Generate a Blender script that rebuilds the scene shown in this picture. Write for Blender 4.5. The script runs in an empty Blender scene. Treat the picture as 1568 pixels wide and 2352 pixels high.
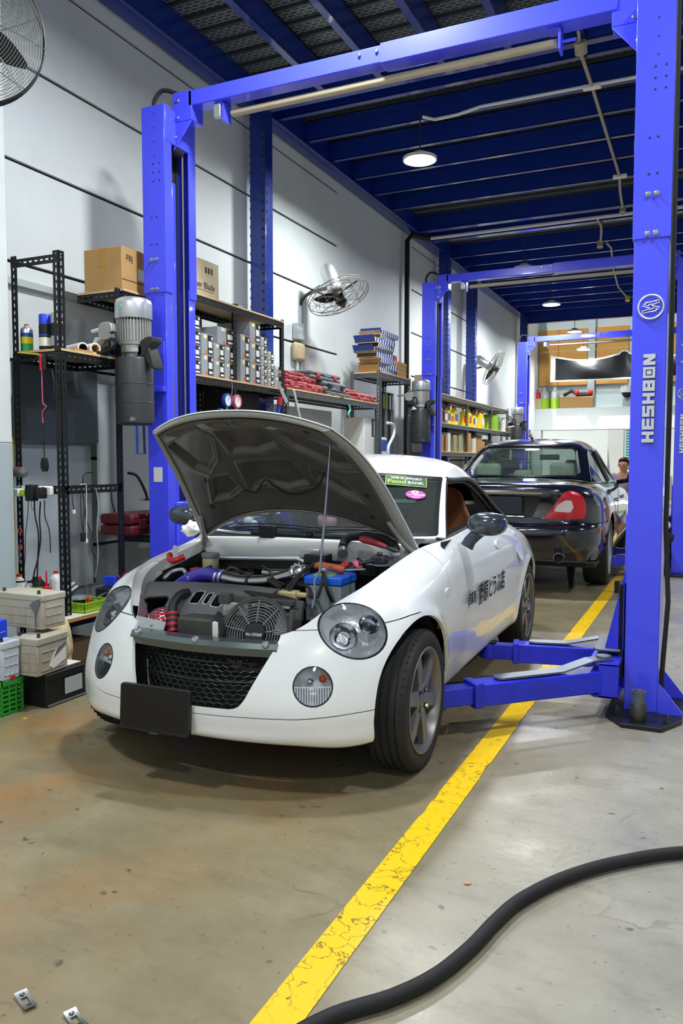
import bpy, bmesh, math, random
from mathutils import Vector, Matrix, noise
random.seed(7)
C = bpy.context.scene.collection
R = math.radians
def lin(h):
    if isinstance(h, (tuple, list)): return tuple(h)[:3]
    h = h.lstrip('#'); o = []
    for i in (0, 2, 4):
        v = int(h[i:i+2], 16)/255; o.append(v/12.92 if v <= .04045 else ((v+.055)/1.055)**2.4)
    return tuple(o)
MATS = {}
def mat(name, col, rough=.5, metal=0., coat=0., var=0., vscale=8., bump=0., bscale=60., emit=0., spec=.5, trans=0., alpha=1., ior=1.45, dirt=None, dscale=3., damt=.4):
    if name in MATS: return MATS[name]
    m = bpy.data.materials.new(name); m.use_nodes = True; nt = m.node_tree; b = nt.nodes['Principled BSDF']
    c = lin(col)
    b.inputs['Base Color'].default_value = (*c, 1); b.inputs['Roughness'].default_value = rough
    b.inputs['Metallic'].default_value = metal; b.inputs['Coat Weight'].default_value = coat
    b.inputs['Specular IOR Level'].default_value = spec; b.inputs['IOR'].default_value = ior
    b.inputs['Transmission Weight'].default_value = trans; b.inputs['Alpha'].default_value = alpha
    tc = nt.nodes.new('ShaderNodeTexCoord')
    src = None
    if var:
        n = nt.nodes.new('ShaderNodeTexNoise'); n.inputs['Scale'].default_value = vscale; n.inputs['Detail'].default_value = 6
        nt.links.new(tc.outputs['Object'], n.inputs['Vector'])
        mx = nt.nodes.new('ShaderNodeMix'); mx.data_type = 'RGBA'
        mx.inputs['A'].default_value = (*[x*(1-var) for x in c], 1); mx.inputs['B'].default_value = (*[min(1, x*(1+var)) for x in c], 1)
        nt.links.new(n.outputs['Fac'], mx.inputs['Factor']); src = mx.outputs['Result']
    if dirt:
        n = nt.nodes.new('ShaderNodeTexNoise'); n.inputs['Scale'].default_value = dscale; n.inputs['Detail'].default_value = 8; n.inputs['Roughness'].default_value = .7
        nt.links.new(tc.outputs['Object'], n.inputs['Vector'])
        rp = nt.nodes.new('ShaderNodeValToRGB'); rp.color_ramp.elements[0].position = .45; rp.color_ramp.elements[1].position = .7
        rp.color_ramp.elements[0].color = (0, 0, 0, 1); rp.color_ramp.elements[1].color = (damt, damt, damt, 1)
        nt.links.new(n.outputs['Fac'], rp.inputs['Fac'])
        mx = nt.nodes.new('ShaderNodeMix'); mx.data_type = 'RGBA'
        nt.links.new(rp.outputs['Color'], mx.inputs['Factor'])
        if src: nt.links.new(src, mx.inputs['A'])
        else: mx.inputs['A'].default_value = (*c, 1)
        mx.inputs['B'].default_value = (*lin(dirt), 1); src = mx.outputs['Result']
    if src: nt.links.new(src, b.inputs['Base Color'])
    if bump:
        n = nt.nodes.new('ShaderNodeTexNoise'); n.inputs['Scale'].default_value = bscale; n.inputs['Detail'].default_value = 4
        nt.links.new(tc.outputs['Object'], n.inputs['Vector'])
        bp = nt.nodes.new('ShaderNodeBump'); bp.inputs['Strength'].default_value = bump; bp.inputs['Distance'].default_value = .01
        nt.links.new(n.outputs['Fac'], bp.inputs['Height']); nt.links.new(bp.outputs['Normal'], b.inputs['Normal'])
    if emit:
        b.inputs['Emission Color'].default_value = (*c, 1); b.inputs['Emission Strength'].default_value = emit
    MATS[name] = m
    return m
def thin_glass(name, tint, refl=1.0, rough=0.0, body=0.0, bodycol=(.5, .5, .5)):
    m = bpy.data.materials.new(name); m.use_nodes = True; nt = m.node_tree; nt.nodes.clear()
    o = nt.nodes.new('ShaderNodeOutputMaterial'); t = nt.nodes.new('ShaderNodeBsdfTransparent'); t.inputs['Color'].default_value = (*tint, 1)
    g = nt.nodes.new('ShaderNodeBsdfGlossy'); g.inputs['Roughness'].default_value = rough
    f = nt.nodes.new('ShaderNodeFresnel'); f.inputs['IOR'].default_value = 1.5
    mu = nt.nodes.new('ShaderNodeMath'); mu.operation = 'MULTIPLY'; mu.inputs[1].default_value = refl; nt.links.new(f.outputs[0], mu.inputs[0])
    a = t.outputs[0]
    if body:
        d = nt.nodes.new('ShaderNodeBsdfDiffuse'); d.inputs['Color'].default_value = (*bodycol, 1)
        mb = nt.nodes.new('ShaderNodeMixShader'); mb.inputs[0].default_value = body
        nt.links.new(a, mb.inputs[1]); nt.links.new(d.outputs[0], mb.inputs[2]); a = mb.outputs[0]
    mx = nt.nodes.new('ShaderNodeMixShader'); nt.links.new(mu.outputs[0], mx.inputs[0]); nt.links.new(a, mx.inputs[1]); nt.links.new(g.outputs[0], mx.inputs[2])
    nt.links.new(mx.outputs[0], o.inputs['Surface']); MATS[name] = m
    return m

# ---------- mesh builder ----------
def basis(d):
    d = Vector(d).normalized(); u = Vector((0, 0, 1)) if abs(d.z) < .95 else Vector((1, 0, 0))
    a = d.cross(u).normalized(); return a, a.cross(d).normalized() if False else d.cross(a).normalized(), d
class MB:
    def __init__(s): s.v = []; s.f = []; s.m = []
    def add(s, v, f, m=0):
        o = len(s.v); s.v += [tuple(p) for p in v]; s.f += [tuple(i+o for i in q) for q in f]; s.m += [m]*len(f); return s
    def box(s, x0, x1, y0, y1, z0, z1, m=0, M=None):
        v = [(x, y, z) for z in (z0, z1) for y in (y0, y1) for x in (x0, x1)]
        if M is not None: v = [tuple(M @ Vector(p)) for p in v]
        return s.add(v, [(0, 2, 3, 1), (4, 5, 7, 6), (0, 1, 5, 4), (2, 6, 7, 3), (0, 4, 6, 2), (1, 3, 7, 5)], m)
    def cyl(s, p0, p1, r0, r1=None, n=16, m=0, caps=True):
        if r1 is None: r1 = r0
        p0 = Vector(p0); p1 = Vector(p1); a, b, d = basis(p1-p0)
        ring = lambda p, r: [p+a*(r*math.cos(2*math.pi*i/n))+b*(r*math.sin(2*math.pi*i/n)) for i in range(n)]
        v = ring(p0, r0)+ring(p1, r1); f = [(i, (i+1) % n, n+(i+1) % n, n+i) for i in range(n)]
        if caps: f += [tuple(range(n))[::-1], tuple(range(n, 2*n))]
        return s.add(v, f, m)
    def lathe(s, prof, M=None, n=24, m=0, closed=False):
        # profile (r, z) about local z
        v = []; f = []; k = len(prof)
        for i in range(n):
            a = 2*math.pi*i/n
            for r, z in prof: v.append(Vector((r*math.cos(a), r*math.sin(a), z)))
        if M is not None: v = [M @ p for p in v]
        kk = k if closed else k-1
        for i in range(n):
            for j in range(kk):
                j2 = (j+1) % k
                f.append((i*k+j, ((i+1) % n)*k+j, ((i+1) % n)*k+j2, i*k+j2))
        return s.add(v, f, m)
    def tube(s, pts, r, n=8, m=0, closed=False, caps=True):
        pts = [Vector(p) for p in pts]; N = len(pts); v = []; f = []
        rr = r if isinstance(r, (list, tuple)) else [r]*N
        prev = None
        for i, p in enumerate(pts):
            if closed: d = pts[(i+1) % N]-pts[i-1]
            else: d = pts[min(i+1, N-1)]-pts[max(i-1, 0)]
            if d.length < 1e-9: d = Vector((0, 0, 1))
            d.normalize()
            if prev is None: a, b, _ = basis(d)
            else:
                a = prev-d*prev.dot(d)
                a = a.normalized() if a.length > 1e-6 else basis(d)[0]
                b = d.cross(a)
            prev = a
            for j in range(n):
                t = 2*math.pi*j/n; v.append(p+a*(rr[i]*math.cos(t))+b*(rr[i]*math.sin(t)))
        for i in range(N if closed else N-1):
            i2 = (i+1) % N
            for j in range(n): f.append((i*n+j, i*n+(j+1) % n, i2*n+(j+1) % n, i2*n+j))
        if caps and not closed: f += [tuple(range(n))[::-1], tuple(range((N-1)*n, N*n))]
        return s.add(v, f, m)
    def prism(s, poly, M, d, m=0):
        # poly in local xy, extruded z 0..d
        n = len(poly); v = [M @ Vector((x, y, 0)) for x, y in poly]+[M @ Vector((x, y, d)) for x, y in poly]
        ar = sum(poly[i][0]*poly[(i+1) % n][1]-poly[(i+1) % n][0]*poly[i][1] for i in range(n))
        f = [tuple(range(n))[::-1], tuple(range(n, 2*n))]+[(i, (i+1) % n, n+(i+1) % n, n+i) for i in range(n)]
        if ar < 0: f = [q[::-1] for q in f]
        return s.add(v, f, m)
    def grid(s, P, m=0, flip=False, closeu=False):
        nu = len(P); nv = len(P[0]); v = [p for row in P for p in row]; f = []
        for i in range(nu if closeu else nu-1):
            i2 = (i+1) % nu
            for j in range(nv-1):
                q = (i*nv+j, i2*nv+j, i2*nv+j+1, i*nv+j+1); f.append(q[::-1] if flip else q)
        return s.add(v, f, m)
    def sph(s, c, r, n=12, m=0, sc=(1, 1, 1), M=None):
        v = []; f = []; c = Vector(c)
        for i in range(n+1):
            t = math.pi*i/n
            for j in range(2*n):
                a = math.pi*j/n; p = Vector((r*sc[0]*math.sin(t)*math.cos(a), r*sc[1]*math.sin(t)*math.sin(a), r*sc[2]*math.cos(t)))
                v.append(c+(M @ p if M is not None else p))
        for i in range(n):
            for j in range(2*n): f.append((i*2*n+j, (i+1)*2*n+j, (i+1)*2*n+(j+1) % (2*n), i*2*n+(j+1) % (2*n)))
        return s.add(v, f, m)
    def torus(s, c, ax, r, t, n=40, k=8, m=0):
        a, b, d = basis(ax); c = Vector(c)
        return s.tube([c+a*(r*math.cos(2*math.pi*i/n))+b*(r*math.sin(2*math.pi*i/n)) for i in range(n)], t, k, m, closed=True)
    def build(s, name, mats, parent=None, bevel=0, ang=35, smooth=True, seg=2, solid=0, soff=-1, loc=None, merge=False):
        me = bpy.data.meshes.new(name); me.from_pydata(s.v, [], s.f)
        if not isinstance(mats, (list, tuple)): mats = [mats]
        for x in mats: me.materials.append(MATS[x] if isinstance(x, str) else x)
        me.polygons.foreach_set('material_index', s.m)
        me.validate(); me.update()
        if merge:
            bm = bmesh.new(); bm.from_mesh(me); bmesh.ops.remove_doubles(bm, verts=bm.verts, dist=1e-5); bm.to_mesh(me); bm.free()
        if smooth:
            me.shade_smooth(); me.set_sharp_from_angle(angle=R(ang))
        o = bpy.data.objects.new(name, me); C.objects.link(o)
        if loc is not None: o.location = loc
        if parent is not None: o.parent = parent
        if solid:
            md = o.modifiers.new('solid', 'SOLIDIFY'); md.thickness = solid; md.offset = soff
            if smooth: md = o.modifiers.new('split', 'EDGE_SPLIT'); md.split_angle = R(ang)
        if bevel:
            md = o.modifiers.new('bev', 'BEVEL'); md.width = bevel; md.segments = seg; md.limit_method = 'ANGLE'; md.angle_limit = R(30)
        return o
def tag(o, label=None, cat=None, group=None, kind=None):
    if label: o['label'] = label
    if cat: o['category'] = cat
    if group: o['group'] = group
    if kind: o['kind'] = kind
    return o
def empty(name, loc=(0, 0, 0), rz=0, label=None, cat=None, group=None, parent=None, rot=None):
    o = bpy.data.objects.new(name, None); C.objects.link(o); o.location = loc; o.rotation_euler = rot if rot else (0, 0, rz)
    o.empty_display_size = .1
    if parent: o.parent = parent
    return tag(o, label, cat, group)
def copy_tree(o, parent=None):
    c = o.copy(); C.objects.link(c)
    if parent: c.parent = parent
    for ch in [x for x in bpy.data.objects if x.parent == o]: copy_tree(ch, c)
    return c
def T(x=0, y=0, z=0): return Matrix.Translation((x, y, z))
def RX(a): return Matrix.Rotation(R(a), 4, 'X')
def RY(a): return Matrix.Rotation(R(a), 4, 'Y')
def RZ(a): return Matrix.Rotation(R(a), 4, 'Z')
def frame(o, x, y):
    # matrix with local x along x, local y along y, z = x cross y
    x = Vector(x).normalized(); y = Vector(y); z = x.cross(y).normalized(); y = z.cross(x)
    return Matrix(((x.x, y.x, z.x, o[0]), (x.y, y.y, z.y, o[1]), (x.z, y.z, z.z, o[2]), (0, 0, 0, 1)))
def rrect(w, h, r, n=5, cx=0, cy=0):
    p = []
    for k, (sx, sy) in enumerate(((1, 1), (-1, 1), (-1, -1), (1, -1))):
        for i in range(n+1):
            a = math.pi/2*k+math.pi/2*i/n; p.append((cx+sx*(w/2-r)+r*math.cos(a), cy+sy*(h/2-r)+r*math.sin(a)))
    return p
def cr(p0, p1, p2, p3, t):
    return tuple(.5*((2*b)+(-a+c)*t+(2*a-5*b+4*c-d)*t*t+(-a+3*b-3*c+d)*t**3) for a, b, c, d in zip(p0, p1, p2, p3))
def spline(pts, n=8, closed=False):
    N = len(pts); o = []
    g = (lambda i: pts[i % N]) if closed else (lambda i: pts[i] if 0 <= i < N else (tuple(2*a-b for a, b in zip(pts[0], pts[1])) if i < 0 else tuple(2*a-b for a, b in zip(pts[-1], pts[-2]))))
    for i in range(N if closed else N-1):
        for k in range(n): o.append(cr(g(i-1), g(i), g(i+1), g(i+2), k/n))
    if not closed: o.append(tuple(pts[-1]))
    return o
def bigrid(ctrl, nu, nv):
    rows = [spline(r, nv) for r in ctrl]
    cols = [spline([r[j] for r in rows], nu) for j in range(len(rows[0]))]
    return [[cols[j][i] for j in range(len(cols))] for i in range(len(cols[0]))]
def grid_vf(P, flip=False):
    b = MB(); b.grid(P, 0, flip); return b.v, b.f
def clip(V, F, fn, keep=1):
    """part of the mesh where keep*fn(p) >= 0"""
    d = [keep*fn(p) for p in V]; nv = []; idx = {}; nf = []
    def vid(k, p):
        if k not in idx: idx[k] = len(nv); nv.append(p)
        return idx[k]
    for f in F:
        ds = [d[i] for i in f]
        if max(ds) < 0: continue
        if min(ds) >= 0: nf.append(tuple(vid(i, V[i]) for i in f)); continue
        out = []; n = len(f)
        for k in range(n):
            a, b = f[k], f[(k+1) % n]; da, db = d[a], d[b]
            if da >= 0: out.append(vid(a, V[a]))
            if (da >= 0) != (db >= 0):
                t = da/(da-db); key = (min(a, b), max(a, b), 'e')
                out.append(vid(key, tuple(V[a][q]+(V[b][q]-V[a][q])*t for q in range(3))))
        o2 = []
        for i in out:
            if not o2 or o2[-1] != i: o2.append(i)
        if len(o2) > 1 and o2[0] == o2[-1]: o2.pop()
        if len(o2) >= 3: nf.append(tuple(o2))
    return nv, nf
def mbvf(V, F, m=0):
    b = MB(); b.add(V, F, m); return b
def sdrr(x, y, cx, cy, hx, hy, r):
    qx = abs(x-cx)-hx+r; qy = abs(y-cy)-hy+r
    return math.hypot(max(qx, 0), max(qy, 0))+min(max(qx, qy), 0)-r
def sdpoly(x, y, P):
    d = 1e9; s = 1; n = len(P)
    for i in range(n):
        ax, ay = P[i]; bx, by = P[i-1]; ex, ey = bx-ax, by-ay; wx, wy = x-ax, y-ay
        t = max(0, min(1, (wx*ex+wy*ey)/(ex*ex+ey*ey+1e-12))); d = min(d, (wx-ex*t)**2+(wy-ey*t)**2)
        c1 = y >= ay; c2 = y < by; c3 = ex*wy > ey*wx
        if (c1 and c2 and c3) or (not c1 and not c2 and not c3): s = -s
    return s*math.sqrt(d)
def text_obj(name, body, size, M, material, parent=None, depth=.0006, align='CENTER', scale=(1, 1), spacing=1.0, bold=0):
    cu = bpy.data.curves.new(name, 'FONT'); cu.body = body; cu.size = size; cu.extrude = depth; cu.align_x = align; cu.align_y = 'CENTER'
    cu.space_character = spacing; cu.offset = bold; cu.resolution_u = 3
    o = bpy.data.objects.new(name, cu); C.objects.link(o)
    dg = bpy.context.evaluated_depsgraph_get(); me = bpy.data.meshes.new_from_object(o.evaluated_get(dg))
    bpy.data.objects.remove(o); bpy.data.curves.remove(cu)
    for v in me.vertices:
        v.co = M @ Vector((v.co.x*scale[0], v.co.y*scale[1], v.co.z))
    me.materials.clear(); me.materials.append(MATS[material] if isinstance(material, str) else material)
    ob = bpy.data.objects.new(name, me); C.objects.link(ob)
    if parent: ob.parent = parent
    return ob
# ---------------------------------------------------------------- materials
mat('wall_white', '#d9dfdd', .6, var=.05, vscale=1.2, dirt='#a9aca4', dscale=1.1, damt=.22)
mat('wall_lower', '#aab8ba', .55, var=.05, vscale=2)
mat('groove_dark', '#2a2c2a', .9)
mat('blue_steel', '#0a2c86', .34, coat=.5, var=.08, vscale=3)
mat('blue_lift', '#454df2', .3, coat=.4, var=.05, vscale=2.5)
mat('blue_arm', '#2632d8', .4, coat=.15, dirt='#1a1c50', dscale=5, damt=.5)
mat('deck_steel', '#4a5052', .5, metal=.6, var=.2, vscale=12)
mat('black_paint', '#17181a', .45, var=.15, vscale=10)
mat('black_plastic', '#141516', .5)
mat('black_rubber', '#1a1a1b', .72, var=.12, vscale=20)
mat('grey_plastic', '#6b7072', .55, var=.1, vscale=9)
mat('steel', '#b5b8ba', .32, metal=1, var=.1, vscale=20)
mat('dark_steel', '#5b5c5c', .45, metal=.9, var=.25, vscale=14)
mat('galv', '#a8aa9a', .45, metal=.5, var=.1, vscale=15)
mat('alu', '#c9ccce', .38, metal=.8, var=.08, vscale=10)
mat('white_plastic', '#e4e6e2', .5)
mat('plywood', '#b98a45', .6, var=.18, vscale=4)
mat('wood_edge', '#cbb083', .65, var=.15, vscale=15)
mat('wood_under', '#8d6f47', .7, var=.12, vscale=8)
mat('card', '#b58f58', .8, var=.08, vscale=5)
mat('card_pale', '#c9b892', .8, var=.06, vscale=5)
mat('card_dark', '#5e4a2e', .85)
mat('ink', '#1b1a18', .8)
mat('paper', '#eceae2', .8)
mat('red_plastic', '#a32630', .45, var=.15, vscale=10, dirt='#c9a09b', dscale=6, damt=.4)
mat('red_bright', '#d0202a', .4)
mat('yellow_plastic', '#e8d21c', .4, var=.08, vscale=8)
mat('green_plastic', '#2f9c35', .4, var=.1, vscale=6)
mat('lime_plastic', '#9ac62b', .4, var=.1, vscale=6)
mat('blue_plastic', '#2647e0', .4)
mat('orange_plastic', '#f0642a', .45)
mat('pink_plastic', '#d6627c', .45)
mat('grey_panel', '#b9c3c3', .35, metal=.15, var=.08, vscale=3)
mat('grey_panel_dark', '#596466', .4, metal=.4, var=.12, vscale=3)
mat('clear_plastic', '#a3a8a8', .25, var=.06, vscale=5)
mat('lamp_glow', '#f4faff', .4, emit=14)
mat('window_light', '#ffffff', .5)
mat('dark_red', '#5c1622', .5)
mat('fan_wire', '#857f72', .45, metal=.4)

# concrete floor
def floor_mat():
    m = bpy.data.materials.new('concrete'); m.use_nodes = True; nt = m.node_tree; b = nt.nodes['Principled BSDF']; L = nt.links
    tc = nt.nodes.new('ShaderNodeTexCoord')
    def noi(sc, det=6, ro=.6, vec=None, dist=0):
        n = nt.nodes.new('ShaderNodeTexNoise'); n.inputs['Scale'].default_value = sc; n.inputs['Detail'].default_value = det; n.inputs['Roughness'].default_value = ro; n.inputs['Distortion'].default_value = dist
        L.new(vec if vec else tc.outputs['Object'], n.inputs['Vector']); return n.outputs['Fac']
    def ramp(src, stops):
        r = nt.nodes.new('ShaderNodeValToRGB'); e = r.color_ramp.elements
        while len(e) < len(stops): e.new(.5)
        for k, (p, c) in enumerate(stops): e[k].position = p; e[k].color = (*(lin(c) if isinstance(c, str) else (c, c, c)), 1)
        L.new(src, r.inputs['Fac']); return r.outputs['Color']
    def mix(f, a, bb, mode='MIX'):
        x = nt.nodes.new('ShaderNodeMix'); x.data_type = 'RGBA'; x.blend_type = mode
        for s, k in ((f, 'Factor'), (a, 'A'), (bb, 'B')):
            if isinstance(s, (int, float)): x.inputs[k].default_value = s
            elif isinstance(s, str): x.inputs[k].default_value = (*lin(s), 1)
            else: L.new(s, x.inputs[k])
        return x.outputs['Result']
    def math_(op, a, bb=None, cl=False):
        x = nt.nodes.new('ShaderNodeMath'); x.operation = op; x.use_clamp = cl
        for k, s in enumerate((a, bb)):
            if s is None: continue
            if isinstance(s, (int, float)): x.inputs[k].default_value = s
            else: L.new(s, x.inputs[k])
        return x.outputs[0]
    sep = nt.nodes.new('ShaderNodeSeparateXYZ'); L.new(tc.outputs['Object'], sep.inputs[0])
    # the dirtier work bay lies on the -x side, a cleaner walkway on the +x side
    edge = math_('ADD', sep.outputs['X'], math_('MULTIPLY', noi(1.5), .5))
    walk = nt.nodes.new('ShaderNodeMapRange'); walk.inputs['From Min'].default_value = -.62; walk.inputs['From Max'].default_value = .1; L.new(edge, walk.inputs['Value'])
    base = mix(walk.outputs[0], '#857a5c', '#a5a6a1')
    g = ramp(noi(2.2, 8, .65), [(.3, '#6a6149'), (.52, '#8a8065'), (.72, '#a79e84')])
    base = mix(.5, base, g)
    warm = ramp(noi(1.1, 6, .6, dist=.4), [(.44, 0.), (.62, 1.)])
    bay = nt.nodes.new('ShaderNodeMapRange'); bay.inputs['From Min'].default_value = -.7; bay.inputs['From Max'].default_value = -1.5; L.new(edge, bay.inputs['Value'])
    base = mix(math_('MULTIPLY', math_('MULTIPLY', warm, bay.outputs[0]), .75), base, '#9a6a30')
    mp = nt.nodes.new('ShaderNodeMapping'); mp.inputs['Rotation'].default_value = (0, 0, .6); mp.inputs['Scale'].default_value = (1, 2.6, 1); L.new(tc.outputs['Object'], mp.inputs['Vector'])
    sm = ramp(noi(3.5, 9, .72, mp.outputs[0]), [(.5, 0.), (.72, 1.)])
    base = mix(math_('MULTIPLY', sm, .38), base, '#4d4c46')
    # oil spots
    vo = nt.nodes.new('ShaderNodeTexVoronoi'); vo.inputs['Scale'].default_value = 9; vo.inputs['Randomness'].default_value = 1
    wv = nt.nodes.new('ShaderNodeMapping'); L.new(tc.outputs['Object'], wv.inputs['Vector']); wv.inputs['Scale'].default_value = (1, 1.25, 0)
    nv = nt.nodes.new('ShaderNodeTexNoise'); nv.inputs['Scale'].default_value = 22; L.new(tc.outputs['Object'], nv.inputs['Vector'])
    va = nt.nodes.new('ShaderNodeVectorMath'); va.operation = 'MULTIPLY_ADD'; L.new(nv.outputs['Color'], va.inputs[0]); va.inputs[1].default_value = (.05, .05, 0); L.new(wv.outputs[0], va.inputs[2])
    L.new(va.outputs[0], vo.inputs['Vector'])
    sel = ramp(noi(4.3, 2), [(.44, 0.), (.54, 1.)])
    sp = ramp(vo.outputs['Distance'], [(.07, 1.), (.14, 0.)])
    base = mix(math_('MULTIPLY', math_('MULTIPLY', sp, sel), .75), base, '#3b3b3a')
    vo2 = nt.nodes.new('ShaderNodeTexVoronoi'); vo2.inputs['Scale'].default_value = 26; L.new(va.outputs[0], vo2.inputs['Vector'])
    sp2 = ramp(vo2.outputs['Distance'], [(.07, 1.), (.15, 0.)]); sel2 = ramp(noi(7, 2), [(.42, 0.), (.5, 1.)])
    base = mix(math_('MULTIPLY', math_('MULTIPLY', sp2, sel2), .55), base, '#45443f')
    # hairline cracks
    vc = nt.nodes.new('ShaderNodeTexVoronoi'); vc.feature = 'DISTANCE_TO_EDGE'; vc.inputs['Scale'].default_value = .75
    va2 = nt.nodes.new('ShaderNodeVectorMath'); va2.operation = 'MULTIPLY_ADD'; nv2 = nt.nodes.new('ShaderNodeTexNoise'); nv2.inputs['Scale'].default_value = 5; nv2.inputs['Detail'].default_value = 5; L.new(tc.outputs['Object'], nv2.inputs['Vector'])
    L.new(nv2.outputs['Color'], va2.inputs[0]); va2.inputs[1].default_value = (.25, .25, 0); L.new(tc.outputs['Object'], va2.inputs[2]); L.new(va2.outputs[0], vc.inputs['Vector'])
    ck = ramp(vc.outputs['Distance'], [(.001, 1.), (.0035, 0.)]); sel3 = ramp(noi(1.7, 2), [(.52, 0.), (.6, 1.)])
    base = mix(math_('MULTIPLY', math_('MULTIPLY', ck, sel3), .45), base, '#3a3934')
    # pale scuffs
    sc_ = ramp(noi(14, 3, .8, mp.outputs[0]), [(.70, 0.), (.76, 1.)])
    base = mix(math_('MULTIPLY', sc_, .35), base, '#c9c8c0')
    L.new(base, b.inputs['Base Color'])
    rg = ramp(noi(3, 6), [(.3, .24), (.7, .46)]); L.new(rg, b.inputs['Roughness'])
    b.inputs['Specular IOR Level'].default_value = .45
    bp = nt.nodes.new('ShaderNodeBump'); bp.inputs['Strength'].default_value = .12; bp.inputs['Distance'].default_value = .01
    L.new(noi(40, 5), bp.inputs['Height']); L.new(bp.outputs['Normal'], b.inputs['Normal'])
    MATS['concrete'] = m
floor_mat()
def line_mat():
    m = bpy.data.materials.new('yellow_line_paint'); m.use_nodes = True; nt = m.node_tree; b = nt.nodes['Principled BSDF']; L = nt.links
    tc = nt.nodes.new('ShaderNodeTexCoord')
    n = nt.nodes.new('ShaderNodeTexNoise'); n.inputs['Scale'].default_value = 13; n.inputs['Detail'].default_value = 5; L.new(tc.outputs['Object'], n.inputs['Vector'])
    ab = nt.nodes.new('ShaderNodeMath'); ab.operation = 'SUBTRACT'; ab.inputs[1].default_value = .5; L.new(n.outputs['Fac'], ab.inputs[0])
    a2 = nt.nodes.new('ShaderNodeMath'); a2.operation = 'ABSOLUTE'; L.new(ab.outputs[0], a2.inputs[0])
    r = nt.nodes.new('ShaderNodeValToRGB'); r.color_ramp.elements[0].position = .004; r.color_ramp.elements[1].position = .012
    r.color_ramp.elements[0].color = (*lin('#8a6a08'), 1); r.color_ramp.elements[1].color = (*lin('#f2c400'), 1); L.new(a2.outputs[0], r.inputs['Fac'])
    n2 = nt.nodes.new('ShaderNodeTexNoise'); n2.inputs['Scale'].default_value = 1.3; L.new(tc.outputs['Object'], n2.inputs['Vector'])
    r2 = nt.nodes.new('ShaderNodeValToRGB'); r2.color_ramp.elements[0].position = .42; r2.color_ramp.elements[1].position = .56; L.new(n2.outputs['Fac'], r2.inputs['Fac'])
    mx = nt.nodes.new('ShaderNodeMix'); mx.data_type = 'RGBA'; L.new(r2.outputs['Color'], mx.inputs['Factor']); L.new(r.outputs['Color'], mx.inputs['B']); mx.inputs['A'].default_value = (*lin('#f2c400'), 1)
    n3 = nt.nodes.new('ShaderNodeTexNoise'); n3.inputs['Scale'].default_value = 30; n3.inputs['Detail'].default_value = 6; L.new(tc.outputs['Object'], n3.inputs['Vector'])
    r3 = nt.nodes.new('ShaderNodeValToRGB'); r3.color_ramp.elements[0].position = .66; r3.color_ramp.elements[1].position = .70; L.new(n3.outputs['Fac'], r3.inputs['Fac'])
    mx2 = nt.nodes.new('ShaderNodeMix'); mx2.data_type = 'RGBA'; L.new(r3.outputs['Color'], mx2.inputs['Factor']); L.new(mx.outputs['Result'], mx2.inputs['A']); mx2.inputs['B'].default_value = (*lin('#6d6136'), 1)
    L.new(mx2.outputs['Result'], b.inputs['Base Color']); b.inputs['Roughness'].default_value = .45
    bp = nt.nodes.new('ShaderNodeBump'); bp.inputs['Strength'].default_value = .35; bp.inputs['Distance'].default_value = .004; L.new(n.outputs['Fac'], bp.inputs['Height']); L.new(bp.outputs['Normal'], b.inputs['Normal'])
    MATS['line'] = m
line_mat()
def deck_mat():
    m = bpy.data.materials.new('perforated_deck'); m.use_nodes = True; nt = m.node_tree; b = nt.nodes['Principled BSDF']; L = nt.links
    tc = nt.nodes.new('ShaderNodeTexCoord')
    br = nt.nodes.new('ShaderNodeTexBrick'); br.inputs['Scale'].default_value = 1; br.offset = .5
    br.inputs['Brick Width'].default_value = .07; br.inputs['Row Height'].default_value = .034; br.inputs['Mortar Size'].default_value = .011; br.inputs['Mortar Smooth'].default_value = .1
    br.inputs['Color1'].default_value = br.inputs['Color2'].default_value = (.006, .007, .008, 1); br.inputs['Mortar'].default_value = (*lin('#7b8387'), 1)
    L.new(tc.outputs['Object'], br.inputs['Vector'])
    L.new(br.outputs['Color'], b.inputs['Base Color']); b.inputs['Metallic'].default_value = .3; b.inputs['Roughness'].default_value = .5
    MATS['deck'] = m
deck_mat()

# ---------------------------------------------------------------- floor, line
MB().box(-3.9, 6.0, -6.0, 30.0, -.12, 0).build('floor', 'concrete').update_tag()
tag(bpy.data.objects['floor'], 'stained grey brown concrete workshop floor', kind='structure')
# painted lane line with chipped edges
b = MB(); N = 620; y0, y1 = .6, 19.0
def chip(y, k): 
    v = noise.noise(Vector((y*2.2+k*17, k*3.1, 0)))+.6*noise.noise(Vector((y*9+k*5, 1.7, k)))
    return max(0, v-.28)*.035+.0008*noise.noise(Vector((y*40, k, 0)))
top = [[(-.858+chip(y0+(y1-y0)*i/N, 1), y0+(y1-y0)*i/N, .0025), (-.757-chip(y0+(y1-y0)*i/N, 2), y0+(y1-y0)*i/N, .0025)] for i in range(N+1)]
b.grid(top, 0, True)
o = b.build('floor_marking', 'line', smooth=False); tag(o, 'yellow painted lane line running along the concrete floor', kind='structure')

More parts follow.
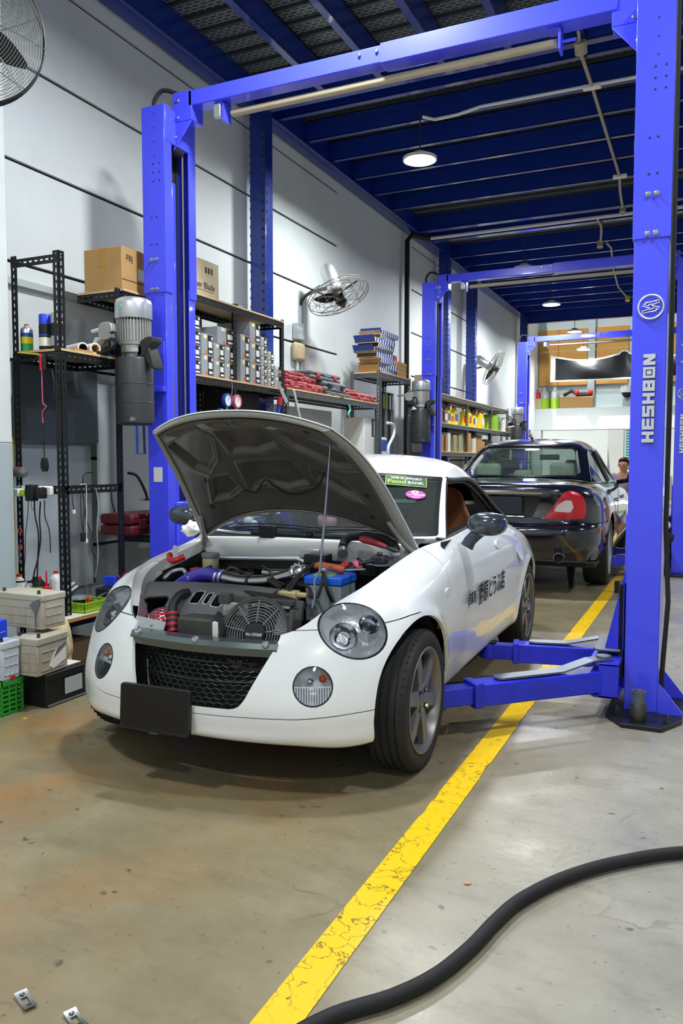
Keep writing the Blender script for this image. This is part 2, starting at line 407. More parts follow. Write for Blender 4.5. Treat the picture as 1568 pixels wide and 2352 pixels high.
# ---------------------------------------------------------------- left wall: grooved boards over a dark backing
WX = -3.75
b = MB(); b.box(WX-.25, WX-.02, -1.0, 19.6, 0, 6.2, 2)
zs = [0, .64, 1.22, 1.80, 2.375, 2.965, 3.545, 4.12, 4.70, 5.3, 6.2]
def boards(ya, yb):
    for i in range(len(zs)-1):
        za, zb = zs[i]+.011, zs[i+1]-.011
        if za < 1.0 < zb: b.box(WX-.02, WX, ya, yb, za, 1.0, 1); b.box(WX-.02, WX, ya, yb, 1.0, zb, 0)
        else: b.box(WX-.02, WX, ya, yb, za, zb, 1 if zb < 1.1 else 0)
boards(-1.0, 7.99); b.box(WX-.02, WX, 7.99, 10.36, 0, 6.2, 0); boards(10.36, 13.2); b.box(WX-.02, WX, 13.2, 19.6, 0, 6.2, 0)
tag(b.build('wall_left', ['wall_white', 'wall_lower', 'groove_dark'], smooth=False), 'white wall of wide boards with dark horizontal grooves', kind='structure')
# nearer pilaster at the edge of the frame
b = MB(); b.box(WX, -3.44, 2.35, 3.17, 1.3, 6.2, 0); b.box(WX, -3.44, 2.35, 3.17, 0, 1.3, 1)
tag(b.build('wall_pilaster', ['wall_white', 'wall_lower'], bevel=.006), 'white wall pilaster with grey green lower paint at the frame edge', kind='structure')
b = MB(); b.box(WX, WX+.035, 3.25, 4.9, 2.235, 2.275)
tag(b.build('trim_1', 'grey_panel'), 'grey ledge strip along the white wall', kind='structure')
# unseen wall beyond the frame, added on the right to bounce light inside
tag(MB().box(5.9, 6.1, -6, 30, 0, 6.2).build('wall_right_bounce', 'wall_white'), kind='structure')
# ---------------------------------------------------------------- back wall, lintel, opening to the yard
BY = 19.0
b = MB()
b.box(-4.0, 6.0, BY, BY+.25, 1.93, 2.44, 0)                # pale lintel band
b.box(-4.0, -3.62, BY, BY+.25, 0, 1.93, 0)
b.box(-4.0, 6.0, BY+.22, BY+.4, 2.44, 6.2, 1)
tag(b.build('wall_back', ['wall_white', 'wall_lower'], bevel=.01), 'pale lintel band and wall over the yard opening at the back', kind='structure')
b = MB()
for xa, xb in ((-3.72, -3.28), (-3.27, -2.62), (-2.42, -1.72), (-1.3, -.4)): b.box(xa, xb, BY+.17, BY+.218, 2.98, 4.28, 0)
tag(b.build('wall_panel', 'plywood', bevel=.003), 'brown plywood panels on the upper back wall', kind='structure')
for i, xa in enumerate((-2.6, -1.69)):
    tag(MB().box(xa, xa+.16, BY+.1, BY+.218, 2.445, 5).build('wall_post', 'wall_lower', bevel=.006), 'pale grey post against the plywood panels, '+('beneath the far lamp' if i == 0 else 'beside the blue lift post'), kind='structure')
# yard outside the back opening
tag(MB().box(-9, 12, BY+.5, BY+22, -.14, -.02).build('ground_outside', 'wall_white'), kind='structure')
b = MB(); b.box(-9, -.5, BY+8, BY+8.3, 0, 7, 0); b.box(-2.62, -2.2, BY+4.6, BY+5.0, 0, 7, 0)
tag(b.build('wall_outside', 'wall_white'), 'white building across the bright yard', kind='structure')
b = MB(); b.box(-2.35, -1.3, BY+6.8, BY+6.9, .95, 3.2, 0)
for i in range(26): b.box(-2.33, -1.32, BY+6.74, BY+6.8, 1.0+i*.083, 1.045+i*.083, 0)
mat('shutter_blue', '#8fc0c8', .5)
tag(b.build('window_1', 'shutter_blue'), 'pale blue louvred shutter across the yard', kind='structure')
tag(MB().box(-6.0, -2.7, BY+.45, BY+4.5, 2.3, 2.42).build('ceiling_outside', 'wall_white'), 'low white canopy over the yard doorway', kind='structure')

# ---------------------------------------------------------------- mezzanine
Z0 = 4.25
tag(MB().box(-3.9, 6.0, -3, 17.2, Z0+.215, Z0+.26).build('ceiling', 'deck', smooth=False), 'perforated steel plank deck of the mezzanine', kind='structure')
b = MB()
y = 0.05
while y < 17.1:
    b.box(-3.6, 5.9, y, y+.022, Z0+.19, Z0+.215); y += .19
tag(b.build('ceiling_ribs', 'deck_steel', smooth=False), 'folded edges of the steel deck planks', kind='structure')
def beam_y(x0, x1, ya, zb, zt, w=.055, name='ceiling_beam', lab=None):
    b = MB(); b.box(x0, x1, ya, ya+.012, zb, zt); b.box(x0, x1, ya, ya+w, zb, zb+.012); b.box(x0, x1, ya, ya+w, zt-.012, zt)
    return tag(b.build(name, 'blue_steel', bevel=.003), lab, kind='structure')
def beam_x(y0, y1, xa, zb, zt, w=.055, name='ceiling_joist', lab=None):
    b = MB(); b.box(xa, xa+.012, y0, y1, zb, zt); b.box(xa-w, xa+.012, y0, y1, zb, zb+.012); b.box(xa-w, xa+.012, y0, y1, zt-.012, zt)
    return tag(b.build(name, 'blue_steel', bevel=.003), lab, kind='structure')
for ya in (6.91, 7.45, 8.02, 8.575, 9.17, 11.67, 12.25, 12.8, 13.4, 14.0, 14.6, 15.2, 15.8, 16.4):
    beam_y(-3.6, 5.9, ya, Z0, Z0+.19, name='ceiling_joist', lab='blue steel cross joist under the mezzanine deck')
beam_y(-3.6, 5.9, 6.10, Z0-.02, Z0+.21, .08, lab='blue main beam across the near end of the lamp bay')
beam_y(-3.6, 5.9, 6.36, Z0, Z0+.19, name='ceiling_joist', lab='blue steel cross joist under the mezzanine deck')
for ya, zz in ((10.15, .02), (10.72, 0), (16.95, .16)):
    b = MB(); b.box(-3.6, 5.9, ya, ya+.014, Z0-zz, Z0+.2); b.box(-3.6, 5.9, ya-.03, ya+.07, Z0-zz, Z0-zz+.014)
    tag(b.build('ceiling_beam', 'blue_steel', bevel=.003), 'blue deep main beam between two mezzanine bays', kind='structure')
for k in range(17):
    beam_x(-3, 6.1, -2.95+.515*k, Z0, Z0+.19, lab='blue steel joist running along the near bay')
b = MB(); b.box(-3.612, -3.6, -3, 17.2, Z0-.03, Z0+.23); b.box(-3.72, -3.57, -3, 17.2, Z0-.03, Z0-.016); b.box(-3.72, -3.6, -3, 17.2, Z0+.216, Z0+.23)
tag(b.build('ceiling_edge_beam', 'blue_steel', bevel=.003), 'blue edge beam of the mezzanine along the white wall', kind='structure')
def column(y0, lab):
    b = MB(); x0, x1 = -3.665, -3.515
    b.box(x0, x1, y0, y0+.01, 0, Z0-.03); b.box(x1-.012, x1, y0+.01, y0+.13, 0, Z0-.03); b.box(x0, x0+.012, y0+.01, y0+.13, 0, Z0-.03)
    z = .3
    while z < Z0-.1:
        b.box(x1-.014, x1+.0015, y0+.018, y0+.045, z, z+.03, 1); b.box(x0-.004, x0+.003, y0-.002, y0+.012, z+.03, z+.055, 0)
        b.box(x1-.035, x1-.012, y0-.0015, y0+.004, z, z+.028, 1); z += .076
    b.box(x0-.04, x1+.04, y0-.03, y0+.16, 0, .012)
    return tag(b.build('wall_column', ['blue_steel', 'groove_dark'], bevel=.002), lab, kind='structure')
column(6.03, 'blue slotted mezzanine column behind the shelves of grey boxes')
column(11.3, 'blue slotted mezzanine column just behind the second lift')
column(12.76, 'blue slotted mezzanine column between the second and third lifts')
column(16.8, 'blue slotted mezzanine column nearest the back wall')

# ---------------------------------------------------------------- camera, lights
cam = bpy.data.cameras.new('camera'); co = bpy.data.objects.new('camera', cam); C.objects.link(co)
F = 1818.0; PITCH = math.atan(116/F); YAW = math.atan(844*math.cos(PITCH)/F)
cam.sensor_fit = 'VERTICAL'; cam.sensor_height = 36; cam.sensor_width = 24; cam.lens = F*36/2352; cam.clip_end = 200; cam.clip_start = .05
co.location = (0, 0, 1.2); co.rotation_euler = (math.pi/2-PITCH, 0, YAW)
bpy.context.scene.camera = co
sc = bpy.context.scene
sc.view_settings.view_transform = 'Standard'; sc.view_settings.look = 'None'; sc.view_settings.exposure = .0; sc.view_settings.gamma = 1; sc.view_settings.use_curve_mapping = False
w = bpy.data.worlds.new('daylight'); sc.world = w; w.use_nodes = True; nt = w.node_tree
bg = nt.nodes['Background']; bg.inputs['Color'].default_value = (.83, .93, 1, 1); bg.inputs['Strength'].default_value = .68
def pendant(x, y, z, drop, lab, power):
    e = empty('pendant_lamp', (x, y, z), 0, lab, 'lamp', 'round LED pendants under the mezzanine')
    r = .15
    MB().lathe([(0, .075), (.05, .07), (.07, .045), (r, .02), (r, -.004), (r-.012, -.004)], n=40).build('housing', 'white_plastic', e)
    b = MB(); b.lathe([(0, -.002), (r-.012, -.002)], n=40); b.build('diffuser', 'lamp_glow', e)
    MB().tube([(0, 0, .07), (.004, 0, .07+drop*.3), (-.004, .003, .07+drop*.6), (0, 0, .07+drop)], .006, 6).build('chain', 'dark_steel', e)
    li = bpy.data.lights.new('pendant_light', 'AREA'); li.shape = 'DISK'; li.size = .28; li.energy = power; li.color = (.93, .97, 1); li.spread = R(170)
    lo = bpy.data.objects.new('pendant_light', li); C.objects.link(lo); lo.location = (0, 0, -.012); lo.parent = e
    return e
P0 = 90
pendant(-2.383, 6.786, 3.85, .35, 'glowing round pendant lamp on a chain, nearest and largest of the row', P0)
pendant(-2.382, 11.144, 3.85, .35, 'glowing round pendant lamp hanging just above the second lift crossbeam', P0)
pendant(-2.494, 13.84, 3.85, .35, 'glowing round pendant lamp hanging below the pale bar of the second lift', P0)
pendant(-2.569, 16.886, 3.85, .35, 'glowing round pendant lamp at the end of the mezzanine before the plywood wall', P0*.8)
pendant(-2.6, 18.4, 3.68, .35, 'small glowing pendant lamp just above the black banner', P0*.5)
# further lamps of the same rows, outside the photograph's frame
def house_light(x, y, z, p):
    li = bpy.data.lights.new('ceiling_light', 'AREA'); li.shape = 'DISK'; li.size = .3; li.energy = p; li.color = (.93, .97, 1); li.spread = R(170)
    lo = bpy.data.objects.new('ceiling_light', li); C.objects.link(lo); lo.location = (x, y, z)
# lamps of the same rows over the near bay and the walkway, outside the frame
house_light(-1.65, 3.45, 4.1, P0*1.1); house_light(.55, 2.6, 4.1, P0*.7); house_light(-2.2, .2, 4.1, P0*.8); house_light(.9, -1.2, 4.1, P0*.8); house_light(2.4, 6.8, 3.85, P0); house_light(2.4, 11.5, 3.85, P0)
su = bpy.data.lights.new('sun', 'SUN'); su.energy = 5; su.angle = R(1); su.color = (1, .97, .92); so_ = bpy.data.objects.new('sun', su); C.objects.link(so_); so_.rotation_euler = (R(24), R(-6), 0)
mat('letter_grey', '#c9d0d6', .35, metal=.3)
mat('letter_edge', '#30303a', .5)
mat('cable_grey', '#8b8f88', .4, metal=.7)
mat('tank_dark', '#36393a', .45, var=.12, vscale=6)
mat('motor_grey', '#b4b6b2', .38, metal=.45, var=.08, vscale=10)
mat('motor_dark', '#3a3a38', .55, metal=.4, var=.2, vscale=20)
mat('pale_bar', '#a99e84', .6, var=.15, vscale=7)
mat('teal_sticker', '#63cdb0', .5)
mat('grease_steel', '#6e7684', .4, metal=.6, var=.15, vscale=9)
mat('sticker_white', '#d6d6cd', .6)
mat('plate_dark', '#15171f', .42, var=.3, vscale=8)
def letters(word, h, w, gap, st):
    """blocky capitals as polygons in text space (u along, v up)"""
    out = []; u = 0
    for ch in word:
        P = []; x0, x1 = u, u+w; s = st
        bx = lambda a, b, c, d: P.append([(a, c), (b, c), (b, d), (a, d)])
        if ch == 'H': bx(x0, x0+s, 0, h); bx(x1-s, x1, 0, h); bx(x0, x1, h/2-s*.42, h/2+s*.42)
        if ch == 'E': bx(x0, x0+s, 0, h); [bx(x0, x1, v, v+s*.8) for v in (0, h/2-s*.4, h-s*.8)]
        if ch == 'S': [bx(x0, x1, v, v+s*.8) for v in (0, h/2-s*.4, h-s*.8)]; bx(x0, x0+s, h/2, h); bx(x1-s, x1, 0, h/2)
        if ch == 'B': bx(x0, x0+s, 0, h); [bx(x0, x1-s*.15, v, v+s*.8) for v in (0, h/2-s*.4, h-s*.8)]; bx(x1-s, x1-s*.1, s*.3, h/2-s*.15); bx(x1-s, x1-s*.1, h/2+s*.15, h-s*.3)
        if ch == 'O': bx(x0, x0+s*.7, 0, h); bx(x1-s*.7, x1, 0, h); bx(x0, x1, 0, s*.7); bx(x0, x1, h-s*.7, h); bx(x0+s, x1-s, s, h-s)
        if ch == 'N': bx(x0, x0+s, 0, h); bx(x1-s, x1, 0, h); P.append([(x0, h), (x0+s*1.15, h), (x1, 0), (x1-s*1.15, 0)])
        out += P; u += w+gap
    return out, u-gap
def make_lift(lab):
    e = empty('two_post_lift', (-1.66, 3.93, 0), 0, lab, 'car lift', 'blue two post lifts along the bay')
    for sx, nm in ((1, 'r'), (-1, 'l')):
        X = lambda v: sx*v
        t = .008
        def cpoly(o):   # C section, open towards the car; o grows the section
            a = [(1.47+o, -o), (1.47+o, .30+o), (1.32-o, .30+o), (1.32-o, .235), (1.32-o+t, .235), (1.32-o+t, .30+o-t), (1.47+o-t, .30+o-t), (1.47+o-t, -o+t), (1.32-o+t, -o+t), (1.32-o+t, .065), (1.32-o, .065), (1.32-o, -o)]
            return [(sx*x, y) for x, y in a]
        b = MB(); b.prism(cpoly(0), T(0, 0, .02), 2.25)
        post = b.build('post', 'blue_lift', e, bevel=.006)
        b = MB(); b.prism(cpoly(.007), T(0, 0, 2.215), 3.31-2.215)
        # bolts and holes on the front face
        for z, n in ((2.235, 1), (2.41, 1)):
            for dx in (-.018, .018):
                xc = sx*1.395+dx
                b.cyl((xc, -.024, z), (xc, -.006, z), .008, n=10, m=1); b.cyl((xc, -.012, z), (xc, -.008, z), .013, n=12, m=1)
        for z in (2.5, 2.66, 2.87, 2.92, 2.97): 
            for dx in (-.018, .018) if z < 2.8 else (0.0, .045): b.cyl((sx*1.395+dx, -.0085, z), (sx*1.395+dx, -.006, z), .006, n=8, m=2)
        for z in (3.02, 3.1, 3.18, 3.26): b.cyl((sx*1.395+.01, -.0085, z), (sx*1.395+.01, -.006, z), .005, n=8, m=2)
        b.build('upper_sleeve', ['blue_lift', 'steel', 'groove_dark'], post, bevel=.003)
        # inside the channel: slide rail, cables, cylinder
        b = MB(); b.box(*sorted((X(1.43), X(1.455))), .02, .28, .05, 3.2); b.build('inner_rail', 'groove_dark', post)
        for yy in (.095, .215): MB().tube([(X(1.345), yy, .9), (X(1.345), yy, 3.15)], .006, 6).build('lift_cable', 'cable_grey', post)
        MB().cyl((X(1.385), .15, .4), (X(1.385), .15, 2.9), .028).build('lift_cylinder', 'blue_lift', post)
        b = MB(); b.cyl((X(1.36), .12, 3.12), (X(1.36), .2, 3.12), .05, n=20); b.build('pulley', 'dark_steel', post)
        # carriage that carries the arms
        b = MB(); b.box(*sorted((X(1.306), X(1.40))), .07, .23, .1, .95)
        car = b.build('carriage', 'blue_lift', e, bevel=.008)
        MB().box(*sorted((X(1.285), X(1.312))), .02, .28, .16, .62).build('carriage_pad', 'black_rubber', car, bevel=.004)
        # pivot bracket: top and bottom plates with a rounded channel
        b = MB()
        for z in (.105, .255): b.prism([(sx*x, y) for x, y in ((1.31, -.15), (1.31, .45), (1.20, .45), (1.17, .41), (1.17, -.11), (1.20, -.15))], T(0, 0, z), .014)
        for yy in (-.15, .435): b.box(*sorted((X(1.22), X(1.31))), yy, yy+.015, .105, .269)
        br = b.build('arm_bracket', 'blue_arm', car, bevel=.004)
        for yy in (-.08, .38): b = MB(); b.cyl((X(1.235), yy, .10), (X(1.235), yy, .288), .026, n=20); b.cyl((X(1.235), yy, .269), (X(1.235), yy, .291), .034, n=20); b.build('pivot_pin', 'grease_steel', br)
        b = MB(); b.prism([(sx*x, y) for x, y in ((1.30, .0), (1.30, .30), (1.24, .31), (1.19, .31), (1.175, .28), (1.175, .02), (1.19, -.01), (1.24, -.01))], T(0, 0, .292), .012); b.build('top_plate', 'grease_steel', br, bevel=.003)
        b = MB(); b.prism([(0, 0), (.085, 0), (0, .38)], frame((X(1.312), .02, .30), (-sx, 0, 0), (0, 0, 1)), .012); b.build('gusset', 'blue_arm', car)
        for tip, piv in (((.60, -.70), (1.235, -.08)), ((.60, .26), (1.235, .38))):
            p = Vector((X(piv[0]), piv[1], 0)); q = Vector((X(tip[0]), tip[1], 0)); d = (q-p).normalized(); nrm = Vector((-d.y, d.x, 0)); Lh = (q-p).length
            M = Matrix(((d.x, nrm.x, 0, p.x), (d.y, nrm.y, 0, p.y), (0, 0, 1, .178), (0, 0, 0, 1)))
            b = MB(); b.box(.0, Lh*.80, -.052, .052, -.05, .05, 0, M); b.box(Lh*.75, Lh*.80, -.058, .058, -.056, .056, 0, M)
            a = b.build('swing_arm', 'blue_arm', e, bevel=.006)
            b = MB(); b.box(Lh*.45, Lh*1.0, -.040, .040, -.04, .038, 0, M); b.cyl(M @ Vector((Lh*1.0, 0, -.042)), M @ Vector((Lh*1.0, 0, .038)), .044, n=20); b.build('arm_extension', 'blue_arm', a, bevel=.004)
            b = MB(); b.cyl(M @ Vector((Lh*1.0, 0, .038)), M @ Vector((Lh*1.0, 0, .05)), .036, n=24); b.build('lift_pad', 'black_rubber', a, bevel=.004)
            b = MB(); prof = [(-.03, .094), (.08, .094), (.24, .058), (Lh*.62, .056)]
            for (a0, z0), (a1, z1) in zip(prof, prof[1:]):
                v = [M @ Vector((a_, w_, z_+dz)) for dz in (0, .008) for a_, z_ in ((a0, z0), (a1, z1)) for w_ in (-.035, .035)]
                b.add(v, [(0, 2, 3, 1), (4, 5, 7, 6), (0, 1, 5, 4), (2, 6, 7, 3), (0, 4, 6, 2), (1, 3, 7, 5)])
            b.cyl(M @ Vector((Lh*.62, 0, .056)), M @ Vector((Lh*.62, 0, .064)), .035, n=20)
            b.build('gear_cover', 'grease_steel', a)
        # base plate with gussets and anchor bolts
        b = MB(); b.prism([(sx*x, y) for x, y in ((1.25, -.10), (1.33, -.22), (1.50, -.22), (1.58 if sx > 0 else 1.51, -.06), (1.58 if sx > 0 else 1.51, .36), (1.50, .52), (1.33, .52), (1.25, .4))], T(0, 0, .001), .02)
        bp = b.build('base_plate', 'plate_dark', e, bevel=.003)
        for yy in (0, .30):
            if sx > 0: MB().prism([(0, 0), (.11, 0), (.11, .012), (0, .15)], frame((X(1.47), yy, .02), (sx, 0, 0), (0, 0, 1)), -.012*sx).build('gusset', 'blue_lift', bp)
        for px, py in ((1.30, -.07), (1.52 if sx > 0 else 1.48, -.13), (1.50, .2), (1.3, .43), (1.48, .44)):
            b = MB(); b.cyl((X(px), py, .02), (X(px), py, .035), .017, n=6); b.cyl((X(px), py, .035), (X(px), py, .06), .009, n=10); b.build('anchor_bolt', 'dark_steel', bp)
        # top bracket holding the crossbeam
        b = MB(); b.box(*sorted((X(1.19), X(1.33))), .10, .22, 3.235, 3.41); b.prism([(1.19*sx, 3.235), (1.33*sx, 3.235), (1.33*sx, 3.07)] if sx > 0 else [(1.33*sx, 3.07), (1.33*sx, 3.235), (1.19*sx, 3.235)], frame((0, .11, 0), (1, 0, 0), (0, 0, 1)), .008)
        b.box(*sorted((X(1.31), X(1.33))), .0, .30, 3.1, 3.3)
        [b.cyl((X(x), .092, z), (X(x), .10, z), .012, n=8, m=1) for x, z in ((1.29, 3.36), (1.29, 3.26), (1.31, 3.15))]; b.build('beam_bracket', ['blue_lift', 'steel'], e, bevel=.004)
        if sx > 0:
            # lettering and badge on the front face
            M = frame((0, -.0075, 0), (0, 0, 1), (-1, 0, 0))
            polys, Lw = letters('HESHBON', .052, .050, .009, .016)
            u0 = 1.49-Lw/2; x0 = 1.395+.03
            b = MB(); b2 = MB()
            for ip, pp in enumerate(polys):
                b.prism([(u0+u, -(x0)+v) for u, v in pp], M, .0016+.00012*(ip % 6)); b2.prism([(u0+u-.003, -(x0)+v-.003) for u, v in pp], M, .0006)
            lt = b.build('lettering', 'letter_grey', e, smooth=False); b2.build('lettering_shadow', 'letter_edge', lt, smooth=False)
            cx, cz = 1.40, 1.905; b = MB()
            b.torus((cx, -.0075, cz), (0, 1, 0), .054, .0045, 40, 6)
            for s in (1, -1):
                body = [(s*-.037, s*.004), (s*-.02, s*.02), (s*.004, s*.0225), (s*.026, s*.026), (s*.033, s*.034), (s*.036, s*.014), (s*.028, s*.016), (s*.012, s*.010), (s*-.004, s*.011), (s*-.014, s*.004), (s*-.002, s*-.006)]
                pts = [(cx+x, -.0085, cz+z) for x, z in body]
                b.tube(pts, .0028, 6, closed=True); b.cyl((cx-s*.022, -.0075, cz+s*.008), (cx-s*.022, -.010, cz+s*.008), .0035, n=10)
            b.build('badge', 'letter_grey', e)
            b = MB(); b.tube([(1.487, .02, 3.3), (1.487, .02, 2.6), (1.489, .03, 1.5), (1.486, .03, .9), (1.505, .0, .55), (1.485, .02, .2), (1.49, .05, .05)], .011, 8)
            b.tube([(1.482, -.005, 3.5), (1.482, -.005, 1.2)], .005, 6)
            b.build('power_cable', 'black_rubber', e)
        else:
            MB().box(-1.43, -1.365, -.0015, .0005, 1.075, 1.165).build('sticker', 'sticker_white', post)
    # crossbeam in two sleeves
    b = MB(); b.box(-1.215, .22, .10, .20, 3.315, 3.405); cb = b.build('crossbeam', 'blue_lift', e, bevel=.005)
    b = MB(); b.box(.02, 1.215, .093, .207, 3.308, 3.412); [b.cyl((x, .088, z), (x, .10, z), .010, n=8, m=1) for x in (-.10, .0) for z in (3.375,)]; b.build('crossbeam_sleeve', ['blue_lift', 'steel'], cb, bevel=.005)
    b = MB(); b.tube([(-.95, .17, 3.252), (.93, .17, 3.252)], .021, 14); bar = b.build('limit_bar', 'pale_bar', e)
    for x in (-.99, .94):
        b = MB(); b.box(x, x+.012, .12, .20, 3.2, 3.32); b.box(x-.05, x+.012, .12, .20, 3.3, 3.32)
        if x > 0: b.cyl((.93, .17, 3.252), (1.02, .17, 3.252), .008, n=8)
        b.build('bar_hanger', 'blue_lift', bar)
    MB().box(-1.045, -1.0, .115, .15, 3.225, 3.3).build('limit_switch', 'alu', bar, bevel=.004)
    b = MB(); b.tube(spline([(-1.455, .10, 3.28), (-1.465, .10, 3.38), (-1.42, .12, 3.45), (-1.34, .14, 3.43), (-1.27, .15, 3.38)], 8), .013, 8); b.build('hydraulic_hose', 'black_rubber', e)
    # hydraulic power unit on the left post
    cx, cy = -1.43, -.165
    b = MB(); b.box(-1.42, -1.33, -.012, .0, 1.65, 1.92); b.box(-1.40, -1.325, -.03, .0, 1.62, 1.65); pu = b.build('power_unit_bracket', 'blue_lift', e, bevel=.003)
    b = MB(); M = T(cx, cy, 0)
    b.lathe([(0, 1.415), (.09, 1.415), (.108, 1.425), (.112, 1.45), (.112, 1.79), (.105, 1.805), (0, 1.805)], M, 32)
    for z in (1.545, 1.655): b.lathe([(.112, z-.003), (.1145, z), (.112, z+.003)], M, 32)
    tk = b.build('oil_tank', 'tank_dark', pu, ang=50)
    MB().lathe([(0, -.01), (.014, -.01), (.014, .006), (0, .006)], T(cx+.06, cy-.10, 1.445) @ RX(90), 14).build('drain_plug', 'steel', tk)
    b = MB(); b.lathe([(0, 1.803), (.05, 1.803), (.055, 1.83), (.075, 1.835), (.075, 1.88), (.06, 1.89), (0, 1.89)], M, 20); b.box(cx+.02, cx+.085, cy-.04, cy+.05, 1.815, 1.87)
    b.build('pump_block', 'motor_grey', pu, bevel=.003)
    b = MB(); b.lathe([(0, 1.88), (.085, 1.88), (.088, 1.90), (.088, 2.02), (0, 2.02)], M, 28, 0)
    for k in range(36):
        a = 2*math.pi*k/36; b.box(.086, .101, -.0022, .0022, 1.90, 2.035, 0, M @ Matrix.Rotation(a, 4, 'Z'))
    mo = b.build('motor', 'motor_grey', pu, ang=30)
    b = MB(); b.prism([(.0, -.03), (.05, -.03), (.085, .03), (.115, .055), (.115, .085), (.07, .085), (.0, .05)], frame((cx+.05, cy+.05, 1.835), (1, 0, 0), (0, 0, 1)), .09); b.prism([(.05, -.03), (.10, -.10), (.12, -.10), (.12, -.075), (.085, .03)], frame((cx+.05, cy+.05, 1.835), (1, 0, 0), (0, 0, 1)), .09); b.build('mounting_ear', 'motor_dark', pu, bevel=.006)
    MB().lathe([(.106, 2.03), (.108, 2.035), (.108, 2.115), (.102, 2.14), (.08, 2.152), (0, 2.154)], M, 36).build('motor_cowl', 'alu', mo, ang=50)
    MB().lathe([(.0, -.002), (.012, -.002), (.012, .002), (0, .002)], T(cx-.01, cy-.1085, 2.09) @ RX(90), 16).build('sticker', 'teal_sticker', mo)
    b = MB(); b.prism(rrect(.10, .10, .03, 2), frame((cx-.10, cy-.135, 1.955), (1, 0, 0), (0, 0, 1)), -.09); tb = b.build('terminal_box', 'motor_grey', mo, bevel=.004)
    b = MB(); b.tube(spline([(cx-.05, cy-.14, 1.94), (cx+.0, cy-.16, 1.93), (cx+.01, cy-.17, 1.87), (cx-.06, cy-.17, 1.83), (cx-.15, cy-.15, 1.83)], 8), .008, 8)
    b.tube(spline([(cx-.14, cy-.1, 1.975), (cx-.2, cy-.08, 1.975), (cx-.27, cy-.05, 1.975)], 6), .011, 8, 1)
    b.build('motor_cable', ['black_rubber', 'white_plastic'], tb)
    MB().cyl((cx-.13, cy-.10, 1.85), (cx-.05, cy-.14, 1.87), .028).build('capacitor', 'black_plastic', tb, bevel=.004)
    return e
lift = make_lift('nearest blue two post lift straddling the white car, white square sticker on its left post')
l2 = copy_tree(lift); l2.location = (-1.66, 9.05, 0); tag(l2, 'second blue two post lift standing around the dark saloon')
l3 = copy_tree(lift); l3.location = (-1.66, 14.2, 0); tag(l3, 'farthest blue two post lift in front of the plywood panels and black banner')
# loose things around the right post
e = empty('steel_spacer', (-.262, 3.785, .021), 0, 'worn steel tube adapter standing on the base plate of the nearest right post', 'adapter')
MB().lathe([(0, 0), (.034, 0), (.036, .004), (.036, .075), (.033, .08), (.022, .08), (.022, .01), (0, .01)], n=28).build('lower_sleeve', 'dark_steel', e)
MB().lathe([(.022, .05), (.029, .05), (.029, .128), (.031, .132), (.031, .138), (.025, .138), (.022, .13)], n=28, closed=True).build('upper_sleeve', 'grease_steel', e)
b = MB(); pts = spline([(-.86, 1.10, .02), (-.72, 1.42, .02), (-.603, 1.567, .02), (-.539, 1.678, .02), (-.495, 1.813, .02), (-.465, 1.956, .02), (-.426, 2.085, .02), (-.337, 2.248, .02), (-.211, 2.4, .02), (-.03, 2.55, .02), (.25, 2.68, .02), (.6, 2.8, .02)], 10)
b.tube(pts, .0175, 12); tag(b.build('air_hose', 'black_rubber'), 'thick black rubber hose curving over the floor at the lower right', 'hose')
for i, (px, py, rz, lab) in enumerate(((-1.345, 1.235, 20, 'silver strike plate lying flat on the floor, whole within the frame'), (-1.20, 1.235, 12, 'silver strike plate lying on the floor, cut by the bottom frame edge'))):
    M = T(px, py, .003) @ RZ(-rz) @ RX(0)
    e = empty('strike_plate', (px, py, .003), R(-24), lab, 'metal plate', 'silver strike plates on the floor')
    b = MB(); n = 16; hole = (.012, .009)
    def zc(x): return .010*(x/.034)**2
    xs = [-.034+.068*k/n for k in range(n+1)]
    for k in range(n):
        xa, xb = xs[k], xs[k+1]
        segs = [(-.014, .014)] if not (-.0125 <= (xa+xb)/2 <= .0125) else [(-.014, -.007), (.007, .014)]
        for ya, yb in segs:
            v = [(x, y, zc(x)*.5+dz) for dz in (0, .0018) for y in (ya, yb) for x in (xa, xb)]
            b.add(v, [(0, 2, 3, 1), (4, 5, 7, 6), (0, 1, 5, 4), (2, 6, 7, 3), (0, 4, 6, 2), (1, 3, 7, 5)])
    pl = b.build('plate', 'steel', e, smooth=False)
    for s in (-1, 1):
        b = MB(); b.lathe([(.0025, 0), (.0055, 0), (.006, .0008), (.0025, .0008)], T(s*.023, 0, zc(.023)*.5+.0018), 14, closed=True); b.build('screw_hole', 'dark_steel', pl)
e = tag(MB().prism(rrect(.075, .06, .015, 3), T(-.72, 7.6, .001), .105).build('rubber_pad', 'black_rubber', bevel=.004), 'stack of black rubber pads on the floor near the yellow line and dark saloon', 'rubber pad')
tag(MB().prism([(0, 0), (.012, .003), (.02, .012), (.006, .008)], T(-.60, 2.12, .0015), .002).build('leaf', 'orange_plastic'), 'small orange scrap lying right of the yellow line', 'scrap')
tag(MB().prism([(0, 0), (.016, .003), (.018, .012), (.004, .010)], T(-2.87, 2.66, .0015), .004).build('scrap', 'yellow_plastic'), 'small yellow scrap on the floor before the black battery', 'scrap')
mat('car_white', '#e9eceb', .28, coat=.8, var=.012, vscale=2)
mat('car_white_in', '#d4d6d4', .45, var=.05, vscale=6)
mat('hood_under', '#4b4944', .42, var=.2, vscale=5, coat=.5, dirt='#75726a', dscale=4, damt=.35)
mat('hood_rim', '#8f8f87', .45, coat=.25, var=.1, vscale=8)
mat('chrome', '#e6e8ea', .09, metal=1)
mat('lamp_mirror', '#eef1f4', .26, metal=.45, bump=.35, bscale=40)
mat('lens_clear', '#ffffff', .03)
thin_glass('lamp_glass', (.96, .97, .98), 1.0, .02)
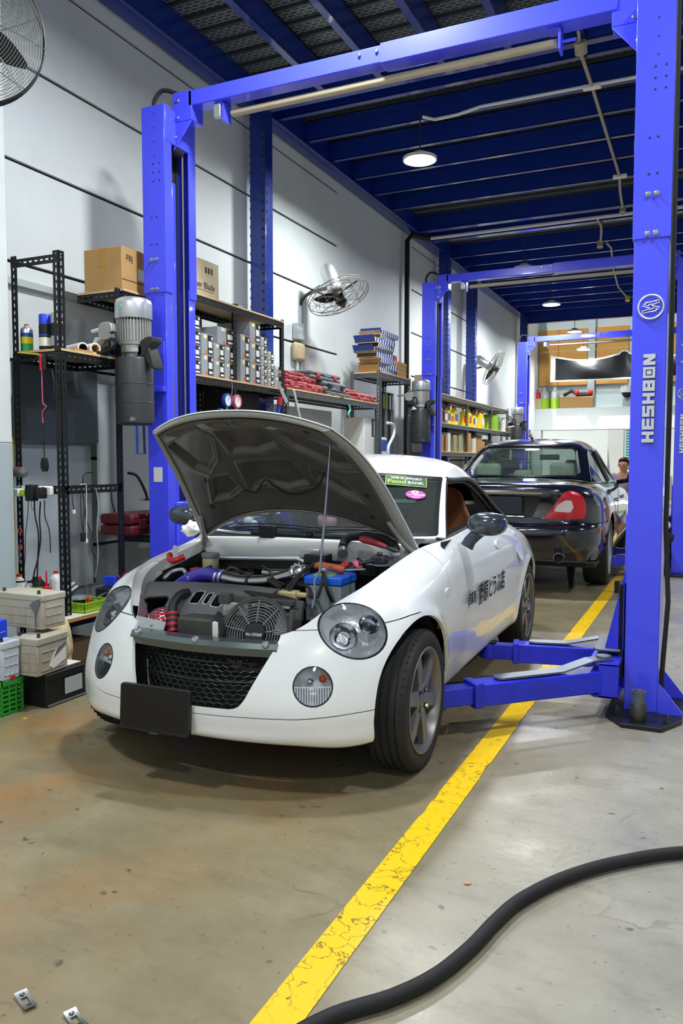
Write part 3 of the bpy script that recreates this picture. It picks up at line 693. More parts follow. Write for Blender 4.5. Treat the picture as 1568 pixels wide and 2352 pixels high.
thin_glass('windshield_glass', (.70, .80, .77), .9, .0, .05, (.55, .7, .68))
thin_glass('side_glass', (.7, .8, .78), 1.1)
mat('amber', '#d0692a', .2, spec=.6)
mat('rim_grey', '#7b7b7a', .38, metal=.45, var=.08, vscale=6)
mat('tyre', '#232323', .75, var=.15, vscale=12)
mat('trim_black', '#1c1e20', .4)
mat('mirror_grey', '#3c444c', .2, coat=.8, metal=.4)
mat('interior_dark', '#1d1e1f', .7)
mat('seat_tan', '#8a5230', .55, var=.08, vscale=5)
mat('bay_dark', '#141413', .7, var=.3, vscale=9)
mat('bay_grey', '#3c3d3c', .55, var=.2, vscale=9, dirt='#6b675c', dscale=6, damt=.4)
mat('bay_cover', '#53565a', .5, var=.1, vscale=5, dirt='#7a7770', dscale=4, damt=.35)
mat('pipe_alu', '#a9a9a8', .22, metal=1, var=.1, vscale=10)
mat('hose_blue', '#3a34a6', .3, coat=.3)
mat('hose_red', '#b3202b', .35)
mat('fluid', '#9a9770', .35)
mat('beige_part', '#c3b283', .55)
mat('battery_blue', '#1f63d8', .35)
mat('battery_grey', '#8e9698', .45)
mat('mesh_black', '#3a3e40', .25, metal=.75)
mat('plate_black', '#121212', .35)
mat('bumper_bar', '#697476', .22, metal=.7, var=.1, vscale=4)
mat('sticker_green', '#1d4a2c', .45)
mat('sticker_lime', '#a7cf3a', .45)
mat('sticker_purple', '#b0419c', .45)
mat('toy_pink', '#dc9aa8', .8)
mat('silver_tool', '#9fa6b5', .25, metal=1)
mat('radiator', '#5e605e', .45, metal=.6, var=.2, vscale=30)

car = empty('white_roadster', (-1.706, 2.869, 0), .0274, 'small white two seat roadster with open bonnet and round headlamps', 'car')
COL = [
 [(0, -.47, .185), (0, -.56, .22), (0, -.575, .265), (0, -.58, .33), (0, -.565, .40), (0, -.535, .47), (0, -.50, .53), (0, -.47, .558)],
 [(.2, -.455, .183), (.2, -.545, .217), (.2, -.558, .265), (.2, -.56, .33), (.2, -.545, .40), (.2, -.515, .47), (.2, -.483, .53), (.2, -.455, .558)],
 [(.385, -.40, .178), (.40, -.49, .21), (.41, -.503, .268), (.41, -.50, .34), (.405, -.475, .42), (.395, -.445, .50), (.38, -.415, .56), (.355, -.395, .592)],
 [(.53, -.315, .168), (.556, -.405, .20), (.567, -.412, .275), (.568, -.405, .35), (.562, -.38, .44), (.545, -.35, .53), (.515, -.315, .612), (.455, -.275, .672)],
 [(.64, -.22, .182), (.665, -.288, .212), (.675, -.29, .29), (.678, -.28, .37), (.672, -.26, .46), (.655, -.235, .555), (.615, -.205, .65), (.525, -.15, .726)],
 [(.69, -.12, .205), (.709, -.146, .24), (.718, -.14, .31), (.722, -.13, .39), (.72, -.115, .48), (.708, -.10, .575), (.665, -.075, .68), (.553, -.02, .762)],
 [(.70, .1, .22), (.715, .1, .26), (.73, .1, .32), (.736, .1, .40), (.736, .1, .49), (.727, .11, .59), (.688, .13, .705), (.562, .18, .792)],
 [(.68, .33, .21), (.703, .33, .24), (.72, .33, .30), (.728, .33, .40), (.73, .33, .50), (.724, .34, .61), (.692, .36, .737), (.582, .40, .824)],
 [(.66, .6, .20), (.692, .6, .225), (.704, .6, .29), (.715, .6, .40), (.724, .6, .52), (.722, .6, .65), (.698, .6, .77), (.645, .6, .848)],
 [(.66, 1.0, .20), (.69, 1.0, .225), (.702, 1.0, .29), (.715, 1.0, .40), (.728, 1.0, .52), (.727, 1.0, .65), (.70, 1.0, .785), (.645, 1.0, .868)],
 [(.66, 1.45, .20), (.695, 1.45, .225), (.71, 1.45, .29), (.722, 1.45, .40), (.733, 1.45, .52), (.733, 1.45, .66), (.705, 1.45, .79), (.635, 1.45, .876)],
 [(.68, 1.9, .20), (.705, 1.9, .23), (.72, 1.9, .30), (.73, 1.9, .40), (.738, 1.9, .53), (.735, 1.9, .655), (.70, 1.9, .775), (.585, 1.9, .868)],
 [(.69, 2.25, .21), (.71, 2.25, .25), (.727, 2.25, .31), (.735, 2.25, .40), (.738, 2.25, .52), (.728, 2.25, .635), (.68, 2.25, .735), (.52, 2.22, .825)],
 [(.65, 2.5, .22), (.68, 2.52, .26), (.70, 2.53, .32), (.706, 2.53, .41), (.70, 2.52, .52), (.68, 2.5, .615), (.62, 2.47, .70), (.45, 2.40, .775)],
 [(.48, 2.64, .23), (.52, 2.70, .27), (.535, 2.71, .33), (.54, 2.715, .42), (.53, 2.70, .52), (.51, 2.67, .605), (.46, 2.62, .675), (.34, 2.52, .74)],
 [(.22, 2.70, .23), (.23, 2.76, .27), (.235, 2.775, .33), (.235, 2.775, .42), (.23, 2.76, .52), (.22, 2.73, .60), (.2, 2.68, .665), (.16, 2.57, .725)],
 [(0, 2.71, .23), (0, 2.77, .27), (0, 2.785, .33), (0, 2.785, .42), (0, 2.77, .52), (0, 2.74, .60), (0, 2.69, .665), (0, 2.58, .722)],
]
mir = lambda c: [(-x, y, z) for x, y, z in c]
FULL = [mir(c) for c in COL[:0:-1]]+COL
NU, NV = 10, 7
BG = bigrid(FULL, NU, NV)
AF, AR, RA = (-.02, .28), (2.235, .262), .325
def flare(p):
    x, y, z = p
    for (cy, cz) in (AF, AR):
        r = math.hypot(y-cy, z-cz)
        if abs(x) > .55 and r < .42 and z > .2:
            t = max(0, 1-abs(r-.325)/.06)
            x += math.copysign(.009*t*t*(3-2*t), x)
    return (x, y, z)
BG = [[flare(p) for p in row] for row in BG]
V, Fc = grid_vf(BG, False)
arch = lambda p, o=0: min(math.hypot(p[1]-AF[0], p[2]-AF[1]), math.hypot(p[1]-AR[0], p[2]-AR[1]))-RA-o
V, Fc = clip(V, Fc, lambda p: arch(p) if abs(p[0]) > .5 and p[2] < .66 and p[1] > -.5 else 1)
# grille mouth
def gr(p, g=0):
    if p[1] > -.25: return 1
    return sdpoly(abs(p[0]), p[2], [(-1, .328), (.185, .328), (.215, .338), (.236, .365), (.314, .545), (.325, .8), (-1, .8)])-g
# lamp openings on the front corners
def lamp_frame(px, py, pz, sx):
    P = min(V, key=lambda q: (q[0]-px)**2+(q[1]-py)**2+(q[2]-pz)**2)
    best = None; nn = Vector((0, 0, 0))
    for f in Fc:
        c = sum((Vector(V[i]) for i in f), Vector())/len(f)
        if (c-Vector(P)).length < .06:
            a, b_, c_ = (Vector(V[f[i]]) for i in (0, 1, 2)); n_ = (b_-a).cross(c_-a); nn += n_.normalized()
    n = nn.normalized()
    if n.y > 0: n = -n
    a = Vector((0, 0, 1)).cross(n).normalized(); b_ = n.cross(a)
    return Vector(P), a, b_, n
HL = {}; FG = {}
for s in (1, -1):
    HL[s] = lamp_frame(s*.567, -.318, .610, s); FG[s] = lamp_frame(s*.452, -.46, .409, s)
def disc(p, fr, ra, rb, pw=2.0, tilt=0):
    d = Vector(p)-fr[0]
    u, v, w_ = d.dot(fr[1]), d.dot(fr[2]), d.dot(fr[3])
    if abs(w_) > .13: return .3
    if tilt: u, v = u*math.cos(tilt)-v*math.sin(tilt), u*math.sin(tilt)+v*math.cos(tilt)
    k = (abs(u/ra)**pw+abs(v/rb)**pw)**(1/pw); return (k-1)*min(ra, rb)
hl = lambda p: disc(p, HL[1 if p[0] > 0 else -1], .128, .107, 2.0, .35*(1 if p[0] > 0 else -1)) if p[1] < .1 and p[2] > .4 else .3
fg = lambda p: disc(p, FG[1 if p[0] > 0 else -1], .069, .069) if p[1] < -.2 else .3
Vg, Fg = clip(V, Fc, gr)
Vl, Fl = clip(Vg, Fg, lambda p: min(hl(p), fg(p))-.0025)
G = .0018
lipz = lambda y: .305+max(0, min(.04, (y+.5)*.12))
seam_bf = lambda p: p[2]-(.592+.03*max(0, min(1, (p[1]+.4)/.3)))         # bumper | fender
front = lambda p: -.30-p[1]+.0 if p[2] < .45 else .1-p[1]
in_front = lambda p: (math.hypot(p[1]-AF[0], 0)) 
bump_zone = lambda p: min(-p[1]-.012, 1)
lip = lambda p: min(lipz(p[1])-p[2], -p[1]-.02)
door_sd = lambda p: sdpoly(p[1], p[2], DOOR)
DOOR = [(.395, .83), (.40, .80), (.385, .74), (.375, .60), (.362, .45), (.355, .345), (.372, .318), (1.12, .302), (1.24, .312), (1.36, .37), (1.44, .47), (1.475, .58), (1.485, .72), (1.475, .95), (1.0, 1.2), (.5, 1.2), (.43, .95)]
roadpaint = 'car_white'
def part(fns, name, parent=car, m='car_white', solid=.014, base=None, off=0):
    v, f = base if base else (Vl, Fl)
    for fn, k in fns: v, f = clip(v, f, fn, k)
    return mbvf(v, f).build(name, m, parent, solid=solid, soff=-1, ang=50)
isfront = lambda p: -p[1]-.012
part([(lambda p: lip(p)-G, 1)], 'front_lip')
part([(isfront, 1), (lambda p: seam_bf(p)+G, -1), (lambda p: p[2]-lipz(p[1])-G, 1)], 'front_bumper')
for s in (1, -1):
    side = lambda p, s=s: s*p[0]-.02
    part([(side, 1), (lambda p: .62-p[1], 1), (lambda p: seam_bf(p)-G if p[1] < -.012 else 1, 1), (lambda p: door_sd(p)-G, 1), (lambda p: (p[2]-.316 if p[1] > .2 else 1), 1), (lambda p: .50-p[1], 1)], 'front_fender')
    d = part([(side, 1), (lambda p: -door_sd(p)-G, 1)], 'door', solid=.03)
    if s == 1: door = d
    part([(side, 1), (lambda p: min(p[1]-.2, 1.95-p[1], door_sd(p)-G), 1), (lambda p: .314+max(0, p[1]-1.2)*.12-p[2], 1)], 'side_sill')
    part([(side, 1), (lambda p: p[1]-1.05, 1), (lambda p: door_sd(p)-G, 1), (lambda p: (p[2]-.318-max(0, p[1]-1.2)*.12 if p[1] < 1.95 else 1), 1)], 'rear_quarter')
# ------------------------------------------------------------ lamps
def flat_frame(fr, off=0): 
    P, a, b_, n = fr
    return Matrix(((a.x, b_.x, n.x, P.x+n.x*off), (a.y, b_.y, n.y, P.y+n.y*off), (a.z, b_.z, n.z, P.z+n.z*off), (0, 0, 0, 1)))
for s in (1, -1):
    e = empty('headlight', parent=car)
    v, f = clip(Vg, Fg, lambda p: hl(p) if s*p[0] > 0 else 1, -1)
    n = HL[s][3]
    def bulge(p, fn, amt): return tuple(Vector(p)+n*(amt*min(1, max(0, -fn(p))/.06)))
    mbvf([bulge(p, hl, .010) for p in v], f).build('lens', 'lamp_glass', e, ang=60)
    MBx = MB(); v2 = [tuple(Vector(p)-n*(.004+.07*min(1, max(0, -hl(p))/.05)**.6)) for p in v]; MBx.add(v2, f); MBx.build('reflector_bowl', 'lamp_mirror', e, ang=60)
    # rim line
    v3, f3 = clip(Vg, Fg, lambda p: hl(p)-.0025 if s*p[0] > 0 else 1, -1); v3, f3 = clip(v3, f3, lambda p: hl(p)+.004, 1); mbvf(v3, f3).build('seal', 'trim_black', e)
    for (u, w_, r, q) in ((-.035*s, -.022, .052, 0), (.062*s, .018, .038, 1)):
        # flip so the larger projector sits towards the grille
        M = flat_frame(HL[s], -.045) @ T(u, w_, 0)
        b = MB(); b.lathe([(r, .02), (r*1.03, .03), (r*.98, .034), (r*.86, .018), (r*.62, .004), (r*.58, .0)], M, 32); pr_ = b.build('projector_ring', 'chrome', e, ang=60)
        b = MB(); b.lathe([(0, .022 if q == 0 else .012), (r*.3, .019 if q == 0 else .011), (r*.5, .010), (r*.6, .0)], M, 24); b.build('projector_lens' if q == 0 else 'bulb', 'lamp_glass' if q == 0 else 'chrome', pr_, ang=60)
    e2 = empty('fog_lamp', parent=car); n2 = FG[s][3]
    v, f = clip(Vg, Fg, lambda p: fg(p) if s*p[0] > 0 else 1, -1)
    mbvf([tuple(Vector(p)+n2*(.006*min(1, max(0, -fg(p))/.05))) for p in v], f).build('lens', 'lamp_glass', e2, ang=60)
    mbvf([tuple(Vector(p)-n2*(.003+.04*min(1, max(0, -fg(p))/.04)**.6)) for p in v], f).build('reflector_bowl', 'lamp_mirror', e2, ang=60)
    v3, f3 = clip(Vg, Fg, lambda p: fg(p)-.0025 if s*p[0] > 0 else 1, -1); v3, f3 = clip(v3, f3, lambda p: fg(p)+.003, 1); mbvf(v3, f3).build('seal', 'trim_black', e2)
    M = flat_frame(FG[s], -.012)
    b = MB(); 
    for k in range(15):
        u = -.063+.126*k/14; h = math.sqrt(max(0, .068**2-u*u)); b.box(u-.0018, u+.0018, -h, -.005, -.008, .004, 0, M)
    b.box(-.07, .07, -.004, 0, -.01, .006, 0, M); b.build('lens_ribs', 'chrome', e2)
    b = MB(); b.sph((M @ Vector((s*.035, .028, -.012))), .014, 8); b.build('indicator_bulb', 'amber', e2)
    b = MB(); b.sph((M @ Vector((-s*.01, .02, -.016))), .016, 8); b.build('bulb', 'chrome', e2)
# ------------------------------------------------------------ grille
e = empty('grille', parent=car)
gpoly = [(-.02, .32), (.185, .32), (.218, .332), (.24, .36), (.308, .528), (-.02, .528)]
def gy_(x, z): 
    return -.525+.19*(x/.4)**2*1.6*.45+(z-.33)*.30
b = MB(); hs = .019; row = 0; z = .318
segs = set(); 
def inside(x, z): return sdpoly(abs(x), z, gpoly) < -.002
P3 = lambda x, z: (x, gy_(x, z)+.012, z)
while z < .56:
    x = -.36+(hs*.87 if row % 2 else 0)
    while x < .36:
        # flattened hexagon cell
        hx = [(x-hs*.87, z+.0053), (x-hs*.87, z-.0053), (x, z-.0105), (x+hs*.87, z-.0053), (x+hs*.87, z+.0053), (x, z+.0105)]
        for k in (0, 1, 2):
            a, c_ = hx[k], hx[k+1] if k < 5 else hx[0]
            if inside(*a) or inside(*c_): b.tube([P3(*a), P3(*c_)], .0023, 5, caps=False)
        x += hs*.87*2
    z += .0158; row += 1
    if row % 2 == 0: pass
b.build('mesh', 'mesh_black', e)
b = MB(); 
for zz in (.40, .465): 
    b.tube([P3(x*.01, zz) for x in range(-int((.243+(zz-.36)*.49)*100), int((.243+(zz-.36)*.49)*100)+1, 3)], .004, 6)
b.build('crossbars', 'trim_black', e)
# dark frame round the mouth
edge = [(x, z) for x, z in gpoly[1:5]]
pl = [(-x, z) for x, z in edge[::-1]]+edge
b = MB(); b.tube([P3(x, z) for x, z in [(-.308, .528)]+pl+[(.308, .528)]], .004, 6); b.build('surround', 'trim_black', e)
# metal bar across the top of the mouth
b = MB(); xs = [-.318+.636*k/24 for k in range(25)]
yb = lambda x: -.475+.40*x*x
sec = [(0, -.028), (-.018, -.026), (-.022, .0), (-.012, .016), (.03, .02), (.03, .014)]
b.grid([[(x, yb(x)+dy, .531+dz) for dy, dz in sec] for x in xs], 0, True); bar = b.build('upper_bar', 'bumper_bar', e, solid=.003, ang=30)
for x in (-.28, .0, .275):
    b = MB(); b.cyl((x, yb(x)-.014, .543), (x, yb(x)-.019, .553), .013, n=14); b.cyl((x, yb(x)-.018, .550), (x, yb(x)-.020, .558), .007, n=6); b.build('clip', 'alu', bar)
# dark radiator behind the mouth
MB().box(-.33, .33, -.415, -.40, .30, .52).build('radiator_core', 'bay_dark', e)
# number plate, off centre on the bumper
M = frame((-.104, -.592, .305), (1, .02, -.005), (0, .06, 1))
b = MB(); b.prism(rrect(.298, .168, .012, 3), M @ T(0, 0, -.004), .018); pl_ = b.build('number_plate', 'trim_black', car, bevel=.002)
b = MB(); b.prism(rrect(.284, .152, .008, 3), M @ T(0, .002, .0135), .001); b.build('plate_face', 'plate_black', pl_)
M2 = M @ T(0, 0, .0142)
text_obj('frame_text', '...............', .012, M2 @ T(0, -.083, 0), 'sticker_white', pl_, .0003)
# ------------------------------------------------------------ greenhouse skin (windscreen, roof, rear window)
TOP = [
 [(0, .385, .868), (.35, .43, .860), (.55, .52, .850), (.635, .60, .850)],
 [(0, .62, 1.005), (.31, .655, 1.0), (.50, .725, .995), (.578, .79, .99)],
 [(0, .88, 1.165), (.29, .905, 1.155), (.46, .955, 1.135), (.525, 1.0, 1.115)],
 [(0, 1.0, 1.205), (.29, 1.02, 1.193), (.455, 1.06, 1.16), (.535, 1.09, 1.112)],
 [(0, 1.35, 1.243), (.28, 1.35, 1.228), (.455, 1.36, 1.185), (.548, 1.38, 1.105)],
 [(0, 1.75, 1.20), (.27, 1.74, 1.183), (.445, 1.71, 1.125), (.56, 1.67, 1.02)],
 [(0, 2.0, 1.08), (.28, 1.975, 1.06), (.46, 1.91, 1.0), (.59, 1.84, .93)],
 [(0, 2.2, .90), (.3, 2.15, .885), (.5, 2.05, .872), (.63, 1.96, .86)],
]
TF = [[tuple([-p[0], p[1], p[2]]) for p in r[:0:-1]]+r for r in TOP]
TGd = bigrid(TF, 10, 8)
tv, tf = grid_vf(TGd, True)
WS = [(-1, .86), (-.60, .905), (-.50, .905), (-.44, 1.115), (-.3, 1.143), (0, 1.152), (.3, 1.143), (.44, 1.115), (.50, .905)]
def ws_sd(p):
    # windscreen opening in (x, z); the sides follow the pillars
    if p[1] > 1.0 or p[2] > 1.2: return .3
    hw = .605-(p[2]-.85)*.365
    return max(abs(p[0])-hw, p[2]-1.143+.10*p[0]*p[0], -(p[2]-.862))
rw_sd = lambda p: max(abs(p[0])-.44, p[2]-1.12, .94-p[2]) if p[1] > 1.6 else .3
v, f = clip(tv, tf, lambda p: min(ws_sd(p), rw_sd(p)), 1)
v1, f1 = clip(v, f, lambda p: p[1]-1.012-.09*abs(p[0])-G, 1); mbvf(v1, f1).build('roof', 'car_white', car, solid=.02, soff=-1, ang=50)
v1, f1 = clip(v, f, lambda p: p[1]-1.012-.09*abs(p[0])+G, -1); mbvf(v1, f1).build('windscreen_frame', 'car_white', car, solid=.03, soff=-1, ang=50)
v, f = clip(tv, tf, lambda p: ws_sd(p)-.004, -1); wsg = mbvf([(p[0], p[1]+.004, p[2]-.003) for p in v], f).build('windscreen', 'windshield_glass', car, ang=60)
v, f = clip(tv, tf, lambda p: ws_sd(p)-.003, -1); v, f = clip(v, f, lambda p: ws_sd(p)+.011 if p[2] > .86 else 1, 1); mbvf([(p[0], p[1]-.001, p[2]+.001) for p in v], f).build('windscreen_seal', 'trim_black', wsg)
v, f = clip(tv, tf, lambda p: rw_sd(p)-.004, -1); mbvf([(p[0], p[1]-.004, p[2]-.003) for p in v], f).build('rear_window', 'side_glass', car, ang=60)
# window surrounds
for s in (1, -1):
    P = [TF[i][-1] for i in range(2, 8)]
    sp_ = spline([(x*s, y, z) for x, y, z in P], 8)
    b = MB(); b.tube([(x-.004*s, y, z-.006) for x, y, z in sp_], .014, 8); b.tube([(x-.028*s, y-.012, z-.02) for x, y, z in sp_], .012, 8)
    b.tube([(x*s-.012*s, y+.02, z-.002) for x, y, z in spline([TF[0][-1], TF[1][-1], TF[2][-1]], 8)], .012, 8)
    b.build('window_seal', 'trim_black', car)
    b = MB(); b.grid([[(s*.630, y, zt), (s*.60, y, zt+.006)] for y, zt in ((.56, .842), (.8, .858), (1.0, .868), (1.45, .876), (1.9, .872))], 0, s < 0); b.build('belt_strip', 'trim_black', car, solid=.012, soff=0)
# rear deck
DK = [[(-.60, 1.93, .862), (-.3, 2.13, .885), (0, 2.18, .9), (.3, 2.13, .885), (.60, 1.93, .862)],
      [(-.53, 2.2, .832), (-.28, 2.3, .83), (0, 2.35, .832), (.28, 2.3, .83), (.53, 2.2, .832)],
      [(-.46, 2.39, .785), (-.25, 2.47, .772), (0, 2.5, .768), (.25, 2.47, .772), (.46, 2.39, .785)],
      [(-.35, 2.515, .745), (-.18, 2.57, .732), (0, 2.582, .728), (.18, 2.57, .732), (.35, 2.515, .745)]]
b = MB(); b.grid(bigrid(DK, 5, 5), 0, True); b.build('boot_lid', 'car_white', car, ang=50)
# ------------------------------------------------------------ door furniture
def SX(y, z):
    q = sorted((p for p in V if p[0] > .5), key=lambda p: (p[1]-y)**2+(p[2]-z)**2)[:3]; return sum(p[0] for p in q)/3
b = MB(); b.prism([(x, y) for x, y in rrect(.11, .052, .025, 5)], frame((SX(1.335, .752)-.003, 1.335, .752), (0, 1, -.05), (-.25, 0, 1)), .010); dh = b.build('door_handle', 'car_white', door, bevel=.004)
MB().box(SX(1.335, .752)-.005, SX(1.335, .752)+.003, 1.31, 1.365, .728, .748).build('handle_recess', 'trim_black', dh, bevel=.003)
b = MB(); b.prism(rrect(.055, .032, .013, 4), frame((SX(.335, .645)-.004, .335, .645), (0, 1, 0), (-.06, 0, 1)), .008); b.build('side_marker', 'white_plastic', car, bevel=.003)
b = MB(); b.prism(rrect(.15, .17, .06, 5), frame((SX(1.86, .69)-.001, 1.86, .69), (0, 1, 0), (-.3, 0, 1)), .0045); b.build('fuel_flap', 'car_white', car, bevel=.001)
lm = frame((max(SX(.75, .6), SX(1.4, .55), SX(1.07, .5))+.0025, 1.02, .552), (0, 1, 0), (.0, 0, 1))
text_obj('door_lettering', '藤原とうふ店', .155, lm @ T(.11, -.004, .002), 'ink', door, .0006, scale=(.655, .72), bold=.002)
text_obj('door_lettering', '(自家用)', .072, lm @ T(-.325, .008, .002), 'ink', door, .0006, scale=(.60, .86), bold=.0008)
# door mirror on each side
for s in (1, -1):
    M = T(s*.815, .655, .915) @ RZ(-8*s)
    b = MB(); ring = []
    for i in range(17):
        t = -1+2*i/16; yy = .085*t if t < 0 else .03*t
        r = (1-abs(t)**2.6)**.42 if t < 0 else 1-.06*t*t
        ring.append([tuple(M @ Vector((.090*r*math.copysign(abs(math.cos(a))**.8, math.cos(a)), yy, .054*r*math.copysign(abs(math.sin(a))**.85, math.sin(a))))) for a in [2*math.pi*k/28 for k in range(28)]])
    b.grid([r+[r[0]] for r in ring]); mm = b.build('door_mirror', 'mirror_grey', car, ang=60, merge=True)
    b = MB(); b.lathe([(0, 0), (1, 0)], M @ T(0, .028, 0) @ Matrix.Diagonal((.082, 1, .047, 1)) @ RX(-90), 28); b.build('mirror_glass', 'chrome', mm)
    b = MB(); b.tube([(s*.785, .66, .89), (s*.76, .655, .862), (s*.738, .648, .838), (s*.722, .643, .808)], [.034, .028, .028, .032], 12); b.build('mirror_foot', 'mirror_grey', mm)
# stickers inside the windscreen
def on_ws(x, z):
    return min(tv, key=lambda q: (q[0]-x)**2+(q[2]-z)**2+(100 if q[1] > 1 else 0))
def ws_point(x, z):
    # interpolate the windscreen surface: search y by bracketing rows
    best = None
    for f_ in tf:
        P4 = [tv[i] for i in f_]
        if max(q[1] for q in P4) > 1.05: continue
        xs_ = [q[0] for q in P4]; zs_ = [q[2] for q in P4]
        if min(xs_) <= x <= max(xs_) and min(zs_) <= z <= max(zs_):
            w_ = [1/((q[0]-x)**2+(q[2]-z)**2+1e-6) for q in P4]; return sum(a*q[1] for a, q in zip(w_, P4))/sum(w_)
    q = on_ws(x, z); return q[1]
def ws_patch(poly_xz, name, m, off=.002, parent=wsg):
    xs_ = [p[0] for p in poly_xz]; zs_ = [p[1] for p in poly_xz]
    v_, f_ = clip(tv, tf, lambda p: -sdpoly(p[0], p[2], poly_xz) if p[1] < 1.02 else -1, 1)
    return mbvf([(p[0], p[1]-off, p[2]+off*.5) for p in v_], f_).build(name, m, parent)
# stickers
def wsy(x, z): return ws_point(x, z)
def ws_frame(x, z, ang=0):
    o = Vector((x, wsy(x, z), z)); u = Vector((x+.03, wsy(x+.03, z), z))-Vector((x-.03, wsy(x-.03, z), z)); v_ = Vector((x, wsy(x, z+.02), z+.02))-Vector((x, wsy(x, z-.02), z-.02))
    u.normalize(); n = u.cross(v_).normalized(); v_ = n.cross(u)
    M = Matrix(((u.x, v_.x, n.x, o.x), (u.y, v_.y, n.y, o.y), (u.z, v_.z, n.z, o.z), (0, 0, 0, 1)))
    return M @ T(0, 0, .0045) @ RZ(ang)
M = ws_frame(.362, 1.098, -9)
b = MB(); b.prism(rrect(.206, .086, .006, 2), M, .0006); st = b.build('sticker', 'sticker_lime', wsg)
MB().prism(rrect(.200, .080, .004, 2), M @ T(0, 0, .0006), .0003).build('sticker_face', 'sticker_green', st)
text_obj('sticker_text', 'WE SUPPORT', .026, M @ T(.002, .023, .0012), 'paper', st, .0003, bold=.0006)
text_obj('sticker_text', 'Food', .046, M @ T(-.046, -.010, .0012), 'sticker_lime', st, .0003, bold=.0012)
text_obj('sticker_text', 'BANK', .030, M @ T(.047, -.012, .0012), 'paper', st, .0003, bold=.0005)
b = MB(); b.prism([(0, 0), (.012, .004), (.022, .016), (.008, .014)], M @ T(-.052, .012, .0012), .0004); b.prism([(0, 0), (-.010, .004), (-.018, .013), (-.006, .012)], M @ T(-.052, .012, .0012), .0004); b.build('sticker_leaf', 'sticker_lime', st)
text_obj('sticker_text', '.....................', .010, M @ T(.0, -.031, .0012), 'paper', st, .0003)
M = ws_frame(.437, 1.036, -4)
b = MB(); b.prism([(.049*math.cos(2*math.pi*k/36), .036*math.sin(2*math.pi*k/36)) for k in range(36)], M, .0006); so = b.build('sticker', 'sticker_purple', wsg)
b = MB(); b.prism([(-.002+.018*math.cos(2*math.pi*k/24), .017+.013*math.sin(2*math.pi*k/24)) for k in range(24)], M @ T(0, 0, .0006), .0004)
b.prism([(-.010, -.009), (.043, -.009), (.043, .0), (-.010, .0)], M @ T(0, 0, .0006), .0004); b.prism([(-.04, -.006), (-.014, -.006), (-.014, -.003), (-.04, -.003)], M @ T(0, 0, .0006), .0004); b.prism([(-.02, -.023), (.022, -.023), (.022, -.020), (-.02, -.020)], M @ T(0, 0, .0006), .0004)
b.build('sticker_print', 'paper', so)
b = MB(); b.prism([(-.012, .014), (-.002, .010), (.01, .017), (.0, .024), (-.004, .019)], M @ T(0, 0, .001), .0004); b.build('sticker_print', 'sticker_purple', so)
# ------------------------------------------------------------ bonnet
HY, HZ, HA = .415, .80, R(-55)
def hrot(p):
    dy, dz = p[1]-HY, p[2]-HZ
    return (p[0], HY+dy*math.cos(HA)-dz*math.sin(HA), HZ+dy*math.sin(HA)+dz*math.cos(HA))
HE = [(.560, .415, .818), (.538, .24, .79), (.500, -.02, .742), (.458, -.22, .676), (.410, -.352, .614)]
HC = [(0, .205, .80), (0, .03, .787), (0, -.16, .742), (0, -.33, .672), (0, -.462, .585)]
def hood_pt(s, t, off=0):
    def base(s, t):
        q = s*4; i = min(3, int(q)); u = q-i
        g = lambda A, i: A[i] if 0 <= i < 5 else (tuple(2*a-b for a, b in zip(A[0], A[1])) if i < 0 else tuple(2*a-b for a, b in zip(A[4], A[3])))
        E_ = cr(g(HE, i-1), g(HE, i), g(HE, i+1), g(HE, i+2), u); Cn = cr(g(HC, i-1), g(HC, i), g(HC, i+1), g(HC, i+2), u)
        a = abs(t)
        return Vector((E_[0]*t, Cn[1]+(E_[1]-Cn[1])*a**(2.1+.25*s), Cn[2]+(E_[2]-Cn[2])*a**2.4))
    p = base(s, t)
    if off:
        e_ = .004; du = base(min(1, s+e_), t)-base(max(0, s-e_), t); dv = base(s, min(1, t+e_))-base(s, max(-1, t-e_)); n = du.cross(dv).normalized()
        if n.z < 0: n = -n
        p = p-n*off
    return p
hood = empty('bonnet', parent=car)
NS, NT = 44, 64
b = MB(); b.grid([[hrot(hood_pt(i/NS, -1+2*j/NT)) for j in range(NT+1)] for i in range(NS+1)], 0, False)
b.build('outer_skin', 'car_white', hood, solid=.005, soff=1, ang=50)
POCK = [[(-.86, .80), (-.42, .82), (-.36, .72), (-.46, .52), (-.60, .44), (-.72, .52)], [(.86, .78), (.40, .80), (.30, .72), (.36, .62), (.66, .50), (.84, .56)],
        [(-.28, .80), (.22, .80), (.22, .62), (.0, .55), (-.26, .56)], [(-.62, .40), (-.42, .38), (-.36, .26), (-.50, .22), (-.68, .26)], [(.42, .44), (.62, .40), (.76, .28), (.56, .30), (.40, .36)],
        [(-.26, .46), (.24, .48), (.30, .30), (.08, .24), (-.10, .28), (-.26, .24)], [(-.78, .93), (-.46, .92), (-.44, .87), (-.66, .86)], [(.02, .93), (.30, .925), (.26, .87), (.06, .87)], [(-.26, .925), (-.10, .925), (-.10, .875), (-.24, .875)]]
def relief(s, t):
    d = min(sdpoly(t*.55, s*.95, [(x*.55, y*.95) for x, y in P_]) for P_ in POCK)
    k = max(0, min(1, (.004-d)/.022)); k = k*k*(3-2*k)
    rim = max(0, 1-abs(d-.012)/.012)
    e_ = min((1-abs(t))*.55, s*.9, (1-s)*.9); bead = max(0, 1-abs(e_-.045)/.018)
    return .026-.020*k+.005*rim-.008*bead
NS2, NT2 = 130, 150
b = MB(); rows = []
for i in range(NS2+1):
    s = .035+.935*i/NS2; rows.append([hrot(hood_pt(s, -.93+1.86*j/NT2, relief(s, -.93+1.86*j/NT2))) for j in range(NT2+1)])
b.grid(rows, 0, True); inn = b.build('inner_panel', 'hood_under', hood, ang=80)
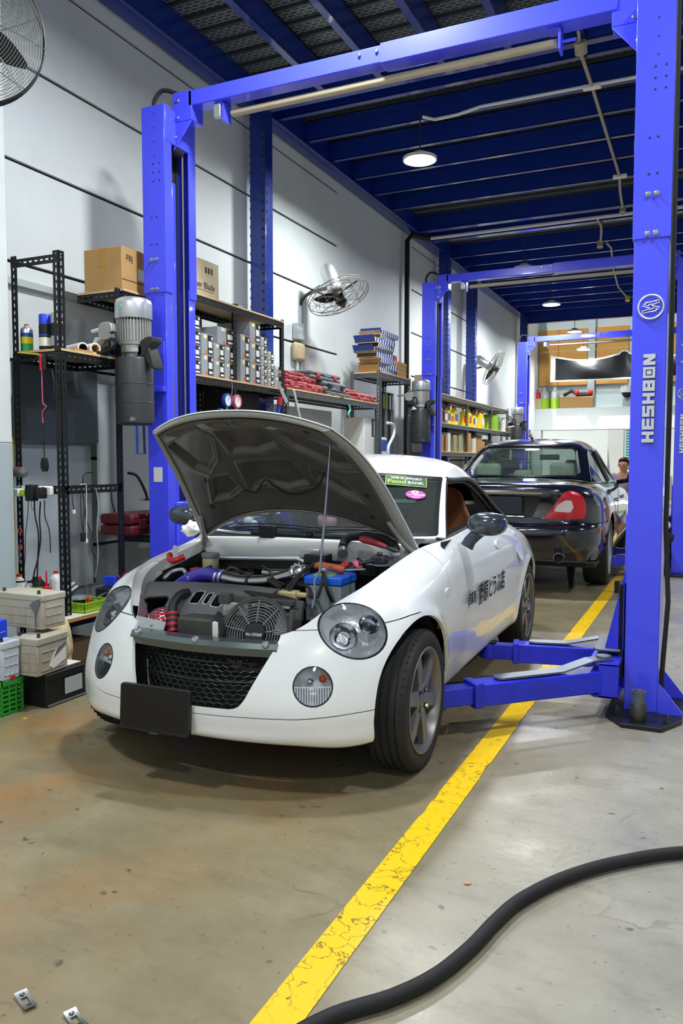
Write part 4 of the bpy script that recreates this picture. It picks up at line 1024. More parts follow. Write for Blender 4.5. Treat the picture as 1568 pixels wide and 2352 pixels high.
def strip(pts_out, pts_in, name):
    b = MB(); b.grid([[hrot(a), hrot(m_), hrot(c_)] for a, m_, c_ in zip(pts_out, [(x+y)/2+Vector((0, 0, -.006)) for x, y in zip(pts_out, pts_in)], pts_in)]); return b.build(name, 'hood_rim', hood, ang=60, solid=.002, soff=0)
S_ = [k/40 for k in range(41)]
for sg in (-1, 1): strip([hood_pt(s, sg*.99, .005) for s in S_], [hood_pt(s, sg*.915, .022) for s in S_], 'edge_flange')
T_ = [-1+2*k/50 for k in range(51)]
strip([hood_pt(.006, t*.99, .005) for t in T_], [hood_pt(.05, t*.93, .024) for t in T_], 'edge_flange')
strip([hood_pt(.996, t*.99, .004) for t in T_], [hood_pt(.975, t*.93, .020) for t in T_], 'edge_flange')
for t, s in ((-.80, .80), (-.66, .40), (.80, .36), (-.72, .22), (.74, .18), (.70, .885)):
    M = Matrix.Translation(hrot(hood_pt(s, t, .026))); d0 = Vector(hrot(hood_pt(s, t, .034)))-Vector(hrot(hood_pt(s, t, .024)))
    b = MB(); p_ = Vector(hrot(hood_pt(s, t, .024))); b.cyl(p_, p_+d0*.35, .014, n=16); b.build('hole', 'groove_dark', inn)
b = MB(); w0 = [hrot(hood_pt(s, t, .036)) for s, t in ((.44, .52), (.34, .42), (.26, .30), (.20, .10), (.27, -.02), (.32, -.06), (.30, -.12), (.22, -.22), (.26, -.32))]; b.tube(spline(w0, 8), .0035, 6); b.build('washer_hose', 'black_rubber', inn)
for sg in (-1, 1):
    b = MB(); b.tube([hrot(hood_pt(.22, sg*.88, .03)), hrot(hood_pt(.05, sg*.93, .032)), (sg*.552, .405, .79), (sg*.55, .36, .745)], [.010, .013, .015, .012], 8); b.build('hinge_arm', 'hood_rim', hood, ang=60)
# prop rod
b = MB(); b.tube([(.352, -.085, 1.302), (.366, -.09, 1.276), (.370, -.15, 1.021), (.371, -.205, .786), (.353, -.215, .748), (.367, -.24, .693), (.359, -.25, .649)], .0045, 8); pr0 = b.build('prop_rod', 'silver_tool', car)
b = MB(); b.tube([(.335, -.08, 1.325), (.358, -.088, 1.292)], [.009, .007], 8); b.build('rod_clip', 'trim_black', pr0)
# ------------------------------------------------------------ engine bay
top_in = [BG[i][-1] for i in range(len(BG))]
fl = [p for p in top_in if p[1] < .42]; fls = [[p for p in fl if p[1] > -.34 and s_*p[0] > 0] for s_ in (-1, 1)]
def inward(p, d, dz): 
    q = Vector((p[0], p[1]-.1, 0)); q = q.normalized() if q.length > 0 else q
    return (p[0]-d*(1 if p[0] > 0 else -1)*min(1, abs(p[0])*4), p[1]+(d if p[1] < 0 else 0), p[2]+dz)
for q_ in fls: b = MB(); b.grid([[p, inward(p, .006, -.012), inward(p, .026, -.018), inward(p, .034, -.05), inward(p, .046, -.09)] for p in q_], 0, True); b.build('bay_flange', 'car_white_in', car, ang=40)
b = MB(); b.grid([[inward(p, .045, -.06), inward(p, .07, -.33)] for p in fl], 0, True); b.box(-.56, .56, -.40, .40, .27, .30); b.build('bay_tub', 'bay_dark', car)
# bulkhead and scuttle
b = MB(); 
bh = lambda x: (.425-.09*(1-(x/.56)**2))
xs = [-.55+1.1*k/30 for k in range(31)]
b.grid([[(x, bh(x)+dy, z) for dy, z in ((.03, .842-.02*(x/.56)**2), (.005, .838-.02*(x/.56)**2), (0, .83-.02*(x/.56)**2), (-.006, .775+.012*math.cos(x*9)-.012*(x/.56)**2), (.0, .75+.012*math.cos(x*9)-.012*(x/.56)**2))] for x in xs]); b.build('bulkhead', 'car_white_in', car, ang=40, solid=.004)
b = MB(); b.grid([[(x, bh(x)+.005, z) for z in (.78, .30)] for x in xs]); b.build('firewall', 'bay_dark', car)
b = MB(); b.grid([[(x, bh(x)+.028, .845-.02*(x/.56)**2), (x, bh(x)+.05, .848-.02*(x/.56)**2), (x*1.02, bh(x)+.08+.02*(x/.56)**2, .856-.008*(x/.56)**2), (x*1.05, bh(x)+.115+.03*(x/.56)**2, .872-.02*(x/.56)**2)] for x in xs]); sct = b.build('scuttle_panel', mat('scuttle_black', '#151617', .7), car, ang=40)
for k, (xa, xb) in enumerate(((-.40, .10), (.02, .46))):
    b = MB(); n = 16; b.tube([(xa+(xb-xa)*i/n, .395+.03*math.sin(i/n*math.pi)+.10*abs((xa+(xb-xa)*i/n)/.5)**2-.02, .878+.012*math.sin(i/n*math.pi)) for i in range(n+1)], .006, 6)
    b.tube([(xa+(xb-xa)*i/n, .405+.10*abs((xa+(xb-xa)*i/n)/.5)**2, .893+.01*math.sin(i/n*math.pi)) for i in range(n+1)], .004, 6)
    wp = b.build('wiper', 'trim_black', car); MB().cyl((xa+.02, .40+.1*(xa/.5)**2, .85), (xa+.02, .40+.1*(xa/.5)**2, .885), .016, n=12).build('pivot_cap', 'trim_black', wp, bevel=.003)
MB().box(-.205, -.12, .345, .38, .845, .90).build('scuttle_box', 'black_plastic', sct, bevel=.004)
b = MB(); b.grid([[(x, .30+.02*(x/.5)**2, .75-.03*(x/.5)**2), (x, .285+.02*(x/.5)**2, .765-.03*(x/.5)**2), (x, .29+.02*(x/.5)**2, .70)] for x in xs[4:27]]); b.build('bulkhead_insulation', 'bay_dark', car, ang=40)
MB().tube([(-.45, .29, .742), (.03, .29, .758), (.09, .29, .74)], .011, 8).build('brake_pipe', 'alu', car)
# black plastic ducting cover with openings
def cov(u, v):
    # u across 0..1, v from top rear (0) to front bottom (1)
    x = -.515+.66*u; 
    y = -.10-.20*v-.02*math.sin(u*math.pi); z = .668+.02*math.sin(u*2.6)-.125*v**1.3+.012*math.sin(v*math.pi)
    if u > .72: y += .05*(u-.72)/.28*v; z += .05*v*(u-.72)/.28
    return (x, y, z)
cv, cf = grid_vf([[cov(i/60, j/24) for j in range(25)] for i in range(61)])
uv = lambda p: ((p[0]+.515)/.66, (-.10-p[1])/.20)
holes = [(.235, .80, .105, .20, .03), (.525, .60, .042, .17, .015), (.605, .61, .026, .15, .012), (.68, .62, .042, .17, .015)]
def hsd(p):
    u, v_ = uv(p); return min(sdrr(u*.66, v_*.24, c_*.66, d_*.24, hx*.66, hy*.24, r_) for c_, d_, hx, hy, r_ in holes)
v_, f_ = clip(cv, cf, hsd); rc = mbvf(v_, f_).build('intake_cover', 'bay_cover', car, solid=.008, soff=-1, ang=40)
for k, (c_, d_, hx, hy, r_) in enumerate(holes):
    v_, f_ = clip(cv, cf, lambda p: sdrr(uv(p)[0]*.66, uv(p)[1]*.24, c_*.66, d_*.24, hx*.66, hy*.24, r_), -1); v_, f_ = clip(v_, f_, lambda p: sdrr(uv(p)[0]*.66, uv(p)[1]*.24, c_*.66, d_*.24, hx*.66, hy*.24, r_)+.006, 1)
    mbvf(v_, f_).build('opening_rim', 'alu' if k else 'bay_dark', rc, solid=.006)
b = MB(); b.cyl((-.26, -.135, .67), (-.17, -.135, .678), .010); b.box(-.28, -.15, -.15, -.13, .65, .675); b.build('cover_latch', 'black_plastic', rc, bevel=.003)
# lower dark structure in front of the engine
b = MB(); b.box(-.16, .0, -.38, -.20, .40, .60); b.box(-.30, -.20, -.36, -.25, .40, .53); b.box(.0, .06, -.36, -.28, .5, .60); b.build('front_support', 'bay_grey', car, bevel=.01)
b = MB(); b.box(.02, .045, -.41, -.38, .50, .60); b.build('bracket', 'white_plastic', car, bevel=.003)
b = MB(); b.tube(spline([(.02, -.36, .62), (.035, -.39, .61), (.06, -.40, .57), (.05, -.41, .50)], 6), .012, 8); b.build('corrugated_hose', 'black_rubber', car)
# radiator fan with ring guard
fe = empty('radiator_fan', (.182, -.36, .556), parent=car, rot=(R(90-22), 0, R(2))); fe.scale = (1.14, 1.14, 1.14)
b = MB()
for r in [.045+.0095*k for k in range(8)]: b.torus((0, 0, .012), (0, 0, 1), r, .0022, 48, 5)
for k in range(9):
    a = 2*math.pi*k/9+.2; b.tube([(.036*math.cos(a), .036*math.sin(a), .013), (.118*math.cos(a), .118*math.sin(a), .013)], .003, 5)
b.build('guard', 'grey_plastic', fe)
b = MB(); b.lathe([(.112, -.02), (.114, .016), (.124, .018), (.126, -.02)], n=48); b.box(-.13, .14, -.13, .125, -.03, -.015); b.build('shroud', 'bay_grey', fe, ang=40)
b = MB(); b.lathe([(0, .02), (.034, .02), (.040, .012), (.040, -.01)], n=28); hb = b.build('hub', 'black_plastic', fe, ang=40)
text_obj('hub_mark', '6ω-20268', .014, T(0, -.004, .0206), 'paper', hb, .0003)
b = MB()
for k in range(7):
    M = Matrix.Rotation(2*math.pi*k/7, 4, 'Z') @ T(.072, 0, -.004) @ RX(28); b.box(-.04, .038, -.024, .024, -.0015, .0015, 0, M)
b.build('blades', 'black_plastic', fe)
b = MB(); 
for k in range(14): b.box(.26, .318, -.372+.003*k, -.368+.003*k, .565+.0055*k, .5675+.0055*k)
b.build('condenser_fins', 'alu', car, smooth=False)
b = MB()
for k in range(14): b.box(.02, .13, -.33, -.325, .615+.0045*k*.7, .6175+.0045*k*.7)
b.build('condenser_fins', 'alu', car, smooth=False)
b = MB(); b.cyl((.325, -.375, .55), (.325, -.345, .655), .011); b.box(.0, .31, -.31, -.28, .662, .682); b.box(.0, .05, -.335, -.30, .655, .695); b.box(.28, .33, -.30, -.26, .60, .66); b.build('radiator_header', 'bay_grey', car, bevel=.003)
b = MB(); b.box(.05, .3, -.325, -.31, .655, .662); b.build('header_strip', 'alu', car)
# long lock carrier across the top of the radiator
b = MB(); b.tube(spline([(-.02, -.15, .668), (.12, -.20, .672), (.24, -.235, .672), (.33, -.25, .655)], 6), .014, 8); b.build('loom_tube', 'black_rubber', car)
# mushroom air filter with honeycomb shell
M = T(-.272, -.335, .565) @ RX(35) @ RY(-12)
b = MB(); b.lathe([(.056, -.05), (.060, -.02), (.060, 0), (.054, .022), (.036, .036), (0, .042)], M, 28); af = b.build('air_filter', 'hose_red', car, ang=60)
b = MB()
for q in range(-4, 5):
    for r_ in range(-4, 5):
        cx, cy = .019*(q+r_/2), .0165*r_
        if math.hypot(cx, cy) < .055:
            def dome(x, y): return M @ Vector((x, y, .045-.0+ -6.5*(x*x+y*y)))
            hx = [dome(cx+.0105*math.cos(math.pi/6+k*math.pi/3), cy+.0105*math.sin(math.pi/6+k*math.pi/3)) for k in range(6)]; b.tube(hx, .0014, 4, closed=True)
b.build('honeycomb', 'silver_tool', af)
b = MB(); b.prism([(-.075, -.03), (.065, -.03), (.072, .012), (-.07, .026)], frame((-.262, -.408, .570), (1, 0, 0), (0, .25, 1)), .003); b.prism([(0, -.02), (.015, .115), (.03, .11), (.10, -.02)], frame((-.333, -.405, .566), (.0, 1, -.1), (0, .1, 1)), .003); hsd_ = b.build('heat_shield', 'alu', car, bevel=.0006)
MB().sph((-.255, -.412, .566), .006, 6).build('shield_bolt', 'steel', hsd_)
# black elbow and red coupling
b = MB(); b.tube(spline([(-.215, -.22, .665), (-.225, -.265, .66), (-.225, -.31, .63), (-.205, -.34, .59)], 8), .019, 14); b.build('intake_elbow', 'black_plastic', car)
b = MB(); b.cyl((-.205, -.34, .605), (-.185, -.37, .535), .025, n=20); cp = b.build('coupling', 'hose_red', car)
b = MB(); 
for t in (.12, .38, .7): b.cyl(Vector((-.205, -.34, .605)).lerp(Vector((-.185, -.37, .535)), t), Vector((-.205, -.34, .605)).lerp(Vector((-.185, -.37, .535)), t+.14), .0265, n=20)
b.build('coupling_bands', 'black_plastic', cp)
# charge pipe: blue silicone elbow and bare metal pipe
b = MB(); b.tube(spline([(-.40, -.05, .64), (-.37, .01, .675), (-.315, .03, .70), (-.25, .03, .703), (-.20, .03, .693)], 8), .032, 18); bl = b.build('charge_hose', 'hose_blue', car, ang=60)
b = MB(); [b.cyl((-.225+dx, .03, .697), (-.215+dx, .03, .695), .0345, n=24) for dx in (-.01, .012)]; b.build('hose_clamp', 'alu', bl)
b = MB(); b.tube(spline([(-.20, .03, .693), (-.10, .025, .683), (.02, .03, .693), (.10, .04, .715), (.145, .05, .735)], 8), .029, 18); cpipe = b.build('charge_pipe', 'pipe_alu', car, ang=60)
b = MB(); b.cyl((-.075, .025, .684), (-.062, .025, .684), .0315, n=24); b.build('pipe_clamp', 'trim_black', cpipe)
MB().tube([(-.03, .08, .72), (.03, .08, .72), (.10, .06, .725)], .018, 12).build('recirculation_pipe', 'pipe_alu', car)
MB().tube(spline([(-.03, .07, .75), (.03, .03, .73), (.07, -.03, .70)], 6), .005, 6).build('vacuum_hose', 'black_rubber', car)
M = T(.165, .04, .735) @ RX(62) @ RZ(10)
b = MB(); b.lathe([(.0, .028), (.014, .026), (.018, .034), (.026, .036), (.03, .028), (.038, .024), (.041, .012), (.041, -.01), (.036, -.014), (.036, -.03), (.03, -.03)], M, 32)
for k in range(10):
    a = 2*math.pi*k/10; b.cyl(M @ Vector((.0295*math.cos(a), .0295*math.sin(a), .024)), M @ Vector((.0295*math.cos(a), .0295*math.sin(a), .034)), .005, n=8)
b.build('blow_off_valve', 'pipe_alu', car, ang=40)
# battery
b = MB(); b.box(.225, .38, -.03, .13, .55, .70); bt = b.build('battery', 'battery_grey', car, bevel=.004)
MB().box(.218, .385, -.035, .135, .70, .735).build('battery_lid', 'battery_blue', bt, bevel=.006)
MB().box(.25, .33, -.01, .04, .735, .738).build('battery_label', 'lime_plastic', bt)
b = MB(); b.cyl((.30, -.01, .735), (.30, -.01, .76), .010); b.box(.285, .315, -.03, .02, .755, .77); b.build('terminal', 'steel', bt, bevel=.003)
for pts in ([(.30, -.02, .76), (.325, -.06, .73), (.34, -.07, .69), (.35, -.04, .64)], [(.30, -.02, .76), (.32, -.07, .72), (.31, -.1, .66)], [(.24, .02, .78), (.19, -.04, .73), (.16, -.08, .68), (.15, -.12, .66)], [(.22, .0, .77), (.20, -.06, .72), (.18, -.11, .665)], [(.20, -.05, .70), (.26, -.08, .70), (.29, -.10, .66)]):
    MB().tube(spline(pts, 6), .007, 8).build('cable', 'black_rubber', car)
MB().box(.09, .20, .225, .30, .745, .79).build('relay_box', 'black_plastic', car, bevel=.006)
MB().box(.03, .12, .325, .335, .75, .80).build('heat_plate', 'alu', car, bevel=.003)
# fluid reservoir
b = MB(); b.lathe([(0, .675), (.036, .675), (.038, .69), (.038, .75), (.03, .757)], T(-.388, .22, 0), 24); rs = b.build('reservoir', 'fluid', car, ang=50)
MB().lathe([(.042, .755), (.043, .768), (.040, .775), (0, .776)], T(-.388, .22, 0), 24).build('reservoir_cap', 'grey_plastic', rs, ang=40)
# big black hose at the left strut tower
b = MB(); b.tube(spline([(.262, .27, .80), (.238, .33, .825), (.255, .35, .858), (.33, .35, .872), (.42, .35, .858), (.475, .345, .83), (.487, .335, .795)], 8), .020, 14); bhose = b.build('heater_hose', 'black_rubber', car, ang=60)
b = MB(); b.cyl((.265, .262, .795), (.255, .285, .808), .024, n=20); b.cyl((.487, .335, .79), (.486, .337, .81), .023, n=20); b.build('hose_clamp', 'alu', bhose)
M = T(.36, .16, .745) @ RX(-35) @ RY(40)
b = MB(); b.lathe([(0, -.05), (.026, -.05), (.028, -.04), (.028, .045), (.02, .05), (0, .05)], M, 24); cn = b.build('canister', 'black_plastic', car, ang=40)
b = MB(); b.lathe([(.029, .012), (.0295, .018), (.0295, .03), (.029, .034)], M, 24); b.build('canister_band', 'pink_plastic', cn)
MB().cyl((.31, .15, .75), (.33, .17, .765), .018, n=16).build('red_cap', 'hose_red', car, bevel=.003)
MB().tube(spline([(.40, .12, .775), (.44, .16, .785), (.47, .22, .79), (.50, .26, .785)], 6), .008, 8).build('steel_line', 'silver_tool', car)
b = MB(); b.box(.42, .48, .20, .26, .765, .80); b.cyl((.45, .23, .80), (.45, .23, .815), .012); b.build('strut_mount', 'dark_steel', car, bevel=.005)
# small red and steel bits at the right strut tower
b = MB(); b.tube(spline([(-.525, .09, .775), (-.505, .07, .755), (-.475, .06, .752), (-.445, .09, .768)], 6), .014, 10); b.build('red_vacuum_hose', 'hose_red', car)
b = MB(); b.prism(rrect(.026, .06, .012, 4), frame((-.485, .08, .79), (1, .1, 0), (0, 0, 1)), .003); b.build('lug_bracket', 'alu', car, bevel=.0005)
MB().tube([(-.385, .06, .712), (-.345, .05, .722)], .011, 10).build('red_connector', 'hose_red', car)
MB().tube(spline([(-.48, -.02, .68), (-.47, .03, .705), (-.43, .05, .715), (-.40, .04, .70)], 6), .009, 8).build('steel_line', 'alu', car)
rnd = random.Random(4)
for k in range(34):
    x = rnd.uniform(-.48, .2); y_ = rnd.uniform(-.02, .24); z = rnd.uniform(.62, .69)
    pts = [(x, y_, z)]
    for j in range(4): pts.append((pts[-1][0]+rnd.uniform(-.07, .09), pts[-1][1]+rnd.uniform(-.06, .06), z+rnd.uniform(-.03, .035)))
    MB().tube(spline(pts, 6), rnd.choice((.003, .005, .007, .010)), 7).build('engine_hose', rnd.choice(('black_rubber', 'black_rubber', 'bay_grey')), car)
b = MB(); b.box(-.36, .16, .02, .27, .40, .655); eng = b.build('engine_block', 'bay_dark', car, bevel=.02)
for k in range(20):
    x = rnd.uniform(-.34, .14); y_ = rnd.uniform(.06, .25); b = MB(); b.box(x, x+rnd.uniform(.02, .06), y_, y_+rnd.uniform(.02, .04), .655, .655+rnd.uniform(.01, .05)); b.build('engine_bracket', rnd.choice(('bay_grey', 'bay_dark', 'dark_steel')), eng, bevel=.003)
MB().box(.13, .22, -.12, -.06, .64, .68).build('beige_connector', 'beige_part', car, bevel=.006)
MB().box(.20, .26, -.10, -.07, .655, .675).build('beige_connector', 'beige_part', car, bevel=.006)
# ------------------------------------------------------------ wheels
def wheel(x, y, sx, rz=0, parent=car):
    e = empty('wheel', (x, y, .273), parent=parent, rot=(0, 0, 0))
    M = RY(90*sx) @ RZ(0)
    b = MB(); w2 = .082
    prof = [(.20, -w2+.01), (.235, -w2), (.26, -w2+.006), (.270, -w2+.022)]
    for g in (-.045, -.015, .015, .045): prof += [(.273, g-.008), (.273, g-.004), (.267, g-.003), (.267, g+.003), (.273, g+.004), (.273, g+.008)]
    prof += [(.270, w2-.022), (.262, w2-.008), (.255, w2-.002), (.24, w2), (.225, w2-.001), (.208, w2-.006), (.198, w2-.014)]
    b.lathe(prof, M, 64)
    for k in range(56):
        MM = M @ Matrix.Rotation(2*math.pi*k/56, 4, 'Z')
        for s_ in (-1, 1): b.box(.262, .2716, -.0012, .0012, s_*.060-.010, s_*.060+.008, 1, MM)
    ty = b.build('tyre', ['tyre', 'groove_dark'], e, ang=40)
    b = MB(); b.lathe([(.200, w2-.012), (.207, w2-.004), (.204, w2), (.196, w2-.003), (.188, w2-.02), (.180, .0), (.176, -.07)], M, 64); rm = b.build('rim', 'rim_grey', e, ang=40)
    b = MB()
    for k in range(6):
        a = math.radians(45+60*k)*(1 if sx > 0 else -1); MM = M @ Matrix.Rotation(a+math.pi/2, 4, 'Z')
        v_ = []; 
        for r_, hw, zt in ((.03, .026, w2-.022), (.075, .0265, w2-.014), (.14, .025, w2-.013), (.192, .030, w2-.016)):
            v_ += [(r_, -hw, zt-.004), (r_, -hw*.55, zt), (r_, hw*.55, zt), (r_, hw, zt-.004), (r_, hw*.9, zt-.03), (r_, -hw*.9, zt-.03)]
        f_ = []
        for q in range(3):
            for j in range(6): f_.append((q*6+j, q*6+(j+1) % 6, (q+1)*6+(j+1) % 6, (q+1)*6+j))
        b.add([MM @ Vector(p) for p in v_], f_)
    b.lathe([(0, w2-.018), (.022, w2-.018), (.026, w2-.022), (.052, w2-.016), (.060, w2-.02), (.062, w2-.05)], M, 32)
    sp = b.build('spokes', 'rim_grey', rm, ang=30)
    b = MB()
    for k in range(4):
        b = MB(); a = math.pi/4+math.pi/2*k; c_ = M @ Vector((.046*math.cos(a), .046*math.sin(a), w2-.028)); c2 = M @ Vector((.046*math.cos(a), .046*math.sin(a), w2-.0145)); c3 = M @ Vector((.046*math.cos(a), .046*math.sin(a), w2-.006))
        b.cyl(c_, c2, .0125, n=14, m=0); b.cyl(c2, c3, .009, n=6, m=1)
        b.build('wheel_nut', ['groove_dark', 'chrome'], rm)
    b = MB(); b.lathe([(.05, .0), (.125, .0), (.125, -.012), (.05, -.012)], M, 32); b.build('brake_disc', 'dark_steel', e)
    b = MB(); b.lathe([(0, -.03), (.17, -.03)], M, 24); b.build('hub_backing', 'bay_dark', e)
    return e
for sx in (1, -1):
    wheel(sx*.652, 0, sx); wheel(sx*.648, 2.23, sx)
    for (cy, cz) in (AF, AR):
        b = MB(); rr_ = .327
        b.grid([[(sx*x_, cy+rr_*math.cos(math.pi*k/20-.15+.015*k), cz+rr_*math.sin(math.pi*k/20-.15+.015*k)) for x_ in ((.70 if .3 < k/20 < 1.01 and cy > 1 or .12 < k/20 < .7 else .56), .44)] for k in range(21)], 0, sx > 0); b.add([(sx*.44, cy+rr_*math.cos(math.pi*k/20-.15+.015*k), cz+rr_*math.sin(math.pi*k/20-.15+.015*k)) for k in range(21)], [tuple(range(21))])
        b.build('wheel_arch_liner', 'black_rubber', car)
# ------------------------------------------------------------ cabin and underside
b = MB(); ub = [(p[0]*.985, p[1]+(.012 if p[1] < 0 else -.012), .197) for p in [BG[i][0] for i in range(len(BG))]]; b.add(ub, [tuple(range(len(ub)))]); b.box(-.60, .60, -.36, 2.5, .2, .215); b.box(-.5, .5, 2.4, 2.66, .24, .5); b.build('underbody', 'bay_dark', car)
b = MB(); b.box(-.66, .66, .52, 1.95, .215, .235); b.box(-.66, .66, 1.55, 1.6, .22, .78); b.box(-.62, .62, .5, .52, .22, .78); 
for s in (1, -1): b.box(*sorted((s*.655, s*.64)), .5, 1.6, .22, .84)
b.build('cabin_tub', 'interior_dark', car)
b = MB(); b.grid([[(x, .50+.12*(x/.6)**2, .86), (x, .62, .86), (x, .74, .85), (x, .80, .80), (x, .80, .60)] for x in xs]); b.build('dashboard', 'interior_dark', car, ang=40)
sw = empty('steering_wheel', (-.30, .93, .80), parent=car, rot=(R(-62), 0, 0))
MB().torus((0, 0, 0), (0, 0, 1), .175, .014, 40, 10).build('wheel_rim', 'interior_dark', sw)
b = MB(); b.sph((0, 0, -.01), .05, 8, sc=(1, 1, .5)); [b.tube([(0, 0, -.01), (.17*math.cos(a), .17*math.sin(a), 0)], .012, 8) for a in (.2, math.pi-.2, -math.pi/2)]; b.build('wheel_spokes', 'grey_plastic', sw)
for s in (1, -1):
    e = empty('seat', (s*.33, 1.30, .25), parent=car)
    b = MB(); b.grid([[(sw_*w_, y_+.0, z_) for w_, sw_ in ((1, -.25), (1.0, -.2), (1, 0), (1, .2), (1, .25))] for y_, z_ in ((-.35, .10), (-.33, .22), (-.1, .24), (.12, .20))]); b.build('seat_cushion', 'seat_tan', e, solid=.08, bevel=.02, ang=60)
    prof = [(.10, .18, .23), (.17, .40, .25), (.22, .58, .235), (.255, .70, .15), (.27, .78, .135), (.275, .80, .06)]
    rows = []
    for y_, z_, w_ in prof:
        rows.append([(-w_, y_-.05, z_), (-w_*.8, y_-.01, z_), (-w_*.3, y_+.0, z_), (w_*.3, y_, z_), (w_*.8, y_-.01, z_), (w_, y_-.05, z_), (w_*.9, y_+.09, z_), (0, y_+.12, z_), (-w_*.9, y_+.09, z_), (-w_, y_-.05, z_)])
    b = MB(); b.grid(rows); so2 = b.build('seat_back', 'seat_tan', e, ang=180, merge=True); so2.modifiers.new('sub', 'SUBSURF').render_levels = 2
b = MB(); b.sph((.02, .64, .905), .05, 10, sc=(1, .8, 1.1)); b.sph((.02, .63, .96), .03, 8); b.build('plush_toy', 'toy_pink', car, ang=80)
b = MB(); b.sph((-.40, .60, .89), .03, 8); b.sph((-.37, .60, .88), .022, 8); b.build('plush_toy', 'white_plastic', car, ang=80)
MB().tube([(-.1, .93, 1.155), (0, .95, 1.12), (0, .97, 1.09)], .008, 8).build('mirror_stalk', 'trim_black', car)
MB().box(-.10, .10, .95, .975, 1.045, 1.10).build('rear_view_mirror', 'trim_black', car, bevel=.01)
# things left lying in the engine bay
e = empty('pliers', (0, 0, 0), 0, 'dark red handled pliers lying on the bulkhead edge by the black hose', 'pliers')
e.location = car.location; e.rotation_euler = car.rotation_euler
b = MB(); b.tube([(.352, .245, .868), (.372, .25, .865), (.41, .26, .854), (.45, .27, .838), (.468, .27, .832)], [.012, .018, .016, .012, .009], 10); b.build('handle', 'red_plastic', e, ang=60)
b = MB(); b.tube([(.466, .27, .832), (.50, .275, .822), (.525, .275, .815)], [.008, .012, .004], 8); b.build('jaws', 'dark_steel', e)
e = empty('screwdriver', car.location, .0274, 'orange and grey handled screwdriver lying across the blue battery', 'screwdriver')
b = MB(); b.tube([(.215, .08, .762), (.24, .08, .765), (.31, .075, .758), (.34, .07, .754), (.355, .07, .752)], [.012, .017, .017, .019, .012], 12); b.build('handle', mat('orange_worn', '#c05a2c', .5, dirt='#4d4a48', dscale=14, damt=.9), e, ang=60)
MB().tube([(.352, .07, .752), (.45, .06, .762)], .006, 8).build('shaft', 'silver_tool', e)
def cloth(name, c0, size, m, lab, cat, seed=1, parent=None, n=24, h=.03):
    b = MB(); P = []
    for i in range(n+1):
        row = []
        for j in range(n+1):
            u, v_ = i/n-.5, j/n-.5; w_ = noise.noise(Vector((u*2.5+seed, v_*2.5, seed)))+.3*noise.noise(Vector((u*6, v_*6, seed+3)))
            row.append((c0[0]+u*size[0]*(1+.2*w_), c0[1]+v_*size[1], c0[2]+h*w_+size[2]*(.25-u*u-v_*v_)*2))
        P.append(row)
    b.grid(P); o = b.build(name, m, parent, ang=80, solid=.003)
    return tag(o, lab, cat)
b = MB(); b.sph((0, 0, 0), 1, 14); b.v = [tuple(Vector((-.618, .42, .865))+Vector((p[0]*.045, p[1]*.06, p[2]*.035))*(1+.55*noise.noise(Vector(p)*2.2))) for p in b.v]; o = tag(b.build('rag', 'paper', ang=180), 'crumpled white rag tucked by the right bonnet hinge of the white car', 'rag'); o.location = car.location; o.rotation_euler = car.rotation_euler
mat('angle_black', '#1d1f20', .4, metal=.3, var=.15, vscale=12)
mat('angle_grey', '#5d6468', .4, metal=.5, var=.12, vscale=12)
mat('can_green', '#3fa65a', .35); mat('can_yellow', '#e7cf1d', .35); mat('can_blue', '#1f4fa8', .35)
mat('battery_cream', '#b9b3a2', .6, var=.08, vscale=6, dirt='#7d7358', dscale=5, damt=.45)
mat('battery_white', '#c9d2da', .5, var=.04, vscale=6)
mat('cloth_cream', '#d9c99b', .9, var=.12, vscale=9, bump=.5, bscale=120)
mat('stripe_blue', '#2d4c9c', .55); mat('purple_bag', '#6b1f3c', .5)
mat('board_white', '#d5d6d2', .6)
mat('cable_black', '#161617', .6)
def angle_bar(b, p0, p1, A, Bd, w=.036, t=.0025, slot=True, pitch=.04):
    """slotted L angle from p0 to p1; flanges along A and Bd"""
    p0 = Vector(p0); p1 = Vector(p1); d = p1-p0; L = d.length; d.normalize()
    for a, n in ((Vector(A), Vector(Bd)), (Vector(Bd), Vector(A))):
        M = Matrix(((d.x, a.x, n.x, p0.x), (d.y, a.y, n.y, p0.y), (d.z, a.z, n.z, p0.z), (0, 0, 0, 1)))
        if not slot: b.box(0, L, 0, w, 0, t, 0, M); continue
        b.box(0, L, 0, w*.36, 0, t, 0, M); b.box(0, L, w*.58, w, 0, t, 0, M)
        k = int(L/pitch)
        for i in range(k+1): b.box(i*pitch, min(L, i*pitch+pitch*.42), w*.36, w*.58, 0, t, 0, M)
